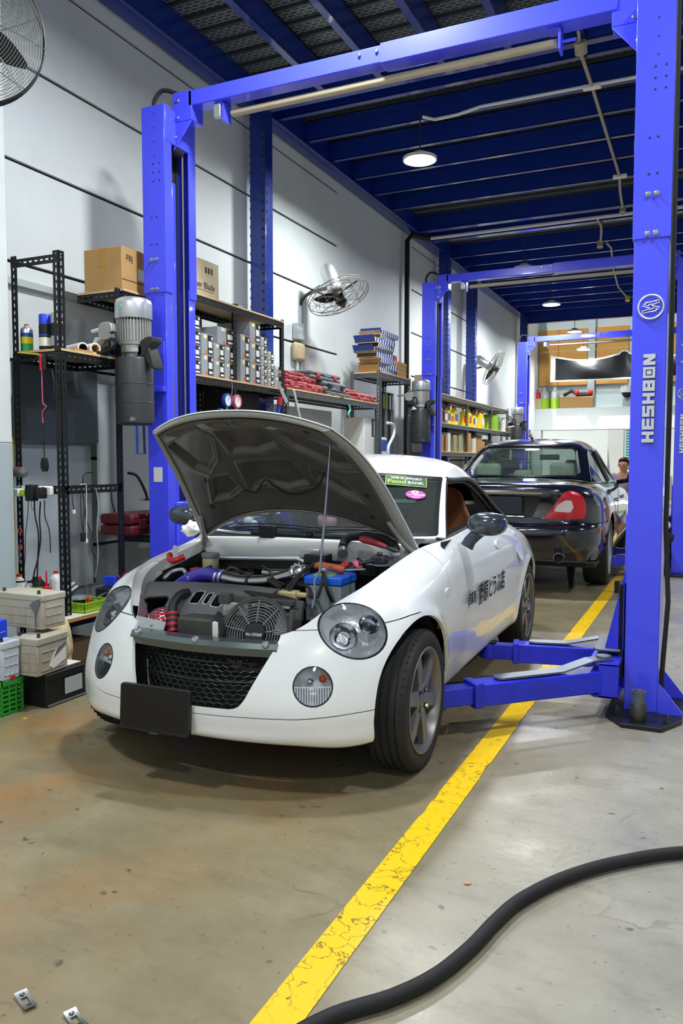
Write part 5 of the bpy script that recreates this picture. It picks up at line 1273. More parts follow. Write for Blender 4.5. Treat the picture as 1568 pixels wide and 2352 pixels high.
def rack(name, lab, ys, x0, x1, h, shelves, m='angle_black', grp='slotted angle racks along the white wall', hmap=None, nob=()):
    e = empty(name, (0, 0, 0), 0, lab, 'shelving rack', grp)
    for i, y in enumerate(ys):
        s = 1 if i == 0 else -1
        for x, sx in ((x1, -1), (x0, 1)):
            if sx > 0 and i in nob: continue
            b = MB(); angle_bar(b, (x, y, 0), (x, y, (hmap or {}).get(i, h)), (sx, 0, 0), (0, s, 0), .042); b.build('upright', m, e, smooth=False)
    for z, bd in shelves:
        for (ya, yb) in zip(ys, ys[1:]):
            for x, sx in ((x1, -1), (x0, 1)):
                b = MB(); angle_bar(b, (x+.0015*(-sx), ya, z-.002), (x+.0015*(-sx), yb, z-.002), (0, 0, -1), (sx, 0, 0), .045); b.build('shelf_edge', m, e, smooth=False)
        for y, s in ((ys[0], 1), (ys[-1], -1)):
            b = MB(); angle_bar(b, (x0, y-.0015*s, z-.002), (x1, y-.0015*s, z-.002), (0, 0, -1), (0, s, 0), .045); b.build('shelf_edge', m, e, smooth=False)
        if bd: 
            b = MB(); b.box(x0+.003, x1+.004, ys[0]+.003, ys[-1]-.003, z, z+.014); b.build('shelf_board', bd, e, bevel=.002)
    return e
# ---- rack 1: bench rack nearest the camera
XF, XB = -3.2, -3.55
r1 = rack('workbench_rack', 'black slotted angle rack with workbench nearest the pilaster', (3.29, 3.78), XB, XF, 2.335, ((1.80, 'wood_edge'), ), hmap={1: 2.225}, nob=(1,))
b = MB(); angle_bar(b, (XB, 3.2885, 2.315), (XF, 3.2885, 2.315), (0, 0, -1), (0, 1, 0), .045); b.build('top_bar', 'angle_black', r1, smooth=False)
for z in (1.065,):
    b = MB(); angle_bar(b, (XF, 3.3, z), (XF, 3.77, z), (0, 0, -1), (-1, 0, 0), .045); b.build('cross_bar', 'angle_black', r1, smooth=False)
    b = MB(); angle_bar(b, (XB, 3.2885, z), (XF, 3.2885, z), (0, 0, -1), (0, 1, 0), .045); b.build('cross_bar', 'angle_black', r1, smooth=False)
b = MB(); b.box(-3.60, -3.13, 3.20, 3.81, .325, .345); bb = b.build('bench_top', 'board_white', r1, bevel=.002)
MB().box(-3.131, -3.127, 3.20, 3.81, .325, .345).build('bench_edge', 'plywood', bb)
MB().box(-3.58, -3.22, 3.25, 3.79, .27, .324).build('bench_frame', 'angle_black', r1)
b = MB(); b.box(-3.60, -3.585, 3.32, 4.0, 1.32, 1.77); b.build('back_panel', 'grey_panel_dark', r1)
b = MB(); b.box(-3.66, -3.65, 3.32, 4.0, .40, 1.30); b.build('back_panel', 'grey_panel', r1)
# ---- rack 2: grey part boxes
r2 = rack('parts_rack', 'tall black rack behind the left post, stacked with clear part boxes', (4.13, 5.06, 5.78), XB, XF, 2.36, ((1.785, 'wood_edge'), (2.335, 'wood_edge'), (.72, 'wood_edge')))
for x, sx in ((XF, -1), (XB, 1)):
    b = MB(); angle_bar(b, (x, 3.80, 2.216), (x, 4.13, 2.216), (0, 0, -1), (sx, 0, 0), .045); b.build('shelf_edge', 'angle_black', r2, smooth=False)
b = MB(); angle_bar(b, (XB, 3.80, 2.216), (XF, 3.80, 2.216), (0, 0, -1), (0, 1, 0), .045); b.build('shelf_edge', 'angle_black', r2, smooth=False)
MB().box(XB+.003, XF+.004, 3.803, 4.12, 2.218, 2.232).build('shelf_board', 'wood_edge', r2)
b = MB(); b.box(-3.60, -3.588, 4.0, 5.75, .75, 1.70); b.build('peg_board', 'grey_panel', r2)
# ---- rack 3: tool cases
r3 = rack('tool_rack', 'low grey rack with red and grey tool cases, beyond the part boxes', (5.82, 7.84), XB, XF, 1.815, ((1.80, 'wood_edge'), (.75, 'wood_edge')), m='angle_grey')
b = MB(); b.box(-3.60, -3.588, 5.85, 7.5, .8, 1.72); b.build('peg_board', 'grey_panel', r3)
r4 = rack('filter_rack', 'grey rack topped with blue striped boxes before the second lift post', (7.89, 8.84), XB, XF, 2.17, ((2.145, 'wood_edge'), (.9, 'wood_edge')), m='angle_grey')
r5 = rack('oil_rack', 'long rack of yellow and green oil bottles beyond the second lift', (9.75, 11.29, 12.69, 13.85), XB, XF, 2.12, ((2.08, 'wood_edge'), (1.70, 'wood_edge'), (1.32, 'wood_edge'), (.75, 'wood_edge')), m='angle_grey')
r6 = rack('end_rack', 'small rack at the far end beside the yard opening', (14.7, 15.9), XB, XF, 1.75, ((1.72, 'wood_edge'), (1.2, 'wood_edge')), m='angle_grey')
# ---------------------------------------------------------------- clear part boxes
pb = None
def part_box(y0, y1, z0, h, lab):
    e = empty('part_box', (0, 0, 0), 0, lab, 'box', 'clear part boxes on the parts rack')
    x1 = -3.215; w = .30
    MB().box(x1-w, x1, y0, y1, z0, z0+h-.002).build('carton', 'clear_plastic', e, bevel=.002)
    W = y1-y0
    b = MB(); b.box(x1, x1+.0008, y0+W*.52, y0+W*.97, z0+h*.05, z0+h*.95); pn = b.build('printed_panel', 'ink', e)
    b = MB(); b.box(x1+.0008, x1+.0014, y0+W*.58, y0+W*.90, z0+h*.36, z0+h*.66); b.box(x1+.0008, x1+.0014, y0+W*.62, y0+W*.92, z0+h*.12, z0+h*.24); b.box(x1+.0008, x1+.0014, y0+W*.84, y0+W*.95, z0+h*.74, z0+h*.88); b.build('print', 'paper', pn, smooth=False)
    b = MB(); b.box(x1, x1+.0012, y0+W*.20, y0+W*.40, z0+h*.76, z0+h*.93); b.build('label', 'paper', e)
    b = MB(); b.box(x1, x1+.0012, y0+W*.40, y0+W*.50, z0+h*.76, z0+h*.93); b.build('label', 'can_yellow', e)
    b = MB(); b.box(x1, x1+.0012, y0+W*.33, y0+W*.48, z0+h*.06, z0+h*.20); b.build('label', 'orange_plastic', e)
    return e
cols = [(4.30, 4.445, 3, .105, 'half hidden column behind the blue post'), (4.455, 4.618, 4, .100, 'column beside the blue post'), (4.632, 4.772, 2, .147, 'second column from the blue post'), (4.785, 4.915, 2, .122, 'third column from the blue post'), (4.925, 5.05, 2, .120, 'column just left of the middle upright'), (5.135, 5.262, 2, .178, 'tall pair right of the middle upright'),
        (5.272, 5.425, 3, .158, 'tallest column beneath the upper shelf'), (5.435, 5.53, 5, .076, 'narrow column of five'), (5.54, 5.64, 4, .070, 'column of four small boxes near the right upright'), (5.65, 5.775, 2, .088, 'short pair at the right end')]
ordn = ['lowest', 'second', 'third', 'fourth', 'topmost']
for y0, y1, n, h, ctx in cols:
    for k in range(n):
        o_ = 'topmost' if k == n-1 else ordn[k]
        part_box(y0, y1, 1.80+k*h, h, 'clear part box, %s of the %s' % (o_, ctx))
part_box(4.83, 5.05, 1.80+.2445, .125, 'wider clear part box laid across the third column and its neighbour')
def carton(name, x0, x1, y0, y1, z0, z1, m, lab, cat='box', grp=None, tape=True, rz=0, marks=None, flap=False):
    e = empty(name, ((x0+x1)/2, (y0+y1)/2, z0), rz, lab, cat, grp); w, d, h = x1-x0, y1-y0, z1-z0
    MB().box(-w/2, w/2, -d/2, d/2, 0, h).build('carton', m, e, bevel=.003)
    if tape:
        b = MB(); b.box(w/2, w/2+.0008, -.03, .03, h*.55, h); b.box(-w/2, w/2, -.03, .03, h, h+.0008); b.box(-.03, .03, -d/2-.0008, -d/2, h*.55, h); b.build('tape', 'plywood', e)
    return e
e = carton('cardboard_box', -3.50, -3.21, 3.81, 4.11, 2.233, 2.485, 'card', 'brown cardboard box marked FBJ on the shelf left of the blue post above the motor')
text_obj('mark', 'FBJ', .05, frame((.146, -.08, .19), (0, 1, 0), (0, 0, 1)), 'ink', e, .0005)
MB().box(.145, .1462, .0, .14, .075, .145).build('label', 'paper', e); MB().box(.145, .1458, -.15, .15, .055, .062).build('seam', 'card_dark', e)
MB().box(.1462, .1466, .095, .12, .085, .12).build('label_print', 'ink', e)
e = carton('cardboard_box', -3.50, -3.22, 4.40, 4.86, 2.352, 2.60, 'card_pale', 'pale cardboard box printed Wiper Blade on the top shelf right of the post', tape=False)
text_obj('mark', 'Wiper Blade', .065, frame((.141, .02, .07), (0, 1, 0), (0, 0, 1)), 'ink', e, .0005, scale=(.95, 1))
b = MB(); b.box(.14, .1412, -.2, .16, .035, .038); [b.box(.14, .1412, .06+.035*k, .08+.035*k, .16, .20) for k in range(3)]; b.build('print', 'ink', e, smooth=False)
tag(MB().box(-3.48, -3.28, 5.2, 5.36, 2.3505, 2.40).build('tool_case', 'black_plastic', bevel=.02), 'flat black case on top of the parts rack by the blue column', 'case')
tag(MB().box(-3.545, -3.53, 5.44, 5.74, 2.02, 2.29).build('speaker_box', 'black_plastic', bevel=.01), 'black box behind the small part boxes under the upper shelf', 'box')
# ---------------------------------------------------------------- tool cases on rack 3
def case(x0, x1, y0, y1, z0, z1, m, lab, latch=None):
    e = empty('tool_case', ((x0+x1)/2, (y0+y1)/2, z0), 0, lab, 'tool case', 'plastic tool cases on the tool rack'); w, d, h = x1-x0, y1-y0, z1-z0
    MB().box(-w/2, w/2, -d/2, d/2, 0, h*.49).build('body', m, e, bevel=min(.018, h*.2))
    MB().box(-w/2, w/2, -d/2, d/2, h*.51, h).build('lid', m, e, bevel=min(.018, h*.2))
    for s in (-.28, .28): MB().box(w/2-.002, w/2+.008, d*s-.035, d*s+.035, h*.3, h*.75).build('latch', latch or m, e, bevel=.003)
    b = MB(); b.tube([(w/2, -.05, h*.5), (w/2+.02, -.045, h*.5), (w/2+.02, .045, h*.5), (w/2, .05, h*.5)], .008, 8); b.build('handle', m, e)
for a in ((-3.52, -3.22, 5.86, 6.26, 1.8155, 1.895, 'red_plastic', 'dusty red tool case, lowest at the left end of the tool rack'), (-3.52, -3.22, 6.28, 6.55, 1.8155, 1.89, 'red_plastic', 'dusty red tool case on the shelf board beside the grey cases'),
          (-3.52, -3.23, 5.86, 6.19, 1.896, 1.935, 'red_plastic', 'red tool case, middle of the stack next to the part boxes'), (-3.50, -3.25, 5.90, 6.25, 1.936, 1.968, 'red_plastic', 'flat dull red case on top of the stack next to the part boxes'),
          (-3.50, -3.25, 6.215, 6.47, 1.897, 1.95, 'red_plastic', 'bright red case leaning on the grey cases'), (-3.53, -3.21, 6.62, 7.2, 1.8155, 1.85, 'grey_plastic', 'flat grey tray case under the stacked grey cases'),
          (-3.50, -3.22, 6.58, 7.06, 1.851, 1.945, 'grey_plastic', 'dark grey power tool case in the middle of the stack', 'black_plastic'), (-3.55, -3.24, 6.35, 6.98, 1.946, 2.02, 'grey_plastic', 'grey power tool case with red latches on top of the stack', 'red_bright'),
          (-3.54, -3.21, 7.21, 7.82, 1.8155, 1.89, 'red_plastic', 'long faded red case at the right end of the tool rack'), (-3.54, -3.30, 7.15, 7.50, 1.891, 1.925, 'red_plastic', 'small faded red case on the long red case')): case(*a)
# ---------------------------------------------------------------- striped boxes and packs on rack 4
rn = random.Random(5)
for k in range(9):
    z = 2.16+.052*k; dx, dy = rn.uniform(-.02, .02), rn.uniform(-.05, .05)+(.09 if k > 6 else 0)
    e = empty('striped_box', (-3.36+dx, 8.17+dy, z), R(rn.uniform(-4, 4)), 'blue and white striped box, %s in the leaning stack' % ('lowest', 'second from the bottom', 'third from the bottom', 'fourth from the bottom', 'middle', 'fourth from the top', 'third from the top', 'second from the top', 'topmost')[k], 'box', 'striped boxes on the filter rack')
    w, d, h = .24, .50, .050
    b = MB(); b.box(-w/2, w/2, -d/2, d/2, 0, .003); b.box(-w/2, w/2, -d/2, d/2, h-.003, h); b.box(-w/2, -w/2+.003, -d/2, d/2, 0, h); b.box(w/2-.003, w/2, -d/2, d/2, 0, h); b.box(-w/2, w/2, d/2-.003, d/2, 0, h)
    bx = b.build('carton', 'paper', e)
    b = MB(); n = 8
    for i in range(n):
        y = -d/2+d*(i+.15)/n; b.add([(w/2+.0008, y, .002), (w/2+.0008, y+d/n*.58, .002), (w/2+.0008, y+d/n*.58+.015, h-.002), (w/2+.0008, y+.015, h-.002)], [(0, 1, 2, 3)])
        if k == 8: b.add([(-w/2, y, h+.0008), (w/2, y, h+.0008), (w/2, y+d/n*.58, h+.0008), (-w/2, y+d/n*.58, h+.0008)], [(0, 1, 2, 3)])
    b.build('stripes', 'stripe_blue', bx, smooth=False)
    b = MB(); b.box(-w/2+.006, w/2-.006, -d/2+.02, -d/2+.1, .004, h*.8); b.build('contents', 'card_dark' if k % 2 else 'ink', e)
    b = MB(); fl_ = -d/2; ang = rn.uniform(-.02, .03)
    b.add([(-w/2, fl_, h if k % 2 else .0), (w/2, fl_, h if k % 2 else .0), (w/2, fl_-.05, h+ang), (-w/2, fl_-.05, h+ang)], [(0, 1, 2, 3)]); b.build('flap', 'stripe_blue' if k in (4, 6, 8) else 'card', e, solid=.002)
for k in range(4): carton('cardboard_pack', -3.50, -3.24, 8.46+.01*k, 8.80+.008*(k % 2), 2.16+.045*k, 2.203+.045*k, 'card', 'thin brown cardboard pack, %s in the stack beside the striped boxes' % ('lowest', 'second', 'third', 'topmost')[k], grp='brown packs on the filter rack', tape=False)
carton('red_carton', -3.52, -3.38, 8.74, 8.86, 2.342, 2.44, 'red_bright', 'red and white carton standing on the brown packs by the lift post', tape=False)
# hanging packs under rack 4
for k in range(9):
    y = 7.92+.095*k; h = .30+.1*(k % 3 == 0); z1 = 1.70 if k < 5 else 2.02
    e = empty('wiper_pack', (-3.38, y, z1), 0, 'long dark wiper blade pack hanging in the row under the filter rack', 'wiper pack', 'wiper blade packs hanging under the filter rack')
    MB().box(-.02, .02, -.026, .026, -.62, -.03).build('sleeve', 'ink' if k % 2 else 'grey_plastic', e, bevel=.004)
    MB().box(.0202, .0212, -.02, .02, -.22, -.06).build('card', ('lime_plastic' if k in (5, 6) else 'paper'), e)
    MB().tube([(0, 0, -.03), (0, 0, .0)], .003, 5).build('hook', 'steel', e)
tag(MB().box(-3.5, -3.26, 7.60, 7.80, 1.15, 1.66).build('document_tray', 'white_plastic', bevel=.006), 'white upright box beside the hanging wiper packs', 'box')
e = empty('wipes_pack', (-3.27, 8.02, .915), 0, 'blue and white pack standing beneath the hanging wiper packs', 'pack'); MB().box(-.05, .05, -.13, .13, 0, .55).build('pack', 'white_plastic', e, bevel=.02); MB().box(.05, .053, -.09, .11, .40, .52).build('print', 'can_blue', e)
b = MB(); b.tube(spline([(-3.18, 8.05, 1.62), (-3.17, 8.20, 1.60), (-3.17, 8.22, 1.50), (-3.17, 8.05, 1.35), (-3.17, 8.10, 1.22), (-3.17, 8.24, 1.24)], 8), .016, 8); tag(b.build('white_hose', 'white_plastic'), 'bent white hose hanging on the front of the filter rack', 'hose')
# ---------------------------------------------------------------- oils and cartons on rack 5
rn = random.Random(11)
def bottle(x, y, z, w, h, m, capm, lab, grp):
    e = empty('oil_bottle', (x, y, z), 0, lab, 'bottle', grp)
    b = MB(); b.prism(rrect(w*.6, w, w*.15, 3), T(0, 0, 0), h*.78); b.cyl((0, w*.1, h*.77), (0, w*.1, h*.9), w*.18, w*.14, 10); b.build('bottle', m, e, bevel=.008)
    MB().cyl((0, w*.1, h*.88), (0, w*.1, h), w*.16, n=10).build('cap', capm, e)
    MB().box(w*.3, w*.302, -w*.36, w*.36, h*.2, h*.6).build('label', rn.choice(('paper', 'red_bright', 'can_blue')), e)
def row(y0, y1, z, m, caps, kind, lab, grp, hs=(.2, .28), ws=(.10, .16), xs=(-3.33, -3.26)):
    y = y0
    while y < y1-.1:
        w = rn.uniform(*ws); h = rn.uniform(*hs); mm = rn.choice(m)
        if kind == 'bottle': bottle(rn.uniform(*xs), y+w/2, z, w, h, mm, rn.choice(caps), lab, grp)
        else: carton('carton', -3.5, rn.uniform(-3.25, -3.21), y, y+w, z, z+h, mm, lab, 'box', grp, tape=False)
        y += w+rn.uniform(.01, .03)
S1 = 1.7145; S2 = 1.3345
row(9.8, 10.45, S1, ('grey_plastic', 'clear_plastic', 'white_plastic'), ('purple_bag',), 'bottle', 'grey fluid bottle on the middle shelf next to the second lift post', 'grey bottles on the oil rack')
row(10.5, 11.2, S1, ('yellow_plastic',), ('red_bright', 'yellow_plastic'), 'bottle', 'yellow oil bottle on the middle shelf, first bay of the oil rack', 'yellow bottles in the first bay')
row(11.35, 12.6, S1, ('yellow_plastic',), ('red_bright', 'yellow_plastic'), 'bottle', 'yellow oil bottle on the middle shelf, second bay of the oil rack', 'yellow bottles in the second bay', hs=(.22, .3))
row(12.75, 13.3, S1, ('lime_plastic',), ('lime_plastic',), 'box', 'lime green carton on the middle shelf of the oil rack', 'lime cartons on the oil rack')
row(13.3, 13.8, S1, ('white_plastic', 'can_green'), ('white_plastic',), 'bottle', 'white bottle at the far end of the middle shelf', 'white bottles on the oil rack')
row(9.8, 10.6, S2, ('white_plastic', 'card', 'battery_cream'), (), 'box', 'pale carton on the lower shelf, left of the tubs', 'cartons on the lower oil rack shelf', hs=(.2, .3))
row(10.62, 11.2, S2, ('card', 'fluid', 'plywood'), (), 'box', 'brown carton on the lower shelf of the first bay', 'brown cartons on the oil rack', hs=(.18, .31))
row(11.35, 12.0, S2, ('white_plastic', 'card'), (), 'box', 'white or brown carton on the lower shelf, second bay', 'mixed cartons on the oil rack', hs=(.2, .3))
row(12.0, 12.6, S2, ('card', 'ink'), (), 'box', 'dark carton on the lower shelf near the third upright', 'dark cartons on the oil rack', hs=(.15, .28))
row(12.75, 13.8, S2, ('lime_plastic',), (), 'box', 'lime green carton on the lower shelf of the far bay', 'lime cartons low on the oil rack', hs=(.12, .2))
carton('carton', -3.5, -3.25, 9.8, 10.0, 2.0945, 2.32, 'card_pale', 'pale upright carton on top of the oil rack beside the lift post', tape=False)
row(14.75, 15.8, 1.7345, ('card', 'ink', 'plywood'), (), 'box', 'dark carton on the top of the far end rack', 'cartons on the end rack', hs=(.08, .14))
row(14.75, 15.8, 1.2145, ('can_blue', 'white_plastic', 'pink_plastic'), ('white_plastic',), 'bottle', 'bottle on the lower shelf of the far end rack', 'bottles on the end rack', hs=(.25, .4))
# ---------------------------------------------------------------- bench corner at the left
def can(x, y, z, r, h, mats, lab, nozzle='red_plastic', cap=None, grp='aerosol cans and bottles at the bench'):
    e = empty('spray_can', (x, y, z), 0, lab, 'can', grp)
    if cap: MB().lathe([(r, 0), (r, h*.70), (r*.9, h*.73), (0, h*.74)], n=24).build('body', mats[0], e, ang=50); MB().lathe([(r*.98, h*.72), (r*.98, h*.98), (r*.9, h), (0, h)], n=24).build('cap', cap, e, ang=40)
    else:
        MB().lathe([(r, 0), (r, h*.78), (r*.85, h*.84), (r*.42, h*.92), (r*.4, h*.93)], n=24).build('body', mats[0], e, ang=50); MB().lathe([(r*.40, h*.91), (r*.36, h*.99), (0, h)], n=12).build('nozzle', nozzle, e)
    for k, (m, a0, a1) in enumerate(mats[1:]): MB().lathe([(r*1.01+.0003*k, h*a0), (r*1.01+.0003*k, h*a1)], n=24).build('label_band', m, e)
    return e
SZ = 1.8155
can(-3.50, 3.345, SZ, .033, .155, ['alu', ('can_green', .02, .28), ('can_yellow', .28, .52), ('can_blue', .52, .66)], 'green yellow and blue spray can at the left end of the shelf')
can(-3.375, 3.36, SZ, .035, .20, ['ink', ('paper', .12, .36), ('can_blue', .40, .44)], 'black spray can with blue cap on the shelf', cap='blue_plastic')
can(-3.305, 3.375, SZ, .033, .205, ['ink', ('clear_plastic', .12, .38)], 'black spray can with grey cap half behind the upright', cap='clear_plastic')
for k, (x0, y0, x1, y1) in enumerate(((-3.33, 3.42, -3.285, 3.555), (-3.27, 3.46, -3.235, 3.60))):
    e = empty('paper_roll', (0, 0, 0), 0, ('long' if k == 0 else 'shorter')+' white roll lying on the shelf, its '+('dark core' if k == 0 else 'pale core')+' facing the aisle', 'roll', 'white rolls on the bench shelf'); d = Vector((x1-x0, y1-y0, 0)); p = Vector((x1, y1, SZ+.036)); q = Vector((x0, y0, SZ+.036)); dn = d.normalized(); rot = Vector((dn.y*.2+.8, -.3, 0)).normalized()
    dirv = Vector((.93, -.36, 0)).normalized()
    q = p-dirv*.22
    M = frame(q, *(lambda a: (a[0], a[1]))(basis(dirv)[:2])) if False else None
    a, b_, dd = basis(dirv); M = Matrix(((a.x, b_.x, dd.x, q.x), (a.y, b_.y, dd.y, q.y), (a.z, b_.z, dd.z, q.z), (0, 0, 0, 1)))
    MB().lathe([(.034, 0), (.034, .22), (.026, .22), (.026, .0)], M, 24, closed=True).build('roll', 'white_plastic', e, ang=40); MB().lathe([(.0255, .01), (.0255, .2202), (.021, .2202), (.021, .01)], M, 24, closed=True).build('core', 'ink' if k == 0 else 'card', e, ang=40)
e = empty('tape_gun', (-3.32, 3.70, SZ), 0, 'white plastic holder with yellow tab standing on the shelf', 'holder'); b = MB(); b.prism([(0, 0), (.09, 0), (.10, .05), (.075, .10), (.05, .115), (.02, .06)], frame((-.0, -.06, .005), (0, 1, 0), (0, 0, 1)), .03); b.build('body', 'white_plastic', e, bevel=.004); MB().box(.0, .012, .035, .06, .07, .11).build('tab', 'can_yellow', e)
tag(MB().box(-3.26, -3.215, 3.67, 3.75, SZ, SZ+.05).build('small_box', 'can_blue', bevel=.003), 'small blue and white box on the shelf behind the motor', 'box')
b = MB()
for k in range(5): b.tube(spline([(-3.30+.02*k, 3.70, SZ+.02+.006*k), (-3.24, 3.66+.01*k, SZ+.05+.01*k), (-3.21, 3.72, SZ+.02), (-3.25, 3.76, SZ+.03)], 7), .006, 6)
tag(b.build('cable_bundle', 'cable_black'), 'tangled black cable heap on the shelf against the power unit', 'cable')
tag(MB().prism([(0, 0), (.10, .01), (.095, .035), (.01, .03)], T(-3.222, 3.68, SZ) @ RZ(70), .012).build('pink_block', 'pink_plastic', bevel=.003), 'pink block at the front edge of the shelf', 'block')
tag(MB().box(-3.225, -3.205, 3.40, 3.55, SZ, SZ+.012).build('wood_offcut', 'plywood'), 'wood strip along the front edge of the shelf under the rolls', 'wood strip')
# jump clamps and hanging tester
e = empty('battery_clamp', (-3.32, 3.268, 1.74), 0, 'red and black battery clamps clipped on a yellow hook under the shelf', 'clamp')
b = MB(); b.tube([(0, 0, .045), (.002, 0, 0), (.004, 0, -.045)], [.008, .011, .010], 8); b.build('red_clamp', 'red_bright', e); b = MB(); b.tube([(.022, 0, .045), (.024, 0, 0), (.024, 0, -.04)], [.008, .011, .010], 8); b.build('black_clamp', 'black_plastic', e)
b = MB(); b.tube([(-.17, 0, .062), (-.02, 0, .045), (.01, 0, .03)], .004, 6); b.build('hook', 'can_yellow', e)
b = MB(); b.tube(spline([(.004, 0, -.04), (.004, .0, -.15), (.008, 0, -.22), (.03, 0, -.24), (.004, 0, -.27), (.004, .0, -.33)], 8), .003, 6); b.build('red_wire', 'pink_plastic', e)
e = empty('diagnostic_plug', (-3.316, 3.27, 1.40), 0, 'black diagnostic plug hanging on its long cable below the red clamp', 'plug')
b = MB(); b.tube(spline([(.06, .01, .30), (.085, 0, .22), (.07, 0, .13), (.004, 0, .06), (0, 0, -.02), (.003, 0, -.19)], 8), .0035, 6); b.build('cable', 'cable_black', e); b = MB(); b.prism([(-.012, 0), (.012, 0), (.022, -.03), (.022, -.06), (.015, -.062), (.015, -.075), (-.015, -.075), (-.015, -.062), (-.022, -.06), (-.022, -.03)], frame((.003, .01, -.18), (1, 0, 0), (0, 0, 1)), .02); b.build('plug', 'black_plastic', e, bevel=.002)
e = empty('heat_gun', (-3.50, 3.262, 1.14), 0, 'dark heat gun with pink stripe hooked on the left upright', 'heat gun'); b = MB(); b.tube([(-.05, .0, .0), (.0, 0, .0), (.045, 0, -.006), (.058, 0, -.008)], [.024, .026, .022, .016], 14); b.build('barrel', 'grey_plastic', e, bevel=.002); MB().tube([(-.05, 0, .021), (.035, 0, .020)], .010, 8).build('stripe', 'pink_plastic', e)
# power strip with plugs
e = empty('power_strip', (-3.40, 3.272, 1.038), 0, 'white power strip screwed to the rack bar, loaded with plugs', 'power strip')
MB().box(-.125, .14, -.015, .012, -.028, .028).build('strip', 'white_plastic', e, bevel=.010); 
for k in range(4): MB().cyl((-.08+.055*k, -.018, .020), (-.08+.055*k, -.012, .020), .005, n=10).build('switch', 'red_bright' if k != 1 else 'can_yellow', e)
for nm, x, m, w, h in (('plug', -.075, 'white_plastic', .02, .022), ('plug', -.03, 'lime_plastic', .016, .018), ('adapter', .022, 'black_plastic', .028, .045), ('adapter', .095, 'black_plastic', .02, .03)): MB().box(x-w, x+w, -.06, -.014, -.01-h, -.01+h).build(nm, m, e, bevel=.006)
# hanging cables: (points in x, y, z) on the front of the rack bars
cab = [('thin black cable hanging from the left end of the power strip', 'cable_black', .0022, [(-3.43, 3.262, 1.0), (-3.44, 3.262, .90), (-3.462, 3.262, .78), (-3.47, 3.262, .64), (-3.50, 3.26, .50), (-3.53, 3.26, .47)]),
       ('short looped grey cable under the power strip', 'clear_plastic', .002, [(-3.415, 3.262, 1.0), (-3.405, 3.262, .93), (-3.39, 3.262, .95), (-3.38, 3.262, 1.0)]),
       ('thick black adapter cable running straight down to the bottles', 'cable_black', .0042, [(-3.375, 3.25, .99), (-3.372, 3.25, .90), (-3.35, 3.25, .80), (-3.358, 3.25, .68), (-3.366, 3.25, .58), (-3.37, 3.25, .54)]),
       ('thick black adapter cable bending left above the black can', 'cable_black', .0042, [(-3.33, 3.25, .98), (-3.34, 3.25, .88), (-3.335, 3.25, .78), (-3.36, 3.25, .66), (-3.39, 3.25, .58), (-3.40, 3.25, .53)]),
       ('black cable curving from the right plug behind the upright', 'cable_black', .003, [(-3.30, 3.25, .99), (-3.30, 3.25, .90), (-3.27, 3.25, .82), (-3.265, 3.25, .70)])]
cab += [('black charging cable with white plug hanging at the upright', 'cable_black', .0026, [(-3.19, 3.34, 1.03), (-3.188, 3.345, .97), (-3.188, 3.352, .93)]),
        ('black cable hanging in a narrow loop left of the usb light', 'cable_black', .0024, [(-3.19, 3.41, 1.05), (-3.187, 3.405, .95), (-3.187, 3.408, .87), (-3.187, 3.42, .80)]),
        ('black cable with a small black box at its end', 'cable_black', .003, [(-3.19, 3.42, 1.05), (-3.187, 3.43, .96), (-3.187, 3.425, .88), (-3.187, 3.42, .80)]),
        ('long black cable hanging beside the cable with the box', 'cable_black', .003, [(-3.19, 3.45, 1.05), (-3.187, 3.455, .98), (-3.187, 3.44, .90), (-3.187, 3.475, .80)]),
        ('wavy black cable in the middle of the hanging cables', 'cable_black', .0028, [(-3.19, 3.51, 1.05), (-3.187, 3.52, .97), (-3.187, 3.51, .86), (-3.187, 3.48, .72), (-3.187, 3.52, .63), (-3.187, 3.50, .53)]),
        ('pale cable hanging lowest among the hanging cables', 'clear_plastic', .0026, [(-3.19, 3.53, 1.05), (-3.187, 3.545, .95), (-3.187, 3.53, .80), (-3.187, 3.535, .66), (-3.187, 3.505, .53)]),
        ('white charging cable looped over the bar', 'white_plastic', .0022, [(-3.185, 3.40, 1.07), (-3.183, 3.44, 1.072), (-3.183, 3.447, 1.04), (-3.183, 3.445, .9), (-3.183, 3.44, .76)]),
        ('thick black cable at the right upright', 'cable_black', .005, [(-3.19, 3.66, 1.05), (-3.187, 3.66, .97), (-3.187, 3.685, .90)])]
for k, (lab, m, r_, pts) in enumerate(cab):
    e = empty('hanging_cable', (0, 0, 0), 0, lab, 'cable', 'cables hanging on the bench rack'); MB().tube(spline(pts, 8), r_, 6).build('cable', m, e)
    p = Vector(pts[-1])
    if k in (5, 11): MB().box(p.x-.006, p.x+.006, p.y-.007, p.y+.007, p.z-.02, p.z+.002).build('plug', 'white_plastic', e, bevel=.002)
    if k in (7,): MB().box(p.x-.008, p.x+.008, p.y-.016, p.y+.012, p.z-.05, p.z+.0).build('plug', 'black_plastic', e, bevel=.003)
    if k in (9, 10): MB().tube([p+Vector((0, 0, .005)), p-Vector((0, 0, .025))], .006, 6).build('plug', 'black_plastic', e)
b = MB(); b.tube(spline([(-3.19, 3.43, 1.065), (-3.19, 3.43, 1.11), (-3.188, 3.45, 1.135), (-3.187, 3.485, 1.138)], 6), .0035, 6); b.tube([(-3.187, 3.485, 1.138), (-3.187, 3.505, 1.137)], .006, 6); tag(b.build('usb_light', 'cable_black'), 'small gooseneck usb light bent over the rack bar', 'light')
e = empty('work_lamp', (0, 0, 0), 0, 'black gooseneck work lamp with bright metal head beside the blue post', 'lamp'); MB().tube(spline([(-3.23, 3.86, 1.13), (-3.22, 3.93, 1.11), (-3.21, 3.99, 1.02), (-3.20, 4.0, .97)], 7), .009, 8).build('gooseneck', 'cable_black', e); MB().box(-3.22, -3.18, 3.95, 4.10, .955, .97).build('head', 'steel', e, bevel=.003)
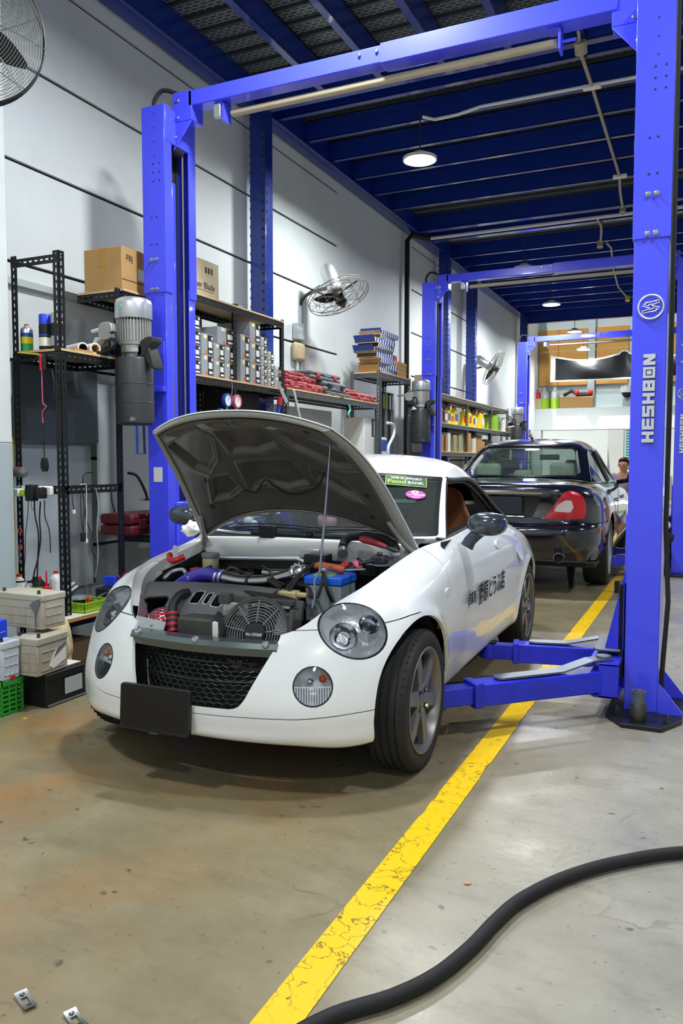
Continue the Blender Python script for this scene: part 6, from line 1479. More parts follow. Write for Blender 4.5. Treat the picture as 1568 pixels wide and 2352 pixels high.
e = empty('yellow_cable', (0, 0, 0), 0, 'yellow and black cable running down the edge of the left upright', 'cable'); MB().tube([(-3.545, 3.262, 1.33), (-3.545, 3.262, .8), (-3.545, 3.262, .52)], .006, 6).build('cable', 'can_yellow', e)
e = empty('scissors', (-3.51, 3.262, .72), 0, 'orange handled scissors hanging on the left upright', 'scissors'); 
for s in (0, .09): MB().torus((.008, 0, s), (.1, 1, 0), .013, .004, 20, 6).build('handle', 'orange_plastic', e)
MB().tube([(.004, 0, -.015), (-.004, 0, -.09)], .005, 6).build('blade', 'steel', e)
# bottles on the bench
BZ = .3455
can(-3.50, 3.245, BZ, .034, .225, ['white_plastic', ('ink', .80, .84)], 'white can with red cap at the left of the bench bottles', nozzle='red_bright')
can(-3.435, 3.255, BZ, .030, .19, ['clear_plastic', ('can_green', .68, .74)], 'grey can with black nozzle between the white and lime cans', nozzle='black_plastic')
can(-3.375, 3.27, BZ, .036, .215, ['ink', ('lime_plastic', .60, .74), ('paper', .18, .46)], 'black and lime can with red nozzle on the bench', nozzle='red_bright')
can(-3.33, 3.35, BZ, .036, .24, ['white_plastic'], 'tall white bottle with red cap behind the oil squirter', nozzle='red_bright')
can(-3.47, 3.33, BZ, .036, .20, ['ink', ('lime_plastic', .6, .75)], 'black and lime can standing behind the grey can', nozzle='black_plastic')
e = empty('oil_squirter', (-3.312, 3.262, BZ), 0, 'cloudy squirt bottle with tall red spout in front of the upright', 'bottle'); MB().lathe([(0, 0), (.027, 0), (.029, .01), (.029, .125), (.02, .14)], n=20).build('bottle', 'fluid', e, ang=50); b = MB(); b.lathe([(.022, .135), (.022, .16), (.006, .165), (.004, .25), (0, .25)], n=16); b.build('spout', 'red_bright', e)
e = empty('basket', (-3.235, 3.49, BZ), 0, 'lime green slotted basket full of small parts on the bench', 'basket')
b = MB(); 
def wallb(x0, y0, x1, y1):
    d = Vector((x1-x0, y1-y0, 0)); L_ = d.length; d.normalize(); n = Vector((-d.y, d.x, 0)); M = Matrix(((d.x, n.x, 0, x0), (d.y, n.y, 0, y0), (0, 0, 1, 0), (0, 0, 0, 1)))
    b.box(0, L_, 0, .003, 0, .014, 0, M); b.box(0, L_, 0, .003, .028, .034, 0, M); b.box(0, L_, -.003, .004, .050, .058, 0, M); k = 0
    while k < L_: b.box(k, min(L_, k+.006), 0, .003, .014, .05, 0, M); k += .012
X0, X1, Y0_, Y1_ = -.075, .075, -.10, .11
for q in ((X0, Y0_, X1, Y0_), (X1, Y0_, X1, Y1_), (X1, Y1_, X0, Y1_), (X0, Y1_, X0, Y0_)): wallb(*q)
b.box(X0, X1, Y0_, Y1_, 0, .003); b.build('basket', 'lime_plastic', e, smooth=False)
e = empty('round_lamp', (-3.245, 3.44, BZ+.06), 0, 'silver rimmed round lamp sitting in the lime basket', 'lamp'); MB().lathe([(0, .03), (.035, .03), (.045, .024), (.046, .012), (.04, .008), (0, .008)], n=28).build('rim', 'alu', e, ang=40); MB().lathe([(.038, .007), (.028, -.035), (0, -.04)], n=24).build('housing', 'black_plastic', e, ang=40)
tag(MB().box(-3.225, -3.20, 3.475, 3.49, BZ+.004, BZ+.085).build('orange_block', 'orange_plastic', bevel=.002), 'small orange block sticking out of the lime basket', 'block')
b = MB(); b.tube([(-3.19, 3.47, BZ+.062), (-3.20, 3.62, BZ+.085)], .005, 6); tag(b.build('wrench', 'steel'), 'steel wrench resting across the lime basket', 'wrench')
e = empty('louvre_panel', (-3.42, 3.46, BZ), 0, 'grey louvred panel leaning at the back of the bench', 'panel'); MB().box(-.006, 0, -.09, .10, .004, .16).build('panel', 'clear_plastic', e); b = MB(); [b.box(0, .006, -.085, .095, .02+.03*k, .036+.03*k) for k in range(5)]; b.build('louvres', 'grey_panel_dark', e)
for k in range(2): tag(MB().prism([(0, 0), (.16, .055), (.158, .068), (-.002, .013)], frame((-3.405+.004*k, 3.41+.02*k, BZ+.075-.024*k), (0, 1, 0), (0, 0, 1)), .008).build('light_tube', 'white_plastic', bevel=.003), 'white slanted bar on the louvred panel, %s of two' % ('upper', 'lower')[k], 'bar')
e = empty('battery_charger', (-3.24, 3.675, BZ), 0, 'black battery charger at the right of the lime basket', 'charger'); MB().box(-.055, .055, -.055, .065, .035, .105).build('body', 'black_plastic', e, bevel=.01); MB().prism([(-.05, -.05), (.055, -.06), (.06, .06), (-.05, .06)], T(0, 0, .0), .034).build('foot', 'grey_plastic', e, bevel=.006); MB().box(.0555, .0565, -.01, .045, .085, .095).build('label', 'clear_plastic', e)
carton('small_carton', -3.34, -3.22, 3.755, 3.80, BZ, BZ+.13, 'paper', 'white carton with red stripes at the end of the bench', tape=False); tag(MB().box(-3.32, -3.23, 3.72, 3.752, BZ, BZ+.16).build('blue_carton', 'blue_plastic', bevel=.002), 'blue and white upright carton behind the charger', 'box')
b = MB(); b.cyl((-3.215, 3.78, BZ+.15), (-3.185, 3.79, BZ+.16), .022, n=16); b.cyl((-3.30, 3.76, BZ+.145), (-3.215, 3.78, BZ+.15), .013, n=12); tag(b.build('torch', 'red_plastic'), 'red torch lying on the white carton', 'torch')
# ---------------------------------------------------------------- batteries on the floor
def battery(x0, x1, y0, y1, z0, z1, m, lab, ribs=True, rz=0, posts=True, lid=None):
    e = empty('car_battery', ((x0+x1)/2, (y0+y1)/2, z0), R(rz), lab, 'battery', 'old car batteries stacked on the floor'); w, d, h = x1-x0, y1-y0, z1-z0
    MB().box(-w/2+.004, w/2-.004, -d/2+.004, d/2-.004, 0, h*.86).build('case', m, e, bevel=.006); MB().box(-w/2, w/2, -d/2, d/2, h*.80, h).build('lid', lid or m, e, bevel=.006)
    if ribs:
        b = MB()
        for zz in (.12, .36, .60): b.box(-w*.42, w*.42, -d/2+.001, -d/2+.006, h*zz, h*zz+.004); b.box(w/2-.006, w/2-.001, -d*.36, d*.36, h*zz, h*zz+.004)
        for t in (-.42, -.14, .14, .40): b.box(w*t, w*t+.004, -d/2+.001, -d/2+.006, h*.12, h*.62); b.box(w/2-.006, w/2-.001, d*t*.86, d*t*.86+.004, h*.12, h*.62)
        b.build('ribs', m, e, smooth=False)
    if posts:
        for s in (-1, 1): MB().cyl((w*.36*s, -d*.34, h), (w*.36*s, -d*.34, h+.018), .009, .008, 12).build('terminal', 'dark_steel', e)
    return e
e = battery(-3.07, -2.885, 2.826, 3.125, .001, .165, 'black_plastic', 'long black battery lying on the floor under the cream ones', ribs=False, posts=False)
MB().box(.0925, .0935, -.03, .09, .04, .12).build('label', 'grey_panel', e); MB().box(-.05, .05, -.13, -.02, .164, .1665).build('label', 'can_yellow', e); MB().box(-.05, .05, .0, .13, .164, .1665).build('label', 'paper', e); MB().box(.085, .094, -.14, .14, .004, .012).build('foot_rail', 'grey_plastic', e); MB().cyl((-.04, -.135, .16), (-.04, -.135, .185), .010, n=12).build('terminal', 'clear_plastic', e)
e = battery(-3.05, -2.89, 2.765, 2.985, .167, .353, 'battery_cream', 'lower cream battery with a torn label, on the black battery', rz=4)
b = MB(); b.prism([(-.03, .04), (.02, .11), (.09, .13), (.09, .05), (.0, .02)], frame((.0775, .0, .0), (0, 1, 0), (0, 0, 1)), .002); b.build('torn_label', 'paper', e); b = MB(); b.prism([(-.0, .07), (.03, .115), (.09, .135), (.09, .12)], frame((.0785, .0, .0), (0, 1, 0), (0, 0, 1)), .002); b.build('torn_patch', 'grey_plastic', e)
e = battery(-3.27, -2.945, 2.868, 3.03, .372, .545, 'battery_cream', 'upper cream battery with a black acid stain, top of the stack'); b = MB(); b.prism([(0, 0), (.012, -.02), (.03, -.02), (.05, .04), (.05, .055), (.02, .045), (-.02, .02)], frame((.10, -.0825, .10), (1, 0, 0), (0, 0, 1)), .0012); b.box(.113, .121, -.0835, -.081, .0, .09); b.build('acid_stain', 'grey_plastic', e)
e = battery(-3.14, -2.975, 2.645, 2.757, .168, .352, 'battery_white', 'clean white battery on the green crate'); MB().box(.082, .0836, -.01, .02, .0, .015).build('red_cap', 'red_bright', e)
e = empty('blue_box', (-3.06, 2.67, .373), 0, 'small blue box on the white battery at the frame edge', 'box'); MB().box(-.08, .075, -.035, .02, 0, .085).build('carton', 'blue_plastic', e, bevel=.003); text_obj('print', '-----', .02, frame((.0755, -.008, .03), (0, 1, 0), (0, 0, 1)), 'paper', e, .0003)
e = empty('plastic_crate', (-3.07, 2.705, .001), 0, 'green slatted plastic crate on the floor under the white battery', 'crate'); b = MB()
x0, x1, y0, y1, h = -.14, .09, -.065, .065, .163
for z in [.004+.0225*k for k in range(7)]:
    b.box(x1-.004, x1, y0, y1, z, z+.009); b.box(x0, x1, y0, y0+.004, z, z+.009); b.box(x0, x0+.004, y0, y1, z, z+.009); b.box(x0, x1, y1-.004, y1, z, z+.009)
for t in (0, .33, .64, .94): b.box(x1-.003, x1+.002, y0+(y1-y0)*t, y0+(y1-y0)*t+.008, 0, h); b.box(x0+(x1-x0)*t, x0+(x1-x0)*t+.01, y0-.002, y0+.003, 0, h)
b.box(x0-.003, x1+.004, y0-.004, y0+.006, h-.022, h); b.box(x0-.003, x1+.004, y1-.006, y1+.004, h-.022, h); b.box(x1-.006, x1+.004, y0, y1, h-.022, h); b.box(x0, x1, y0, y1, 0, .006); b.box(x0+.006, x1-.02, y0+.01, y1-.01, .006, .12)
b.build('crate', 'green_plastic', e, smooth=False)
# cream cloth hanging from the bench edge behind the batteries
b = MB(); P = []
for i in range(25):
    u = i/24; row = []
    for j in range(21):
        v_ = j/20; z = .36-.05*v_ if v_ < .12 else .354-(v_-.12)*.26; bulge = .05*math.sin(min(1, v_*1.25)*math.pi*.75); fold = .018*math.sin(u*11+1.2*math.sin(v_*3))*min(1, v_*2.5)
        row.append((-3.09+bulge+fold+.02*noise.noise(Vector((u*3, v_*3, 2))), 3.0+u*.16+.03*v_+.01*noise.noise(Vector((u*4, v_*4, 7))), z+.01*math.sin(u*7)))
    P.append(row)
b.grid(P); tag(b.build('cloth', 'cloth_cream', ang=80, solid=.006), 'cream towel hanging over the bench edge behind the battery stack', 'towel')
carton('cardboard_box', -3.5, -3.18, 3.22, 3.5, .001, .19, 'card_dark', 'brown cardboard box in the shade under the bench', tape=False)
e = case(-3.5, -3.24, 3.90, 4.35, .735, .87, 'dark_red', 'dark red tool case on the low shelf behind the blue post')
# ---------------------------------------------------------------- tools hung on rack 2
for k in range(3):
    y = 4.62+.055*k; b = MB(); b.tube(spline([(-3.57, y-.02, 1.675), (-3.57, y+.012, 1.665), (-3.57, y+.008, 1.60), (-3.57, y+.018, 1.53), (-3.57, y+.005, 1.48)], 6), .0055, 6); tag(b.build('ring_spanner', 'dark_steel'), 'curved steel spanner on the peg board, %s of three' % ('nearest the post', 'middle', 'farthest from the post')[k], 'spanner', 'spanners on the peg board')
e = empty('gauge_manifold', (-3.165, 4.93, 1.64), 0, 'blue and red dial gauges on a brass manifold hanging from the shelf', 'gauge')
for s, m in ((-1, 'can_blue'), (1, 'pink_plastic')):
    M = T(0, s*.065, 0) @ RY(90) @ RZ(0); MB().lathe([(.0, -.015), (.045, -.015), (.05, -.008), (.05, .014), (.042, .016), (.040, .010)], M, 28).build('gauge_body', m, e, ang=40); MB().lathe([(0, .0105), (.041, .0105)], M, 28).build('dial', 'paper', e); MB().tube([(.0115, s*.065, 0), (.0115, s*.065+.015, .022)], .0015, 5).build('needle', 'ink', e)
b = MB(); b.cyl((0, -.13, -.085), (0, .13, -.085), .012, n=12); b.cyl((0, -.065, -.085), (0, -.065, -.045), .009, n=10); b.cyl((0, .065, -.085), (0, .065, -.045), .009, n=10); b.cyl((0, 0, -.085), (0, 0, -.13), .010, n=10); mf = b.build('manifold', 'fluid', e)
for s, m in ((-1, 'can_blue'), (1, 'pink_plastic')): MB().cyl((0, s*.13, -.085), (0, s*.165, -.085), .024, n=12).build('valve_knob', m, e, bevel=.004)
b = MB(); b.tube(spline([(.0, 0, .14), (.0, .01, .10), (0, .0, .03)], 6), .003, 6); b.build('hook', 'steel', e)
e = empty('duster', (-3.17, 5.66, 1.72), 0, 'red handled brush with blue band hanging at the end of the parts rack', 'brush'); MB().tube([(0, 0, 0), (0, -.02, -.07)], .022, 10).build('handle', 'red_bright', e); MB().tube([(0, -.022, -.075), (0, -.04, -.13)], [.016, .02], 10).build('band', 'blue_plastic', e); MB().tube([(0, -.045, -.13), (0, -.07, -.20)], [.012, .02], 8).build('bristles', 'can_yellow', e)
e = empty('scraper', (-3.168, 5.64, 1.80), 0, 'grey angled metal strip leaning on the shelf edge by the last part boxes', 'metal strip'); MB().prism([(0, 0), (.05, -.02), (.16, -.13), (.13, -.16), (.03, -.06)], frame((0, -.02, .03), (0, 1, 0), (0, 0, 1)), .004).build('strip', 'clear_plastic', e)
b = MB(); b.tube([(-3.165, 5.88, 1.80), (-3.16, 6.06, 1.42)], .009, 8); tag(b.build('rod', 'white_plastic'), 'thin white rod leaning against the tool rack', 'rod')
b = MB(); b.tube(spline([(-3.185, 7.05, 1.75), (-3.18, 7.06, 1.70), (-3.18, 7.02, 1.66), (-3.18, 7.05, 1.63)], 6), .009, 6); tag(b.build('blue_tie', 'teal_sticker'), 'light blue tie knotted under the tool rack edge', 'tie')
e = empty('drill_box', (-3.45, 5.15, 1.32), 0, 'black cabinet under the parts rack shelf', 'cabinet'); MB().box(-.12, .14, .0, .42, -.5, .42).build('cabinet', 'ink', e, bevel=.01)
e = empty('blue_bracket', (-3.23, 3.93, 1.25), 0, 'thin blue wire bracket hanging beneath the oil tank', 'bracket'); b = MB(); b.tube([(0, .02, .18), (0, .02, 0), (0, .09, 0), (0, .085, .18)], .008, 6); b.build('frame', 'can_blue', e)
# switch boxes on the wall
e = empty('switch_box', (-3.745, 7.0, 2.28), 0, 'cream switch with conduit on the white wall below the fan', 'switch'); MB().box(0, .07, -.10, .10, -.09, .09).build('box', 'card_pale', e, bevel=.03); MB().tube([(.02, 0, -.09), (.02, 0, -.6)], .016, 8).build('conduit', 'white_plastic', e)
e = empty('isolator_box', (-3.745, 7.02, 2.48), 0, 'small grey isolator on the white wall behind the fan post', 'switch'); MB().box(0, .06, -.08, .07, -.08, .08).build('box', 'grey_panel', e, bevel=.008)
# ---------------------------------------------------------------- fans
def wall_fan(name, loc, axis, Rr, lab, wires, mount, blade_m='black_plastic', dome=.35, wire=.003, fine=False, nbl=3, spin=0):
    e = empty(name, loc, 0, lab, 'fan', 'industrial wall fans'); ax = Vector(axis).normalized(); a, b_, d = basis(ax)
    M = Matrix(((a.x, b_.x, d.x, 0), (a.y, b_.y, d.y, 0), (a.z, b_.z, d.z, 0), (0, 0, 0, 1)))
    for sgn in (1, -1):
        b = MB(); zz = lambda r: sgn*Rr*(.06+dome*.55*(1-(r/Rr)**2.2))
        if fine:
            for k in range(26): r_ = Rr*(.14+.86*k/26); b.tube([M @ Vector((r_*math.cos(t), r_*math.sin(t), zz(r_))) for t in [2*math.pi*i/56 for i in range(56)]], wire, 4, closed=True)
            for k in range(9 if sgn > 0 else 6): t = 2*math.pi*(k+.35)/(9 if sgn > 0 else 6); b.tube([M @ Vector((r_*math.cos(t), r_*math.sin(t), zz(r_)+.004*sgn)) for r_ in [Rr*(.1+.9*i/10) for i in range(11)]], wire*1.3, 5)
        else:
            for k in range(9):     # looping wires, like a spirograph
                for s2 in (1, -1):
                    t0 = 2*math.pi*k/9; b.tube([M @ Vector((r_*math.cos(t0+s2*(r_/Rr)**1.2*1.05), r_*math.sin(t0+s2*(r_/Rr)**1.2*1.05), zz(r_))) for r_ in [Rr*(.18+.82*i/12) for i in range(13)]], wire, 5)
            for r_ in (Rr*.2, Rr*.55, Rr*.8): b.tube([M @ Vector((r_*math.cos(t), r_*math.sin(t), zz(r_))) for t in [2*math.pi*i/48 for i in range(48)]], wire, 5, closed=True)
        b.build('front_guard' if sgn > 0 else 'rear_guard', 'fan_wire' if not fine else 'cable_grey', e)
    b = MB()
    for s_ in ((-.06, .06) if not fine else (-.06, 0, .06)): b.tube([M @ Vector((Rr*math.cos(t), Rr*math.sin(t), s_*Rr)) for t in [2*math.pi*i/64 for i in range(64)]], wire*(1.8 if not fine else 2.6), 6, closed=True)
    b.build('rim', 'black_paint' if fine else 'fan_wire', e)
    bl = MB(); pts = []
    for k in range(nbl):
        t = 2*math.pi*k/nbl+spin; MM = M @ Matrix.Rotation(t, 4, 'Z')
        rows = []
        for i in range(9):
            r_ = Rr*(.12+.72*i/8); w_ = Rr*.17*math.sin(math.pi*(.25+.68*i/8)); tw = .55-.3*i/8
            rows.append([MM @ Vector((r_, w_*c_*math.cos(tw)+.02, w_*c_*math.sin(tw))) for c_ in (-1, -.4, .4, 1)])
        bl.grid(rows)
    bl.build('blades', blade_m, e, solid=.004, soff=0, ang=60)
    b = MB(); b.lathe([(0, .09), (.04, .085), (.05, .07), (.05, -.02), (0, -.02)], M, 20); b.lathe([(0, Rr*(.06+dome*.55)+.004), (.045, Rr*(.06+dome*.55)+.002), (.045, Rr*(.06+dome*.55)-.004)], M, 24); b.build('hub', 'black_plastic', e)
    b = MB(); mr = Rr*.26
    b.lathe([(0, -.05), (mr*.8, -.05), (mr, -.07), (mr, -.20), (mr*1.02, -.21), (mr, -.22), (mr, -.235), (mr*1.02, -.245), (mr, -.255), (mr, -.30), (mr*.8, -.335), (0, -.345)], M, 28); b.build('motor', 'alu', e, ang=40)
    b = MB(); b.tube(spline([tuple(p) for p in mount], 8), .018, 8); b.build('arm', 'dark_steel', e)
    return e
f1 = wall_fan('wall_fan', (-3.30, 7.05, 2.80), (.42, -.12, -.86), .305, 'grey caged wall fan tilted down above the grey tool cases', 1, [(-.45, .07, -.40), (-.45, .07, -.10), (-.44, .07, .0), (-.36, .06, .06), (-.22, .02, .08), (-.10, -.01, .085)], nbl=3, spin=.4, wire=.0022)
b = MB(); b.box(-.45, -.425, .03, .09, -.75, -.05); b.build('wall_bracket', 'grey_panel', f1, bevel=.003)
MB().tube(spline([(-.20, .0, .12), (-.34, .02, .06), (-.44, .05, -.03), (-.43, .1, -.13)], 8), .004, 5).build('fan_cord', 'cable_black', f1)
f2 = wall_fan('wall_fan', (-3.30, 13.15, 2.76), (.80, .05, -.45), .31, 'small looking caged wall fan far along the wall beyond the second lift', 1, [(-.45, .2, -.1), (-.40, .15, .0), (-.25, .05, .02), (-.12, .0, .03)], nbl=3, spin=1.0, wire=.0022)
f3 = wall_fan('wall_fan', (-3.085, 2.62, 3.15), (.80, -.60, .02), .348, 'large dark caged fan cut by the top left frame corner', 1, [(-.38, .1, -.15), (-.3, .1, -.05), (-.2, .1, 0), (-.1, .05, 0)], fine=True, wire=.0016, dome=.5, nbl=3, spin=.55)
# ---------------------------------------------------------------- ceiling conduits
def conduit(pts, r, m, lab, nm='ceiling_conduit'):
    e = empty(nm, (0, 0, 0), 0, lab, 'conduit', 'conduits under the mezzanine'); MB().tube(pts, r, 8).build('pipe', m, e); return e
zc = 4.225
e = conduit([(-.93, 5.6, 4.45), (-.925, 6.03, 4.24), (-.925, 6.06, 4.20)], .012, 'pale_bar', 'short pale conduit dropping to a round junction box by the crossbeam'); b = MB(); b.cyl((-.92, 6.12, 4.15), (-.92, 6.06, 4.21), .045, n=20); b.build('junction_box', 'pale_bar', e)
e = conduit([(-.94, 6.05, 4.20), (-.94, 6.84, zc), (-.945, 9.06, zc), (-.99, 9.6, zc), (-1.01, 10.13, 4.2)], .014, 'pale_bar', 'pale conduit running towards the back across the blue joists')
for y in (6.84, 9.06): MB().box(-1.01, -.87, y-.03, y+.03, zc-.02, zc+.012).build('clamp', 'white_plastic', e, bevel=.004)
MB().cyl((-1.01, 10.1, 4.14), (-1.01, 10.14, 4.22), .035, n=16).build('junction_box', 'pale_bar', e)
conduit([(-2.36, 6.79, 4.22), (-2.25, 6.80, 4.18), (-2.05, 6.81, 4.19), (-1.85, 6.82, 4.225), (-.6, 6.83, 4.228), (2.4, 6.83, 4.228)], .014, 'white_plastic', 'white flexible conduit feeding the nearest pendant lamp')
e = conduit([(-3.68, 10.0, 1.2), (-3.68, 10.0, 4.1), (-3.64, 10.08, 4.19), (-3.5, 10.4, 4.2)], .035, 'ink', 'black pipe rising up the wall and turning under the mezzanine'); 
conduit([(-3.5, 10.38, 4.20), (-.6, 10.36, 4.2), (5, 10.3, 4.2)], .022, 'white_plastic', 'white pipe crossing the bay under the deep blue beam')
e = conduit([(-1.34, 10.4, 4.2), (-1.33, 10.75, 4.2), (-1.37, 11.1, 4.2), (-1.42, 11.45, 4.18)], .014, 'pale_bar', 'short bent pale conduit beyond the crossing white pipe'); MB().cyl((-1.43, 11.47, 4.12), (-1.43, 11.5, 4.2), .04, n=16).build('junction_box', 'pale_bar', e)
conduit([(-1.36, 11.6, 4.2), (-1.33, 11.9, 4.2), (-1.40, 12.7, 4.2), (-1.43, 12.85, 4.16)], .014, 'pale_bar', 'pale conduit beyond the second lift crossbeam')
e = conduit([(-1.44, 13.2, 4.2), (-1.5, 14.6, 4.2), (-1.42, 15.3, 4.15)], .014, 'pale_bar', 'farthest pale conduit before the plywood wall'); MB().cyl((-1.41, 15.3, 4.09), (-1.41, 15.33, 4.17), .04, n=16).build('junction_box', 'can_yellow', e)
# ---------------------------------------------------------------- banner and ledge at the back wall
e = empty('banner', (0, BY-.35, 0), 0, 'sagging black banner with white border hung before the plywood panels', 'banner')
P = []; NXb = 60
for i in range(NXb+1):
    u = i/NXb; x = -3.36+u*3.2; row = []
    kk = abs(math.sin(u*math.pi*2)); top = 3.62-.13*kk**1.1+.05*(abs(u-.5) < .02); 
    for j in range(17):
        v_ = j/16; z = 3.02+(top-3.02)*v_; row.append((x, .05*math.sin(u*math.pi*4+v_*2)*v_*(1-v_)*3-.05*kk*math.sin(v_*math.pi)+.02*math.sin(u*40)*(1-kk)*v_, z))
    P.append(row)
def sub(P, i0, i1, j0, j1): return [r[j0:j1+1] for r in P[i0:i1+1]]
mat('banner_black', '#1d1e20', .32, var=.1, vscale=3); mat('banner_white', '#d9dcde', .4)
b = MB(); b.grid(sub(P, 2, NXb-2, 1, 15)); b.build('cloth', 'banner_black', e, ang=80, solid=.004)
b = MB(); b.grid(sub(P, 0, 2, 0, 16)); b.grid(sub(P, NXb-2, NXb, 0, 16)); b.grid(sub(P, 2, NXb-2, 0, 1)); b.grid(sub(P, 2, NXb-2, 15, 16)); b.build('border', 'banner_white', e, ang=80, solid=.004)
b = MB(); b.tube([(-3.6, 0, 3.70), (-.1, 0, 3.72)], .006, 6); b.build('cord', 'pale_bar', e)
LZ = 2.4405
def ledge(name, x, w, d, h, m, lab, cat): return tag(MB().box(x, x+w, BY+.02, BY+.02+d, LZ, LZ+h).build(name, m, bevel=.01), lab, cat)
ledge('carton', -3.86, .38, .15, .24, 'card_pale', 'pale carton on the back ledge next to the third lift', 'box')
e = empty('red_bottle', (-3.72, BY+.1, LZ+.241), 0, 'red bottle standing on the pale carton on the back ledge', 'bottle'); MB().lathe([(0, 0), (.06, 0), (.06, .1), (.02, .17), (.02, .22), (0, .22)], n=16).build('bottle', 'red_bright', e, ang=50)
for k, x in enumerate((-3.58+.26, -3.58+.02)):
    e = empty('coolant_bottle', (x, BY+.1, LZ), 0, 'bottle with bright green liquid on the back ledge, '+('nearer the red bottle' if k == 0 else 'nearer the wooden crate'), 'bottle', 'green liquid bottles on the back ledge'); MB().lathe([(0, 0), (.11, 0), (.11, .22), (.11, .23)], n=20).build('liquid', 'lime_plastic', e, ang=50); MB().lathe([(.11, .23), (.10, .36), (.04, .45), (.04, .5), (0, .5)], n=20).build('neck', 'clear_plastic', e, ang=50)
e = empty('wooden_crate', (-2.85, BY+.11, LZ), 0, 'brown wooden crate with dark and red things on the back ledge', 'crate'); MB().box(-.36, .40, -.09, .1, 0, .26).build('crate', 'card', e, bevel=.01)
e = empty('crate_tools', (-2.85, BY+.11, LZ+.261), 0, 'black tools with red ends piled on the wooden crate', 'tools'); b = MB(); b.tube([(-.28, 0, .04), (-.1, 0, .14), (.05, 0, .04)], .04, 8); b.tube([(.0, 0, .05), (.36, 0, .04)], .05, 8); b.build('handles', 'black_plastic', e); 
for x in (.02, .33): MB().sph((x, -.04, .09), .06, 8).build('red_end', 'red_bright', e)
e = empty('security_camera', (-1.72, BY+.05, 2.80), 0, 'white dome camera on the grey post at the back', 'camera'); MB().lathe([(0, .12), (.13, .10), (.15, .0), (.14, -.05)], n=24).build('housing', 'white_plastic', e, ang=50); MB().sph((0, 0, -.04), .12, 10).build('dome', 'ink', e, ang=60)
mat('saloon_paint', '#0b0f1e', .16, coat=1, spec=.6)
mat('tail_red', '#b3101a', .15, coat=.6, bump=.3, bscale=60); mat('tail_white', '#c9bfb8', .2, coat=.6, bump=.4, bscale=60)
thin_glass('saloon_glass', (.74, .86, .80), .55, 0, .08, (.5, .66, .58))
mat('saloon_side_glass', '#0d1210', .04, spec=.9)
mat('leather_cream', '#b9bda6', .55)
sal = empty('dark_saloon', (-1.74, 6.95, 0), .026, 'dark blue black four door saloon seen from behind on the second lift', 'car')
JC = [
 [(0, .10, .33), (0, .02, .45), (0, .0, .60), (0, .065, .655), (0, .075, .80), (0, .05, .955), (0, .11, 1.005), (0, .30, 1.025)],
 [(.45, .11, .33), (.45, .035, .45), (.45, .015, .60), (.45, .075, .655), (.45, .085, .80), (.44, .065, .945), (.42, .12, .998), (.38, .31, 1.02)],
 [(.68, .18, .325), (.72, .10, .45), (.73, .075, .60), (.715, .13, .66), (.70, .14, .80), (.66, .125, .925), (.62, .175, .985), (.55, .36, 1.015)],
 [(.82, .36, .315), (.868, .30, .45), (.878, .285, .60), (.862, .31, .665), (.85, .31, .80), (.80, .31, .915), (.735, .34, .975), (.655, .47, 1.01)],
 [(.86, .72, .30), (.91, .70, .45), (.92, .70, .60), (.918, .70, .68), (.905, .70, .82), (.86, .70, .92), (.79, .72, .975), (.71, .78, 1.005)],
 [(.86, 1.15, .28), (.915, 1.15, .45), (.928, 1.15, .60), (.926, 1.15, .70), (.91, 1.15, .83), (.87, 1.15, .925), (.80, 1.15, .975), (.745, 1.15, 1.0)],
 [(.86, 1.8, .24), (.915, 1.8, .42), (.925, 1.8, .58), (.922, 1.8, .70), (.905, 1.8, .82), (.87, 1.8, .91), (.81, 1.8, .96), (.765, 1.8, .985)],
 [(.86, 3.0, .24), (.915, 3.0, .42), (.925, 3.0, .57), (.92, 3.0, .68), (.90, 3.0, .80), (.865, 3.0, .885), (.81, 3.0, .935), (.765, 3.0, .96)],
 [(.86, 4.1, .26), (.91, 4.1, .42), (.915, 4.1, .57), (.91, 4.1, .67), (.88, 4.1, .77), (.83, 4.1, .84), (.76, 4.1, .88), (.68, 4.0, .91)],
 [(.76, 4.75, .26), (.80, 4.78, .42), (.80, 4.78, .55), (.79, 4.75, .63), (.75, 4.7, .71), (.68, 4.65, .76), (.58, 4.55, .80), (.45, 4.4, .83)],
 [(0, 4.98, .26), (0, 5.05, .42), (0, 5.05, .52), (0, 5.02, .60), (0, 4.98, .67), (0, 4.9, .72), (0, 4.75, .77), (0, 4.5, .82)]]
JF = [mir(c) for c in JC[:0:-1]]+JC
jv, jf = grid_vf(bigrid(JF, 8, 5), False)
jarch = lambda p: min(math.hypot(p[1]-1.13, p[2]-.33), math.hypot(p[1]-4.16, p[2]-.33))-.375
jv, jf = clip(jv, jf, lambda p: jarch(p) if abs(p[0]) > .6 else 1)
TL = [(.43, .695), (.50, .79), (.60, .93), (.66, .95), (.74, .915), (.775, .84), (.78, .76), (.765, .70)]
TW = [(.51, .765), (.56, .83), (.62, .865), (.665, .86), (.68, .80), (.66, .755)]
tl = lambda p: sdpoly(abs(p[0]), p[2], TL) if p[1] < .42 else .3
tw_ = lambda p: sdpoly(abs(p[0]), p[2], TW) if p[1] < .42 else .3
rec = lambda p: sdpoly(abs(p[0]), p[2], [(-1, .70), (.34, .70), (.42, .90), (-1, .90)]) if p[1] < .3 else .3
v, f = clip(jv, jf, lambda p: min(tl(p), rec(p)))
bump = lambda p: p[2]-.652-.0*p[0]
va, fa = clip(v, f, lambda p: max(bump(p)-.003, p[1]-.75), 1); va, fa = clip(va, fa, lambda p: (-p[2]+5) if p[1] < .75 else 1, 1)
mbvf(*clip(v, f, lambda p: max(bump(p)-.003, p[1]-.76))).build('body_shell', 'saloon_paint', sal, ang=60, merge=True)
mbvf(*clip(v, f, lambda p: min(-bump(p)-.003, .74-p[1]))).build('rear_bumper', 'saloon_paint', sal, ang=60)
